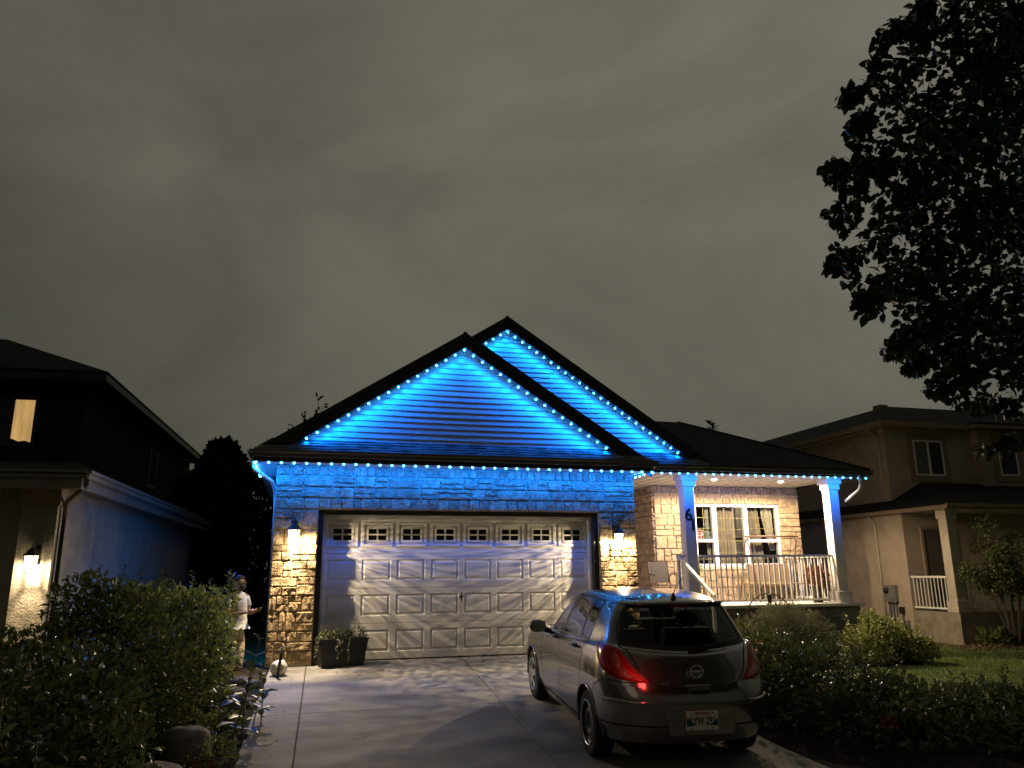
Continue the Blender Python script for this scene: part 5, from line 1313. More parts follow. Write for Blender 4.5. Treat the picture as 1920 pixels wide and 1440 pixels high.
# ================================================================== neighbour on the right
rh = thing('neighbour_house', (15.1, 3, -0.36), 'tan two-storey stucco house at right with porch and dark windows', 'house')
def rp_(mb, name, m, parent=rh, **k): return mb.build(name, m, parent, **k)
GX = 15.1
rp_(MB().box(GX, 26, 3.88, 14, -0.6, 2.92), 'lower_wall', M['stucco_tan'])
rp_(MB().box(15.38, 18.35, 4.47, 15, 2.8, 5.28).box(18.35, 26, 4.20, 15, 2.8, 5.28), 'upper_wall', M['stucco_tan'])
M['stucco_trim'] = mat('tan_stucco_band', (0.27, 0.21, 0.155), 0.95, var=0.1, bump=0.5, bscale=90, bdist=0.01, spec=0.1)
# upper roof
def hiproof(mb, x0, x1, y0, y1, z, h):
    t = h / 0.42
    slab(mb, (x0, y0, z), (x1, y0, z), (x1 - t, y0 + t, z + h), (x0 + t, y0 + t, z + h), 0.05); slab(mb, (x0, y1, z), (x0, y0, z), (x0 + t, y0 + t, z + h), (x0 + t, y1 - t, z + h), 0.05)
hr_ = MB(); hiproof(hr_, 15.0, 27, 4.10, 16, 5.42, 0.95)
slab(hr_, (17.9, 3.75, 5.42), (22.5, 3.75, 5.42), (20.2, 6.3, 6.45), (20.19, 6.3, 6.45), 0.05); slab(hr_, (17.9, 3.75, 5.42), (20.19, 6.3, 6.45), (20.2, 9, 6.45), (17.9, 9, 5.42), 0.05); slab(hr_, (22.5, 3.75, 5.42), (22.5, 9, 5.42), (20.2, 9, 6.45), (20.19, 6.3, 6.45), 0.05)
rp_(hr_, 'upper_roof', M['shingle'])
rp_(MB().box(15.0, 17.95, 4.10, 4.14, 5.27, 5.42).box(15.0, 15.04, 4.141, 15, 5.27, 5.42).box(17.92, 26, 3.78, 3.82, 5.27, 5.42).box(17.92, 17.95, 3.821, 4.099, 5.271, 5.42), 'fascia', M['stucco_trim'])
rp_(MB().box(15.041, 26, 4.141, 5.0, 5.28, 5.30).box(17.951, 26, 3.821, 4.14, 5.281, 5.30).box(15.041, 15.37, 5.0, 15, 5.28, 5.30), 'soffit', M['stucco_trim'])
rp_(MB().box(16.7, 17.0, 6.0, 6.3, 5.9, 6.33), 'roof_vent', M['stucco_trim'])
def rwin(x0, x1, z0, z1, y, mull):
    w = MB(); f = 0.045
    w.box(x0, x1, y - 0.03, y + 0.02, z1 - f, z1).box(x0, x1, y - 0.03, y + 0.02, z0, z0 + f)
    for x in [x0, x1 - f] + ([(x0 + x1) / 2 - f * 0.75] if mull else []): w.box(x, x + f * (1.5 if mull and x not in (x0, x1 - f) else 1), y - 0.029, y + 0.02, z0 + f, z1 - f)
    o = rp_(w, 'window', M['trim'])
    if mull:
        m = (x0 + x1) / 2
        rp_(MB().box(x0 + f, m - f * 0.75, y - 0.008, y + 0.01, z0 + f, z1 - f), 'pane', M['blind'], o); rp_(MB().box(m + f * 0.75, x1 - f, y - 0.008, y + 0.01, z0 + f, z1 - f), 'pane', M['dark_glass'], o)
    else: rp_(MB().box(x0 + f, x1 - f, y - 0.008, y + 0.01, z0 + f, z1 - f), 'pane', M['dark_glass'], o)
    e = 0.16; b = MB().box(x0 - e, x1 + e, y - 0.02, y + 0.001, z1 + 0.002, z1 + e).box(x0 - e, x1 + e, y - 0.02, y + 0.001, z0 - e, z0 - 0.002).box(x0 - e, x0 - 0.002, y - 0.0199, y + 0.001, z0 - 0.002, z1 + 0.002).box(x1 + 0.002, x1 + e, y - 0.0199, y + 0.001, z0 - 0.002, z1 + 0.002)
    rp_(b, 'surround', M['stucco_trim'], o)
M['blind'] = mat('drawn_blind', (0.10, 0.09, 0.075), 0.35, var=0.15, nscale=3)
rwin(16.28, 17.28, 3.955, 4.96, 4.45, True); rwin(18.95, 19.62, 3.97, 5.0, 4.18, False)
# lower roof and porch
lr2 = MB()
slab(lr2, (14.86, 2.08, 2.98), (24, 2.08, 2.98), (24, 4.4, 3.75), (16.4, 4.4, 3.75), 0.05); slab(lr2, (14.86, 9, 2.98), (14.86, 2.08, 2.98), (16.4, 4.4, 3.75), (16.4, 9, 3.75), 0.05)
rp_(lr2, 'lower_roof', M['shingle'])
rp_(MB().box(14.88, 24, 2.10, 2.14, 2.84, 2.98).box(14.88, 14.92, 2.141, 9, 2.84, 2.98).box(14.84, 24, 2.04, 2.099, 2.88, 2.97), 'fascia', M['stucco_trim'])
rp_(MB().box(14.921, 24, 2.141, 3.87, 2.87, 2.885).box(14.921, 15.09, 3.87, 9, 2.87, 2.885), 'soffit', M['soffit'])
rp_(MB().box(GX - 0.02, 24, 2.36, 2.56, -0.6, 0.38).box(GX - 0.02, GX + 0.18, 2.561, 3.879, -0.6, 0.38), 'porch_foundation', M['foundation_tan'] if 'foundation_tan' in M else mat('tan_parging', (0.26, 0.225, 0.18), 0.95, var=0.25, nscale=4, bump=0.5, bscale=40, bdist=0.02, spec=0.15))
pc = rp_(MB().box(GX, GX + 0.28, 2.40, 2.66, 0.66, 2.62).box(GX - 0.03, GX + 0.31, 2.37, 2.69, 2.62, 2.868), 'porch_column', M['stucco_pale'])
rp_(MB().box(GX - 0.04, GX + 0.32, 2.36, 2.70, 0.381, 0.66), 'base', M['stucco_pale'], pc)
rwin2 = MB().box(15.62, 15.70, 3.84, 3.879, 0.4, 2.5).box(16.62, 16.70, 3.84, 3.879, 0.4, 2.5).box(15.70, 16.62, 3.84, 3.879, 2.42, 2.5)
o = rp_(rwin2, 'porch_window', M['stucco_trim']); rp_(MB().box(15.70, 16.62, 3.86, 3.879, 0.4, 2.42), 'blind', M['blind'], o)
rr1 = thing('porch_railing', (15.2, 3.2, 0.38), 'pale railing on the side of the right neighbour porch', 'railing')
rail_run(rr1, (15.16, 3.86, 0), (15.16, 2.70, 0), 1.24, 0.44, 10, 0.02)
rr2 = thing('porch_railing', (17, 2.5, 0.38), 'pale front railing of the right neighbour porch behind small tree', 'railing')
rail_run(rr2, (15.44, 2.5, 0), (19.0, 2.5, 0), 1.24, 0.44, 28, 0.02)
rp_(MB().tube([(14.98, 5.0, 2.86), (15.02, 5.0, 2.78), (15.065, 4.9, 2.68), (15.065, 4.88, 2.5), (15.065, 4.85, -0.3)], 0.035, 8), 'downspout', M['stucco_pale'], smooth=True)
rp_(MB().tube([(15.06, 4.75, 5.28), (15.1, 4.75, 5.18), (15.34, 4.70, 5.08), (15.345, 4.70, 4.9), (15.345, 4.70, 3.55)], 0.035, 8), 'downspout', M['stucco_pale'], smooth=True)
mt = thing('electric_meter', (15.06, 4.5, 0), 'grey electric meter box with conduits on the right neighbour side wall', 'meter')
M['greybox'] = mat('grey_meter_enamel', (0.16, 0.16, 0.155), 0.5, var=0.1)
MB().box(14.98, 15.098, 4.33, 4.72, 0.55, 1.0, 0.01).build('box', M['greybox'], mt)
MB().lathe([(0.075, 0.0), (0.08, -0.02), (0.06, -0.07), (0.02, -0.08)], (14.98, 4.62, 0.86), 14, 'X').build('dial', M['black'], mt, smooth=True)
for y, r_ in ((4.66, 0.02), (4.54, 0.03), (4.42, 0.02)): MB().tube([(15.05, y, 0.56), (15.05, y, -0.4)], r_, 8).build('conduit', M['greybox'], mt, smooth=True)
MB().box(15.0, 15.098, 4.16, 4.28, 0.28, 0.45, 0.006).build('junction_box', M['black'], mt)
MB().tube([(15.05, 4.22, 0.28), (15.05, 4.22, -0.4)], 0.018, 8).build('conduit', M['greybox'], mt, smooth=True)
MB().box(15.02, 15.098, 4.03, 4.12, -0.2, 0.12, 0.006).build('junction_box', M['greybox'], mt)
# ================================================================== plants
LEAF_S = (np.array([(0, 0, 0), (0.45, 0.5, 0.10), (0.45, -0.5, 0.10), (1, 0, -0.05), (0.45, 0, 0)]), [(0, 4, 1), (0, 2, 4), (4, 3, 1), (4, 2, 3)])
LEAF_M = (np.array([(0, 0, 0), (0.22, 0.34, 0.06), (0.55, 0.48, 0.10), (0.85, 0.25, 0.02), (1, 0, -0.06), (0.85, -0.25, 0.02), (0.55, -0.48, 0.10), (0.22, -0.34, 0.06), (0.3, 0, 0), (0.65, 0, 0)]),
          [(0, 8, 1), (1, 8, 9, 2), (2, 9, 3), (3, 9, 4), (0, 7, 8), (7, 6, 9, 8), (6, 5, 9), (5, 4, 9)])
LEAF_H = (np.array([(0, 0, 0), (-0.10, 0.28, 0.04), (0.10, 0.50, 0.08), (0.42, 0.50, 0.08), (0.75, 0.25, 0.02), (1, 0, -0.08), (0.75, -0.25, 0.02), (0.42, -0.50, 0.08), (0.10, -0.50, 0.08), (-0.10, -0.28, 0.04), (0.4, 0, 0.0)]),
          [(0, 10, 2, 1), (2, 10, 3), (3, 10, 4), (4, 10, 5), (0, 9, 8, 10), (8, 7, 10), (7, 6, 10), (6, 5, 10)])
def scatter_leaves(pos, d, n, L, W, tmpl):
    """pos,d,n: N x 3 arrays; returns verts, faces"""
    T, F = tmpl
    d = d / np.linalg.norm(d, axis=1, keepdims=True)
    s = np.cross(n, d); s /= np.linalg.norm(s, axis=1, keepdims=True) + 1e-9
    n2 = np.cross(d, s)
    V = pos[:, None, :] + d[:, None, :] * (T[None, :, 0:1] * L[:, None, None]) + s[:, None, :] * (T[None, :, 1:2] * W[:, None, None]) + n2[:, None, :] * (T[None, :, 2:3] * L[:, None, None])
    k = len(T); faces = [tuple(i + a * k for i in f) for a in range(len(pos)) for f in F]
    return V.reshape(-1, 3), faces
def leaf_obj(name, V, F, m, parent, smooth=False):
    mb = MB(); mb.v = [tuple(p) for p in V]; mb.f = F
    return mb.build(name, m, parent, fixn=False, smooth=smooth)
def crown_pts(clumps, n, rg, shell=0.55):
    C = np.array([c[:3] for c in clumps]); Rr = np.array([c[3:6] for c in clumps])
    w = Rr.prod(axis=1) ** 0.667; idx = rg.choice(len(C), n, p=w / w.sum())
    u = rg.normal(size=(n, 3)); u /= np.linalg.norm(u, axis=1, keepdims=True)
    rad = shell + (1.06 - shell) * rg.random(n) ** 0.7
    return C[idx] + u * Rr[idx] * rad[:, None], u
def leaf_dirs(u, rg, up=0.2, wild=0.8, lift=0.5):
    d = u + rg.normal(size=u.shape) * wild; d[:, 2] += up
    n = rg.normal(size=u.shape) * 0.55 + u * 0.5; n[:, 2] += lift
    return d, n
def shrub(name, base, clumps, n, L, W, m, label, cat, seed, tmpl=LEAF_M, group=None, stems=6, up=0.2, wild=0.8, shell=0.5, stemmat=None, sprigs=0):
    rg = np.random.default_rng(seed)
    t = thing(name, base, label, cat, group)
    p, u = crown_pts(clumps, n, rg, shell); keep = p[:, 2] > base[2] + 0.01; p, u = p[keep], u[keep]
    d, nn_ = leaf_dirs(u, rg, up, wild); k = len(p)
    LL = L * rg.uniform(0.6, 1.25, k); V, F = scatter_leaves(p, d, nn_, LL, LL * W / L * rg.uniform(0.8, 1.1, k), tmpl)
    V, F = list(V), F
    st_ = MB()
    rn = random.Random(seed)
    for c in clumps[:max(stems, len(clumps))]:
        b = Vector(base) + Vector((rn.uniform(-0.15, 0.15), rn.uniform(-0.15, 0.15), 0)); e = Vector(c[:3]) + Vector((0, 0, c[5] * 0.5)); q = (b + e) / 2 + Vector((rn.uniform(-0.1, 0.1), rn.uniform(-0.1, 0.1), 0.05))
        st_.tube([b, q, e], [0.016, 0.010, 0.004], 5)
    if sprigs:   # shoots that rise above the mass
        P2 = []; D2 = []; N2 = []; L2 = []
        for i in range(sprigs):
            c = clumps[rn.randrange(len(clumps))]; a = rn.uniform(0, 6.28)
            b = Vector((c[0] + 0.7 * c[3] * math.cos(a), c[1] + 0.7 * c[4] * math.sin(a), c[2] + c[5] * rn.uniform(0.5, 0.8))); h = rn.uniform(0.15, 0.34)
            tip = b + Vector((rn.uniform(-0.1, 0.1), rn.uniform(-0.1, 0.1), h)); st_.tube([b, (b + tip) / 2 + Vector((0.01, 0, 0)), tip], [0.006, 0.004, 0.002], 4)
            for k2 in range(9):
                f = 0.15 + 0.85 * k2 / 8; q = b.lerp(tip, f); an = k2 * 2.4 + a
                P2.append(q); D2.append((math.cos(an), math.sin(an), 0.45)); N2.append((-0.3 * math.cos(an), -0.3 * math.sin(an), 1)); L2.append(L * rn.uniform(0.9, 1.3) * (1.1 - 0.35 * f))
        V2, F2 = scatter_leaves(np.array([tuple(q) for q in P2]), np.array(D2), np.array(N2), np.array(L2), np.array(L2) * W / L, tmpl)
        o_ = len(V); V = V + list(V2); F = F + [tuple(i + o_ for i in f) for f in F2]
    tag(st_.build('stems', stemmat or M['wood_dark'], t), kind='stuff')
    o = leaf_obj('foliage', V, F, m, t); return t
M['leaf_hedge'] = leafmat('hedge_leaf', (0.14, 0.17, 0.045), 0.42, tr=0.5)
M['leaf_mid'] = leafmat('shaded_hedge_leaf', (0.085, 0.105, 0.03), 0.42, tr=0.4)  # darker copy of the hedge leaf: shade put into its colour
M['leaf_dark'] = leafmat('dark_glossy_leaf', (0.10, 0.125, 0.042), 0.33, var=0.5, nscale=8)
M['leaf_bright'] = leafmat('bright_leaf', (0.25, 0.28, 0.085), 0.45)
M['leaf_jun'] = leafmat('juniper_needle', (0.15, 0.16, 0.09), 0.6)
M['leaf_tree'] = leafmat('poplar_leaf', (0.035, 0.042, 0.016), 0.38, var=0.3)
M['leaf_milk'] = leafmat('broad_leaf', (0.14, 0.165, 0.05), 0.45, objvar=0.35)
M['leaf_red'] = leafmat('coleus_leaf', (0.17, 0.055, 0.03), 0.5, var=0.6, nscale=25)
M['petal_red'] = leafmat('red_petal', (0.42, 0.015, 0.015), 0.4)
M['petal_pink'] = leafmat('salmon_petal', (0.42, 0.16, 0.08), 0.5)
M['conifer'] = leafmat('conifer_needle', (0.012, 0.016, 0.009), 0.7, tr=0.1)
M['stem_green'] = mat('green_stem', (0.09, 0.10, 0.035), 0.6, var=0.2)

# --- left hedge
shrub('hedge_shrub', (-1.95, -2.6, -0.2), [(-1.75, -2.3, 0.55, 0.62, 0.75, 0.72), (-1.45, -2.9, 0.62, 0.5, 0.6, 0.66), (-1.9, -3.3, 0.5, 0.6, 0.7, 0.78), (-1.5, -2.5, 1.0, 0.36, 0.5, 0.28), (-1.35, -3.3, 0.35, 0.36, 0.5, 0.5), (-2.1, -2.6, 0.95, 0.5, 0.6, 0.36), (-1.24, -1.75, 0.32, 0.26, 0.3, 0.3), (-1.30, -1.8, 0.80, 0.2, 0.24, 0.3), (-1.2, -1.7, 1.12, 0.13, 0.15, 0.12)],
      6500, 0.080, 0.046, M['leaf_hedge'], 'big leafy hedge shrub catching lamp light beside the garage', 'shrub', 101, group=None, sprigs=26)
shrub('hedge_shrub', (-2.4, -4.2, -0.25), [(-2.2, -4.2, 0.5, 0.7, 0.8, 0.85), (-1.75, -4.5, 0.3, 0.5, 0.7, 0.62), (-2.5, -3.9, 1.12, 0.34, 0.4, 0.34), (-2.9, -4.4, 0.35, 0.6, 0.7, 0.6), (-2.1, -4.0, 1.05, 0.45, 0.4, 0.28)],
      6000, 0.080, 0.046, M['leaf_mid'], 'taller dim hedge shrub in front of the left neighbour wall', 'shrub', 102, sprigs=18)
shrub('hedge_shrub', (-2.5, -6.0, -0.3), [(-2.3, -6.0, 0.25, 0.8, 0.9, 0.62), (-1.8, -6.4, 0.0, 0.5, 0.6, 0.42), (-2.9, -6.2, 0.45, 0.7, 0.7, 0.5), (-2.0, -5.4, 0.2, 0.5, 0.6, 0.6)],
      5000, 0.085, 0.05, M['leaf_dark'], 'low dark shrub at the lower left corner', 'shrub', 103, sprigs=10)
# --- broad-leaved stalks (each large leaf a part)
mbm = MB(); mbm.add([tuple(p) for p in LEAF_M[0]], LEAF_M[1]); o = mbm.build('leaf', M['leaf_milk'], None, fixn=False, smooth=True); MILK = o.data; bpy.data.objects.remove(o)
def stalk_plant(base, heights, L, label, seed, spread=0.18, m=None, lean=(0, 0), pairs=6):
    rn = random.Random(seed); t = thing('broad_leaf_plant', base, label, 'plant', None)
    st_ = MB()
    for h in heights:
        a = rn.uniform(0, 6.28); b = Vector((rn.uniform(-1, 1) * spread, rn.uniform(-1, 1) * spread, 0)); tip = b + Vector((lean[0] * h + 0.12 * h * math.cos(a), lean[1] * h + 0.12 * h * math.sin(a), h))
        mid = (b + tip) / 2 + Vector((0.03 * math.cos(a), 0.03 * math.sin(a), 0.0)); st_.tube([b + Vector((0, 0, -0.05)), mid, tip], [0.009, 0.007, 0.004], 6)
        for k in range(pairs):
            f = 0.25 + 0.75 * k / (pairs - 1); q = (b.lerp(mid, f * 2) if f < 0.5 else mid.lerp(tip, f * 2 - 1))
            for sg in (0, math.pi):
                an = a + k * 1.57 + sg + rn.uniform(-0.3, 0.3); l = L * rn.uniform(0.75, 1.15) * (1.0 - 0.45 * max(0, f - 0.6) / 0.4)
                el = R_(rn.uniform(-5, 35)) + R_(35) * max(0, f - 0.7)
                d = Vector((math.cos(an) * math.cos(el), math.sin(an) * math.cos(el), math.sin(el))); up = Vector((rn.uniform(-.25, .25), rn.uniform(-.25, .25), 1)); s_ = up.cross(d).normalized(); n_ = d.cross(s_)
                ob = inst('leaf', MILK, t, q); ob.rotation_euler = Matrix((d, s_, n_)).transposed().to_euler(); ob.scale = (l, l * rn.uniform(0.42, 0.55), l)
    MBv = st_.v; o = st_.build('stem', M['stem_green'], t, local=True, smooth=True)
    return t
stalk_plant((-0.82, -4.55, -0.28), (1.05, 0.74, 0.6), 0.23, 'broad-leaved stalk plant leaning over the left drive edge', 201, 0.14, lean=(0.12, 0.0))
stalk_plant((-0.62, -3.75, -0.24), (0.55, 0.45), 0.18, 'smaller broad-leaved plant behind the stalk on the drive edge', 202, 0.1)
stalk_plant((-0.78, -1.6, -0.12), (0.32, 0.25), 0.10, 'small sprouting plant among pale rocks near the skull', 203, 0.06, pairs=5)
stalk_plant((-1.72, -8.1, -0.40), (1.16, 0.9), 0.15, 'tall leafy stalk in the lower left foreground', 204, 0.10, pairs=8)
stalk_plant((-1.98, -8.2, -0.40), (0.95, 0.8), 0.15, 'leafy stalk at the far lower left edge', 205, 0.1, pairs=7)
stalk_plant((-1.35, -8.0, -0.40), (0.66, 0.55, 0.5), 0.17, 'short broad-leaved clump at the bottom left of the picture', 206, 0.16, pairs=5)
# --- rocks along the bed
def rock(c, sx, sy, sz, seed, label, flat=0.25):
    rn = random.Random(seed); bm = bmesh.new(); bmesh.ops.create_icosphere(bm, subdivisions=3, radius=1)
    ph = [rn.uniform(0, 6) for _ in range(6)]
    for v in bm.verts:
        p = v.co; s = 1 + 0.10 * math.sin(2.3 * p.x + ph[0]) + 0.08 * math.sin(3.1 * p.y + ph[1]) + 0.07 * math.sin(4.7 * p.z + ph[2] + 2 * p.x) + 0.025 * math.sin(11 * p.x + ph[3]) * math.sin(9 * p.y + ph[4])
        v.co = Vector((p.x * sx * s, p.y * sy * s, max(p.z * sz * s, -sz * 0.55)))
    me = bpy.data.meshes.new('rock'); bm.to_mesh(me); bm.free(); me.materials.append(M['rock']); me.polygons.foreach_set('use_smooth', [True] * len(me.polygons))
    o = bpy.data.objects.new('rock', me); COL.objects.link(o); o.location = c; o.rotation_euler = (0, 0, rn.uniform(0, 3)); tag(o, label, 'rock', 'rocks edging the left garden bed'); return o
rock((-1.22, -5.0, -0.17), 0.27, 0.22, 0.20, 1, 'largest dark boulder at the edge of the left bed')
rock((-1.32, -5.75, -0.24), 0.24, 0.2, 0.14, 2, 'rounded boulder cut by the bottom edge, below the largest boulder')
rock((-0.98, -3.15, -0.10), 0.20, 0.16, 0.13, 3, 'speckled grey rock beside the broad-leaved stalk')
rock((-1.12, -3.55, -0.14), 0.15, 0.13, 0.12, 4, 'brownish cobble just in front of the speckled rock')
rock((-0.90, -3.75, -0.17), 0.14, 0.11, 0.10, 5, 'small cobble behind the stalk plant leaves')
rock((-0.98, -2.2, -0.06), 0.17, 0.13, 0.10, 6, 'grey cobble between speckled rock and the pale flat rock')
rock((-1.08, -1.35, -0.06), 0.30, 0.14, 0.09, 7, 'long pale flat rock at the feet of the standing person')
rock((-0.80, -1.45, -0.08), 0.13, 0.11, 0.09, 8, 'pale lumpy rock nearest the skull ornament')
rock((-0.84, -2.65, -0.14), 0.12, 0.10, 0.08, 9, 'little rock touching the drive halfway along the bed')
rock((-1.18, -4.25, -0.2), 0.16, 0.14, 0.11, 10, 'half hidden cobble above the largest boulder')
# low ground plants under the hedge
shrub('ground_cover', (-1.1, -4.3, -0.26), [(-1.0, -4.1, -0.14, 0.24, 0.5, 0.16), (-0.95, -5.1, -0.2, 0.2, 0.3, 0.14), (-1.05, -2.9, -0.06, 0.2, 0.4, 0.16), (-1.3, -4.6, -0.1, 0.3, 0.4, 0.22)], 1500, 0.05, 0.028, M['leaf_hedge'], 'loose leafy ground cover growing between the left rocks', 'plants', 110, stems=0)
shrub('bronze_sedum', (-1.05, -5.35, -0.3), [(-1.05, -5.45, -0.24, 0.16, 0.16, 0.10), (-1.2, -5.4, -0.24, 0.12, 0.12, 0.09)], 900, 0.022, 0.016, leafmat('bronze_sedum_leaf', (0.12, 0.07, 0.02), 0.5), 'low bronze cushion plant beside the boulders at bottom left', 'plant', 111, stems=0)
# --- planting in the black box
pt = shrub('planter_plants', (0.46, -0.10, 0.36), [(0.24, -0.16, 0.42, 0.17, 0.13, 0.13), (0.36, -0.12, 0.44, 0.14, 0.12, 0.12), (0.70, -0.02, 0.45, 0.16, 0.12, 0.13), (0.56, -0.06, 0.42, 0.10, 0.1, 0.08)], 1100, 0.045, 0.024, leafmat('planter_leaf', (0.10, 0.115, 0.05), 0.5), 'pale green bedding plants spilling from the black planter', 'plants', 120, stems=4)
vm_ = MB(); P = []; D = []; N = []; L = []
rn = random.Random(5)
for (x, y, h) in ((0.38, -0.29, 0.30), (0.44, -0.275, 0.2), (0.56, -0.25, 0.34), (0.08, -0.27, 0.36), (0.05, -0.25, 0.28)):
    pts = [(x + 0.015 * math.sin(k * 1.3), y - 0.025 - 0.004 * k, 0.42 - h * k / 8) for k in range(9)]
    vm_.tube(pts, 0.003, 4)
    for k in range(26):
        f = rn.random() * 7.9; i = int(f); q = Vector(pts[i]).lerp(Vector(pts[i + 1]), f - i); P.append(tuple(q)); D.append((rn.uniform(-1, 1), rn.uniform(-0.8, 0.1), rn.uniform(-0.6, 0.4))); N.append((rn.uniform(-.3, .3), -1, 0.5)); L.append(rn.uniform(0.018, 0.034))
V, F = scatter_leaves(np.array(P), np.array(D), np.array(N), np.array(L), np.array(L) * 0.8, LEAF_M)
vm_.build('trailing_stem', M['stem_green'], pt); leaf_obj('trailing_leaves', V, F, MATS['planter_leaf'], pt)
# --- right beds
shrub('juniper', (8.8, 0.35, -0.3), [(8.5, 0.3, 0.2, 0.62, 0.55, 0.42), (9.1, 0.35, 0.32, 0.6, 0.55, 0.44), (8.8, 0.1, 0.05, 0.8, 0.5, 0.35), (9.5, 0.3, 0.18, 0.4, 0.5, 0.36), (8.85, 0.4, 0.52, 0.4, 0.4, 0.26), (8.1, 0.2, 0.05, 0.3, 0.35, 0.25)], 9500, 0.085, 0.020, M['leaf_jun'], 'feathery juniper bush below the porch railing', 'shrub', 130, tmpl=LEAF_S, up=0.5, wild=0.5, shell=0.35)
shrub('flowering_bush', (10.9, 0.1, -0.3), [(10.5, 0.0, 0.0, 0.5, 0.45, 0.36), (10.95, 0.1, 0.14, 0.46, 0.45, 0.36), (11.35, 0.0, -0.05, 0.5, 0.4, 0.28), (10.8, 0.2, 0.36, 0.22, 0.22, 0.24), (11.6, -0.1, -0.15, 0.35, 0.35, 0.2)], 3600, 0.085, 0.05, M['leaf_bright'], 'bright yellow-green bush lit by the porch at its right end', 'shrub', 131, sprigs=14)
sp2 = shrub('spiky_lily', (7.75, 0.0, -0.2), [(7.75, 0.0, 0.1, 0.22, 0.2, 0.3)], 160, 0.26, 0.022, M['leaf_bright'], 'pale spiky plant behind the car beside the juniper', 'plant', 132, tmpl=LEAF_S, up=1.2, wild=0.4, stems=1)
shrub('salmon_flowers', (7.95, -0.45, -0.25), [(7.95, -0.45, 0.10, 0.26, 0.2, 0.12), (8.15, -0.35, 0.14, 0.16, 0.16, 0.1)], 420, 0.04, 0.034, M['petal_pink'], 'salmon flower heads between the spiky plant and juniper', 'flowers', 133, stems=4)
shrub('red_flowers', (7.5, -0.95, -0.25), [(7.48, -0.95, 0.02, 0.2, 0.18, 0.10), (7.72, -0.9, 0.0, 0.14, 0.14, 0.08)], 150, 0.045, 0.04, M['petal_red'], 'deep red flowers showing past the right tail lamp', 'flowers', 134, stems=4)
shrub('glossy_hedge', (5.5, -4.4, -0.33), [(5.15, -3.9, 0.08, 0.5, 0.6, 0.48), (5.6, -4.2, 0.10, 0.5, 0.6, 0.48), (5.2, -4.8, -0.06, 0.4, 0.6, 0.42), (5.9, -4.7, 0.06, 0.45, 0.5, 0.42), (6.0, -3.6, 0.15, 0.5, 0.5, 0.48), (6.5, -4.2, 0.10, 0.42, 0.5, 0.42)], 5000, 0.088, 0.046, M['leaf_dark'], 'dark glossy-leaved hedge along the right side of the car', 'shrub', 135, sprigs=22, up=0.4)
shrub('glossy_hedge', (6.2, -5.8, -0.36), [(5.6, -5.6, -0.14, 0.4, 0.5, 0.32), (6.1, -5.5, -0.08, 0.4, 0.5, 0.34), (6.6, -5.3, -0.1, 0.4, 0.4, 0.30), (5.9, -6.3, -0.2, 0.45, 0.5, 0.28), (6.6, -6.0, -0.16, 0.45, 0.5, 0.3)], 3600, 0.092, 0.048, M['leaf_dark'], 'low dark hedge at the bottom right beyond the drive edge', 'shrub', 136, sprigs=20, up=0.4)
shrub('glossy_hedge', (7.1, -6.3, -0.36), [(7.1, -6.0, -0.14, 0.4, 0.4, 0.32), (7.5, -6.2, -0.18, 0.4, 0.4, 0.3), (6.7, -6.9, -0.2, 0.5, 0.4, 0.3)], 2200, 0.096, 0.05, M['leaf_dark'], 'dark leafy shoots at the right bottom corner in front of lawn', 'shrub', 137, sprigs=18, up=0.5)
od = shrub('orange_lily', (5.55, -6.35, -0.36), [(5.55, -6.35, -0.1, 0.06, 0.06, 0.05)], 26, 0.06, 0.03, leafmat('orange_petal', (0.45, 0.10, 0.03), 0.5), 'single faded orange flower low in the right hedge', 'flower', 138, stems=1)
# coleus pot on the porch
cp = thing('flower_pot', (11.12, 2.25, PZ), 'dark pot with red coleus at the right end of the porch railing', 'pot')
MB().lathe([(0.10, 0.0), (0.15, 0.30), (0.16, 0.32), (0.16, 0.35), (0.14, 0.35), (0.13, 0.30), (0.001, 0.30)], (11.12, 2.25, PZ), 16).build('pot', M['planter'], cp, smooth=True)
rg = np.random.default_rng(77); p, u = crown_pts([(11.12, 2.22, PZ + 0.55, 0.24, 0.22, 0.26)], 420, rg, 0.3); d, n_ = leaf_dirs(u, rg, 0.2, 0.6); V, F = scatter_leaves(p, d, n_, rg.uniform(0.06, 0.11, 420), rg.uniform(0.04, 0.06, 420), LEAF_M); leaf_obj('foliage', V, F, M['leaf_red'], cp)
cp2 = thing('flower_pot', (8.55, 3.3, PZ), 'potted yellow-green plant on the porch under the left window', 'pot')
MB().lathe([(0.09, 0.0), (0.13, 0.24), (0.14, 0.26), (0.12, 0.26), (0.001, 0.22)], (8.55, 3.3, PZ + 0.35), 14).build('pot', M['planter'], cp2, smooth=True)
MB().box(8.3, 8.8, 3.1, 3.5, PZ + 0.31, PZ + 0.349).box(8.32, 8.36, 3.12, 3.16, PZ, PZ + 0.31).box(8.74, 8.78, 3.12, 3.16, PZ, PZ + 0.31).box(8.32, 8.36, 3.44, 3.48, PZ, PZ + 0.31).box(8.74, 8.78, 3.44, 3.48, PZ, PZ + 0.31).build('stand', M['bronze'], cp2)
p, u = crown_pts([(8.55, 3.28, PZ + 0.74, 0.2, 0.2, 0.16)], 260, rg, 0.3); d, n_ = leaf_dirs(u, rg, 0.2, 0.6); V, F = scatter_leaves(p, d, n_, rg.uniform(0.05, 0.09, 260), rg.uniform(0.03, 0.05, 260), LEAF_M); leaf_obj('foliage', V, F, M['leaf_bright'], cp2)
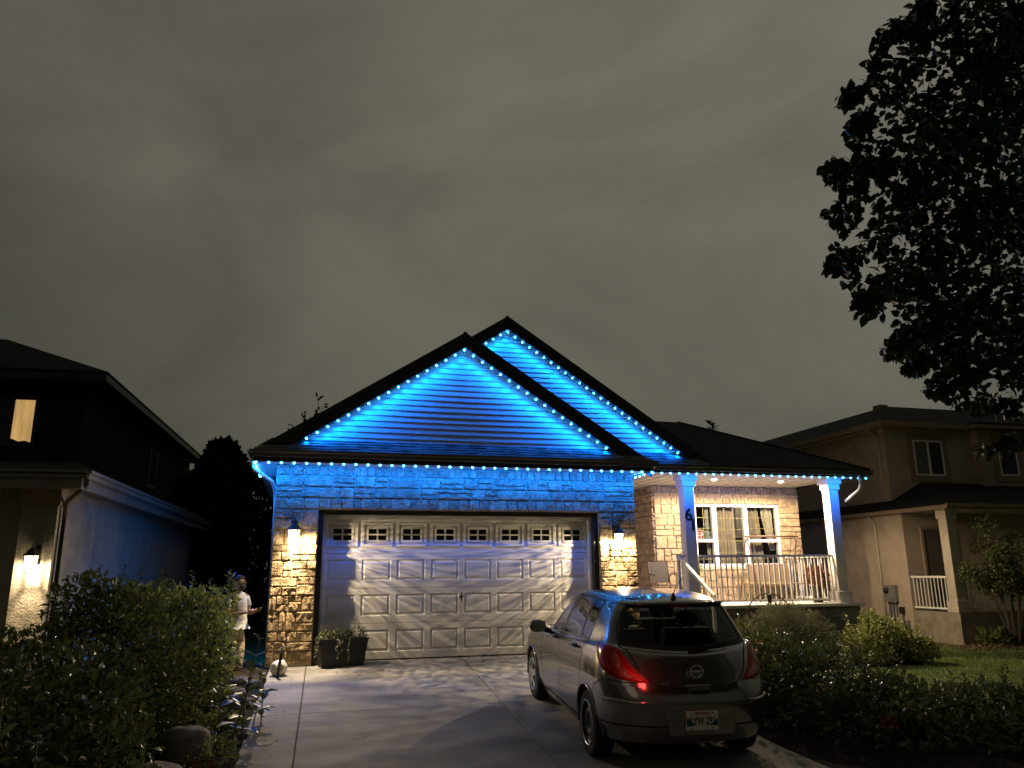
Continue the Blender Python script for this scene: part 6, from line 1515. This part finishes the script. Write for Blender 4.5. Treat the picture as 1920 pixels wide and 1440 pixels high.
# lawn blades and chips
rg = np.random.default_rng(9); n = 26000
bx = rg.uniform(7.0, 16.5, n); by = rg.uniform(-7.0, 1.9, n); ok = ~((bx < 11.7) & (by > -0.35)) & (bx > 6.6 + (by + 6) * -0.05); bx, by = bx[ok], by[ok]; n = len(bx)
bz = np.array([terrain(a, b) for a, b in zip(bx, by)]) - 0.03; h = rg.uniform(0.03, 0.065, n); an = rg.uniform(0, 6.28, n); ln_ = rg.normal(size=(n, 2)) * 0.02
V = np.zeros((n, 3, 3)); V[:, 0] = np.stack([bx - 0.006 * np.cos(an), by - 0.006 * np.sin(an), bz], -1); V[:, 1] = np.stack([bx + 0.006 * np.cos(an), by + 0.006 * np.sin(an), bz], -1); V[:, 2] = np.stack([bx + ln_[:, 0], by + ln_[:, 1], bz + h], -1)
o = leaf_obj('grass', V.reshape(-1, 3), [(3 * i, 3 * i + 1, 3 * i + 2) for i in range(n)], M['grass_blade'], None); tag(o, 'short mown lawn grass right of the driveway', 'grass', kind='stuff')
n = 2600; cx = rg.uniform(14.2, 20, n); cy = rg.uniform(1.25, 2.3, n); L = rg.uniform(0.04, 0.09, n); d = rg.normal(size=(n, 3)); d[:, 2] *= 0.25; nn2 = rg.normal(size=(n, 3)) * 0.4; nn2[:, 2] += 1
V, F = scatter_leaves(np.stack([cx, cy, np.array([terrain(a, b) for a, b in zip(cx, cy)]) + rg.uniform(-0.02, 0.03, n)], -1), d, nn2, L, L * 0.45, LEAF_S)
o = leaf_obj('wood_chips', V, F, M['mulch'], None); tag(o, 'tan wood chip mulch along the right neighbour foundation', 'mulch', kind='stuff')
# --- small multi-stem tree before the right porch
yt = thing('young_tree', (16.0, 1.75, -0.36), 'young multi-stemmed tree in front of the right neighbour porch', 'tree')
tb = MB(); rn = random.Random(31); clumps = []
for k in range(10):
    a = k * 0.9; tip = Vector((16.0 + 0.75 * math.cos(a) * rn.uniform(0.4, 1), 1.75 + 0.4 * math.sin(a), rn.uniform(1.3, 2.35))); b = Vector((16.0 + 0.10 * math.cos(a), 1.75 + 0.08 * math.sin(a), -0.4)); m_ = b.lerp(tip, 0.5) + Vector((0.06, 0, 0.15))
    tb.tube([b, m_, tip], [0.028, 0.018, 0.006], 6)
    for j in range(3):
        q = m_.lerp(tip, j / 3 + 0.2); e = q + Vector((rn.uniform(-0.35, 0.35), rn.uniform(-0.25, 0.25), rn.uniform(0.05, 0.3))); tb.tube([q, e], [0.008, 0.003], 4); clumps.append((e.x, e.y, e.z, 0.27, 0.24, 0.24))
tb.build('trunk', M['wood_dark'], yt)
rg = np.random.default_rng(12); p, u = crown_pts(clumps, 5200, rg, 0.2); d, n_ = leaf_dirs(u, rg, -0.2, 0.9); k = len(p); V, F = scatter_leaves(p, d, n_, rg.uniform(0.06, 0.11, k), rg.uniform(0.03, 0.05, k), LEAF_M); leaf_obj('crown', V, F, M['leaf_dark'], yt)
shrub('hosta', (15.5, 1.9, -0.36), [(15.45, 1.9, -0.22, 0.3, 0.25, 0.22), (15.75, 1.95, -0.25, 0.2, 0.2, 0.18)], 110, 0.2, 0.12, M['leaf_hedge'], 'low broad-leaved plant at the foot of the right porch', 'plant', 140, stems=0)
# --- overhanging poplar, upper right
tree = thing('poplar_tree', (6.9, -9.6, -0.4), 'large dark leafy tree overhanging the upper right corner', 'tree')
tk = MB(); tk.tube([(6.9, -9.6, -0.5), (6.85, -9.6, 1.5), (6.7, -9.6, 3.2), (6.4, -9.5, 5.0), (6.2, -9.4, 7.0)], [0.24, 0.2, 0.17, 0.13, 0.07], 10); tk.build('trunk', M['wood_dark'], tree, smooth=True)
CAMP = Vector((-0.2721, -13.4491, 1.4305))
def ray_at(px, py, t): return CAMP + (_r * ((px - 960) / 1446.2) - _u * ((py - 720) / 1446.2) + _f) * t
CL = []   # leafy boughs (x, y, z, rx, ry, rz)
for (px, py, t, rr) in ((1760, 40, 5.2, .26), (1830, 120, 5.0, .30), (1700, 120, 5.1, .16), (1655, 165, 5.0, .15), (1720, 210, 5.3, .26), (1800, 260, 5.0, .34), (1640, 300, 5.0, .18), (1610, 330, 4.9, .16), (1720, 330, 4.8, .30), (1690, 400, 5.1, .22),
                        (1820, 400, 5.0, .36), (1640, 455, 4.9, .15), (1740, 480, 5.1, .32), (1680, 520, 4.9, .2), (1640, 545, 4.8, .13), (1800, 570, 5.0, .33), (1730, 600, 4.8, .22), (1700, 640, 4.7, .12), (1780, 660, 4.8, .20), (1850, 680, 4.9, .16), (1810, 700, 4.8, .12),
                        (1900, 200, 5.4, .45), (1930, 420, 5.5, .5), (1920, 600, 5.2, .4), (1900, 60, 5.6, .5), (1905, 715, 4.9, .13), (1960, 690, 5.0, .22), (2060, 300, 5.8, .7), (2100, 600, 5.6, .6), (1980, -80, 6.0, .7), (1850, -90, 5.8, .42), (2200, 100, 6.4, .9), (1875, 820, 4.9, .05), (1840, 838, 5.0, .04),):
    q = ray_at(px + 12, py, t); rr *= 0.9; CL.append((q.x, q.y, q.z, rr, rr * 1.15, rr))
HI = [(x + (0.4 if k % 2 else -0.3), y, 5.7 + 0.5 * ((k * 7) % 3), 0.95, 0.95, 0.75) for k, (x, y) in enumerate([(a, b) for a in (0.6, 2.1, 3.6, 5.1, 6.6) for b in (-11.4, -12.9, -14.4)])]   # unseen boughs added over the drive, to shade the car's rear from sky
MINI = []; rn = random.Random(41)
OUT = [(1770, -10), (1712, 60), (1690, 30), (1655, 95), (1622, 140), (1598, 185), (1622, 245), (1570, 262), (1556, 312), (1600, 385), (1572, 425), (1588, 480), (1575, 515), (1612, 560), (1650, 600), (1690, 655), (1735, 705), (1780, 735), (1850, 745), (1900, 765)]
for (a, b) in zip(OUT[:-1], OUT[1:]):                       # loose sprays along the open side
    for k in range(3):
        f = rn.random(); q = ray_at(a[0] + (b[0] - a[0]) * f + rn.uniform(-22, 20), a[1] + (b[1] - a[1]) * f + rn.uniform(-18, 18), rn.uniform(4.7, 5.2)); rr = rn.uniform(0.03, 0.085); MINI.append((q.x, q.y, q.z, rr, rr, rr))
for (a, b) in ((1838, 842), (1862, 846), (1895, 832), (1915, 826)):
    q = ray_at(a, b, 4.9); MINI.append((q.x, q.y, q.z, 0.035, 0.035, 0.035))
lb = MB(); rn = random.Random(3)
for ci, c in enumerate(CL + HI + MINI):
    e = Vector(c[:3])
    if ci % 5 == 0 and ci < len(CL) + len(HI):
        b = Vector((6.75, -9.6, 2.0 + 0.55 * (c[2] - 1))); m1_ = b.lerp(e, 0.35) + Vector((0, 0, rn.uniform(0.3, 0.6))); m_ = b.lerp(e, 0.7) + Vector((rn.uniform(-.1, .1), rn.uniform(-.1, .1), rn.uniform(0.2, 0.5))); lb.tube([b, m1_, m_, e], [0.045, 0.028, 0.014, 0.004], 6)
    for j in range(5 if c[3] > 0.1 else 2):
        a = rn.uniform(0, 6.28); f = e + Vector((c[3] * math.cos(a), c[3] * math.sin(a), rn.uniform(-.8, .8) * c[3])); lb.tube([e, e.lerp(f, 0.5) + Vector((0, 0, 0.1 * c[3])), f], [0.005, 0.0035, 0.002], 4)
lb.build('branches', M['wood_dark'], tree)
rg = np.random.default_rng(55); NL = 19000
NM = 1500; NL -= NM; p, u = crown_pts(CL, NL, rg, 0.12); pm_, um_ = crown_pts(MINI, NM, rg, 0.2); p = np.vstack([p, pm_]); u = np.vstack([u, um_]); NL += NM; d, n_ = leaf_dirs(u, rg, -0.5, 0.9, 0.1); L = rg.uniform(0.036, 0.068, NL); Wd = L * rg.uniform(0.82, 0.98, NL)
rel = p - np.array(CAMP); zz = rel @ np.array(_f); sx_ = 960 + 1446.2 * (rel @ np.array(_r)) / zz; sy_ = 720 - 1446.2 * (rel @ np.array(_u)) / zz
vis = np.where((sx_ < 1920) & (sy_ > 0) & (sy_ < 1440))[0]
order = vis[np.argsort((sx_ - 0.25 * abs(sy_ - 400))[vis])][:280]     # leaves on the open side of the crown stand alone
mask = np.ones(NL, bool); mask[order] = False
ph_, uh_ = crown_pts(HI, 5200, rg, 0.1); dh_, nh_ = leaf_dirs(uh_, rg, -0.5, 0.9, 0.1); Lh = rg.uniform(0.10, 0.16, 5200); V, F = scatter_leaves(ph_, dh_, nh_, Lh, Lh * 0.9, LEAF_H); o = leaf_obj('added_boughs', V, F, M['leaf_tree'], tree); tag(o, kind='stuff')
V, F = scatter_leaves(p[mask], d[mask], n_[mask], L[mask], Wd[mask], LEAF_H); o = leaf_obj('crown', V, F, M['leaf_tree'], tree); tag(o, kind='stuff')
mbm = MB(); mbm.add([tuple(q) for q in LEAF_H[0]], LEAF_H[1]); mbm.tube([(-0.0, 0, 0), (-0.25, 0, 0.03), (-0.5, 0, 0.1)], 0.015, 3); o = mbm.build('leaf', M['leaf_tree'], None, fixn=False, smooth=True); HEART = o.data; bpy.data.objects.remove(o)
for i in order:
    D = Vector(d[i]).normalized(); s_ = Vector(n_[i]).cross(D).normalized(); n2 = D.cross(s_)
    ob = inst('leaf', HEART, tree, Vector(p[i]) - tree.location); ob.rotation_euler = Matrix((D, s_, n2)).transposed().to_euler(); ob.scale = (L[i], Wd[i], L[i])
# --- far trees
def conifer(base, h, w, label, seed, n=3500):
    t = thing('conifer_tree', base, label, 'tree', 'dark trees behind the houses'); rg = np.random.default_rng(seed)
    MB().tube([base, (base[0], base[1], base[2] + h)], [0.12, 0.01], 6).build('trunk', M['wood_dark'], t)
    f = rg.random(n) ** 0.6; a = rg.uniform(0, 6.28, n); rad = w * f * (0.75 + 0.25 * np.sin(f * h * 9 + 2 * np.sin(a * 3))) * rg.uniform(0.55, 1.0, n); z = base[2] + h * (1 - f)
    p = np.stack([base[0] + rad * np.cos(a), base[1] + rad * np.sin(a), z], -1); d = np.stack([np.cos(a), np.sin(a), np.full(n, 0.15)], -1) + rg.normal(size=(n, 3)) * 0.4; n_ = rg.normal(size=(n, 3)) * 0.4; n_[:, 2] += 1
    L = rg.uniform(0.15, 0.34, n); V, F = scatter_leaves(p, d, n_, L, L * 0.28, LEAF_S); leaf_obj('crown', V, F, M['conifer'], t)
conifer((14.95, 13.0, -0.3), 7.4, 1.25, 'small dark spruce tip rising behind the porch roof', 61)
def cedar(base, h, w, label, seed, n=6000):
    """round-topped dense column of scale leaves"""
    t = thing('cedar_tree', base, label, 'tree', 'dark trees behind the houses'); rg = np.random.default_rng(seed)
    MB().tube([base, (base[0], base[1], base[2] + h * 0.9)], [0.12, 0.02], 6).build('trunk', M['wood_dark'], t)
    f = rg.random(n); a = rg.uniform(0, 6.28, n); prof = np.sqrt(np.clip(1 - np.clip((f - 0.62) / 0.38, 0, 1) ** 2.0, 0, 1))
    rad = w * prof * (0.88 + 0.12 * np.sin(f * 31 + 3 * np.sin(2 * a)) + 0.10 * np.sin(5 * a + 9 * f)) * rg.uniform(0.6, 1.02, n) ** 0.5
    p = np.stack([base[0] + rad * np.cos(a), base[1] + rad * np.sin(a), base[2] + h * f], -1); d = np.stack([np.cos(a), np.sin(a), np.full(n, 0.9)], -1) + rg.normal(size=(n, 3)) * 0.5; n_ = rg.normal(size=(n, 3))
    L = rg.uniform(0.14, 0.3, n); V, F = scatter_leaves(p, d, n_, L, L * 0.5, LEAF_M); leaf_obj('crown', V, F, M['conifer'], t)
cedar((-2.45, 9.0, -0.3), 5.25, 0.75, 'dark round-topped cedar in the gap between left neighbour and garage', 62)
cedar((-1.35, 10.2, -0.3), 4.9, 0.9, 'second dark cedar just behind the garage corner', 63)
cedar((-3.4, 13.0, -0.3), 4.9, 1.0, 'far dark cedar beside the back corner of the left neighbour', 64)
sp3 = thing('bare_topped_tree', (-0.2, 12, -0.3), 'thin sparse treetop poking above the left garage roof edge', 'tree', 'dark trees behind the houses')
tb = MB(); P = []; D = []
rn = random.Random(8)
for tip in ((0.08, 12, 7.05), (0.22, 12.1, 6.85), (-0.45, 12, 6.55), (-0.75, 12, 6.1)):
    b = Vector((-0.2, 12, 5.0)); tp = Vector(tip); tb.tube([b, b.lerp(tp, 0.6) + Vector((0.05, 0, 0)), tp], [0.03, 0.015, 0.006], 5)
    for k in range(16): q = b.lerp(tp, rn.uniform(0.5, 1.0)); P.append((q.x + rn.uniform(-.1, .1), q.y + rn.uniform(-.1, .1), q.z)); D.append((rn.uniform(-1, 1), rn.uniform(-1, 1), rn.uniform(-.2, 1)))
tb.tube([(-0.2, 12, -0.3), (-0.2, 12, 5.0)], [0.1, 0.04], 6); tb.build('trunk', M['wood_dark'], sp3)
V, F = scatter_leaves(np.array(P), np.array(D), rg.normal(size=(len(P), 3)), rg.uniform(0.12, 0.22, len(P)), rg.uniform(0.07, 0.12, len(P)), LEAF_M); leaf_obj('crown', V, F, M['conifer'], sp3)

# --- bits of leaf and grit blown onto the drive
rg = np.random.default_rng(21); n = 130
x = np.concatenate([rg.uniform(-0.6, 4.4, 60), rg.uniform(-0.65, -0.2, 40), rg.uniform(0.2, 4.5, 30)]); y = np.concatenate([rg.uniform(-7.5, -0.5, 60), rg.uniform(-6, -0.4, 40), rg.uniform(-0.32, -0.1, 30)])
L = rg.uniform(0.012, 0.04, n); d = rg.normal(size=(n, 3)); d[:, 2] *= 0.08; n_ = rg.normal(size=(n, 3)) * 0.25; n_[:, 2] += 1
V, F = scatter_leaves(np.stack([x, y, np.array([gz(b) for b in y]) + 0.007], -1), d, n_, L, L * 0.55, LEAF_M)
M['litter'] = leafmat('dry_leaf_bit', (0.10, 0.065, 0.03), 0.7, var=0.5, nscale=3)
o = leaf_obj('leaf_litter', V, F, M['litter'], None); tag(o, 'dry leaf bits and grit scattered over the concrete drive', 'litter', kind='stuff')
# ================================================================== person standing beside the garage, looking at a phone
def skin(name, J, E, parent, m, root=0, sub=2):
    """J: joints (x,y,z,rx,ry); E: bones; grown into one continuous surface"""
    me = bpy.data.meshes.new(name); me.from_pydata([j[:3] for j in J], E, [])
    o = bpy.data.objects.new(name, me); COL.objects.link(o)
    md = o.modifiers.new('skin', 'SKIN'); md.use_smooth_shade = True; md.branch_smoothing = 0.6
    if not me.skin_vertices: me.skin_vertices.new()
    for i, j in enumerate(J): s = me.skin_vertices[0].data[i]; s.radius = (j[3], j[4]); s.use_root = (i == root)
    o.modifiers.new('sub', 'SUBSURF').levels = sub; o.modifiers['sub'].render_levels = sub
    dg = bpy.context.evaluated_depsgraph_get(); dg.update()
    nm = bpy.data.meshes.new_from_object(o.evaluated_get(dg)); bpy.data.objects.remove(o)
    nm.polygons.foreach_set('use_smooth', [True] * len(nm.polygons)); nm.materials.clear(); nm.materials.append(m)
    return inst(name, nm, parent, (0, 0, 0))
M['skin'] = mat('tanned_skin', (0.26, 0.145, 0.09), 0.5, var=0.12, nscale=30)
M['shirt'] = mat('pale_shirt_cotton', (0.42, 0.43, 0.44), 0.85, var=0.08, nscale=9, bump=0.9, bscale=9, bdist=0.05)
M['trousers'] = mat('beige_trouser_cotton', (0.46, 0.36, 0.24), 0.9, var=0.1, nscale=9, bump=0.9, bscale=8, bdist=0.05)
M['hair'] = mat('dark_hair', (0.02, 0.016, 0.013), 0.6, var=0.3, nscale=60, bump=0.6, bscale=90)
pe = thing('person', (-1.19, -0.10, -0.13), 'bearded person in pale shirt and beige trousers beside the garage, looking at a phone', 'person', rot=(0, 0, R_(-38)))
# local: +x forward, +y left
BJ = [(0.00, 0, 0.80, .12, .15), (0.03, 0, 0.93, .125, .16), (0.02, 0, 1.10, .11, .165), (0.0, 0, 1.24, .075, .13), (0.01, 0, 1.32, .048, .05), (0.03, 0, 1.375, .06, .062), (0.05, 0, 1.44, .085, .072), (0.045, 0, 1.505, .07, .06),
      (0.0, 0.17, 1.24, .055, .055), (0.02, 0.22, 1.08, .045, .045), (0.07, 0.235, 0.96, .037, .037), (0.24, 0.15, 0.99, .028, .028), (0.30, 0.11, 1.01, .024, .030),
      (0.0, -0.17, 1.24, .055, .055), (0.02, -0.22, 1.08, .045, .045), (0.07, -0.235, 0.96, .037, .037), (0.24, -0.15, 0.98, .028, .028), (0.31, -0.09, 1.00, .024, .030),
      (0.0, 0.09, 0.72, .085, .085), (0.03, 0.095, 0.42, .055, .055), (0.0, 0.10, 0.08, .036, .036), (0.0, -0.09, 0.72, .085, .085), (0.05, -0.10, 0.42, .055, .055), (0.02, -0.11, 0.08, .036, .036)]
BE = [(0, 1), (1, 2), (2, 3), (3, 4), (4, 5), (5, 6), (6, 7), (3, 8), (8, 9), (9, 10), (10, 11), (11, 12), (3, 13), (13, 14), (14, 15), (15, 16), (16, 17), (0, 18), (18, 19), (19, 20), (0, 21), (21, 22), (22, 23)]
pb_ = skin('body', BJ, BE, pe, M['skin'])
def lo(mb, name, m, smooth=True): return mb.build(name, m, pe, local=True, smooth=smooth)
# nose, ears, eyes, hair and beard
lo(blob((0.135, 0, 1.435), 0.022, 0.014, 0.022, 8, 6), 'nose', M['skin'])
for s in (-1, 1):
    lo(blob((0.045, s * 0.075, 1.44), 0.018, 0.009, 0.028, 8, 6), 'ear', M['skin'])
    lo(blob((0.122, s * 0.030, 1.462), 0.008, 0.010, 0.006, 8, 5), 'eye', M['hair'])
hm = blob((0.03, 0, 1.475), 0.098, 0.085, 0.082, 14, 10); hm.v = [(min(x, 0.085 + (z - 1.5) * 0.5), y, max(z, 1.445 - 0.5 * x)) for x, y, z in hm.v]; lo(hm, 'hair', M['hair'])
bd = blob((0.09, 0, 1.375), 0.058, 0.062, 0.055, 12, 8); lo(bd, 'beard', M['hair'])
SJ = [(0.008, 0, 0.80, .118, .155), (0.035, 0, 0.93, .148, .178), (0.025, 0, 1.10, .130, .182), (0.0, 0, 1.245, .088, .14), (0.005, 0, 1.31, .058, .065), (0.0, 0.175, 1.245, .07, .07), (0.02, 0.222, 1.10, .066, .066), (0.035, 0.228, 1.05, .064, .064), (0.0, -0.175, 1.245, .07, .07), (0.02, -0.222, 1.10, .066, .066), (0.035, -0.228, 1.05, .064, .064)]
skin('shirt', SJ, [(0, 1), (1, 2), (2, 3), (3, 4), (3, 5), (5, 6), (6, 7), (3, 8), (8, 9), (9, 10)], pe, M['shirt'], 1)
TJ = [(0.005, 0, 0.84, .135, .165), (0.0, 0, 0.76, .14, .165), (0.0, 0.09, 0.68, .10, .10), (0.035, 0.098, 0.42, .082, .082), (0.01, 0.10, 0.10, .075, .075), (0.0, -0.09, 0.68, .10, .10), (0.055, -0.10, 0.42, .082, .082), (0.03, -0.11, 0.10, .075, .075)]
skin('trousers', TJ, [(0, 1), (1, 2), (2, 3), (3, 4), (1, 5), (5, 6), (6, 7)], pe, M['trousers'], 1)
for s, x0 in ((1, 0.0), (-1, 0.02)):
    sh = blob((x0 + 0.06, s * 0.105, 0.045), 0.135, 0.05, 0.05, 12, 8); sh.v = [(x, y, max(z, 0.004)) for x, y, z in sh.v]; lo(sh, 'shoe', M['shirt'])
# hands: palm with five bent fingers each, rooted in the palm
for s, wx, wy, wz in ((1, 0.30, 0.11, 1.01), (-1, 0.31, -0.09, 1.00)):
    ds = -s
    J = [(wx, wy, wz, .022, .028), (wx + 0.04, wy + ds * 0.02, wz + 0.008, .018, .034), (wx + 0.075, wy + ds * 0.035, wz + 0.01, .014, .034)]; E_ = [(0, 1), (1, 2)]
    for k, (off, l) in enumerate(((-0.03, 0.055), (-0.010, 0.062), (0.010, 0.058), (0.028, 0.045))):
        i = len(J); b = (wx + 0.075, wy + ds * 0.035 + off, wz + 0.01)
        J += [(b[0] + 0.012, b[1], b[2], .0085, .0085), (b[0] + l * 0.6, b[1] + ds * 0.012, b[2] + 0.010, .0080, .0080), (b[0] + l * 0.75, b[1] + ds * 0.03, b[2] + 0.028, .007, .007)]; E_ += [(2, i), (i, i + 1), (i + 1, i + 2)]
    i = len(J); J += [(wx + 0.03, wy + ds * 0.045, wz + 0.02, .010, .010), (wx + 0.055, wy + ds * 0.07, wz + 0.035, .009, .009)]; E_ += [(1, i), (i, i + 1)]
    skin('hand', J, E_, pe, M['skin'], 1, 1)
ph = thing('phone', (-1.19, -0.10, -0.13), 'dark phone held in the hands of the person by the garage', 'phone', rot=(0, 0, R_(-38)))
MB().hexa([(0.365, -0.035, 1.010), (0.365, 0.035, 1.010), (0.49, 0.035, 1.055), (0.49, -0.035, 1.055)], [(0.365, -0.035, 1.019), (0.365, 0.035, 1.019), (0.488, 0.035, 1.064), (0.488, -0.035, 1.064)]).build('case', M['black'], ph, local=True)
MB().add([(0.369, -0.031, 1.0215), (0.369, 0.031, 1.0215), (0.484, 0.031, 1.0640), (0.484, -0.031, 1.0640)], [(0, 1, 2, 3)]).build('screen', emis('phone_screen_glow', (0.6, 0.8, 1.0), 0.35), ph, local=True)
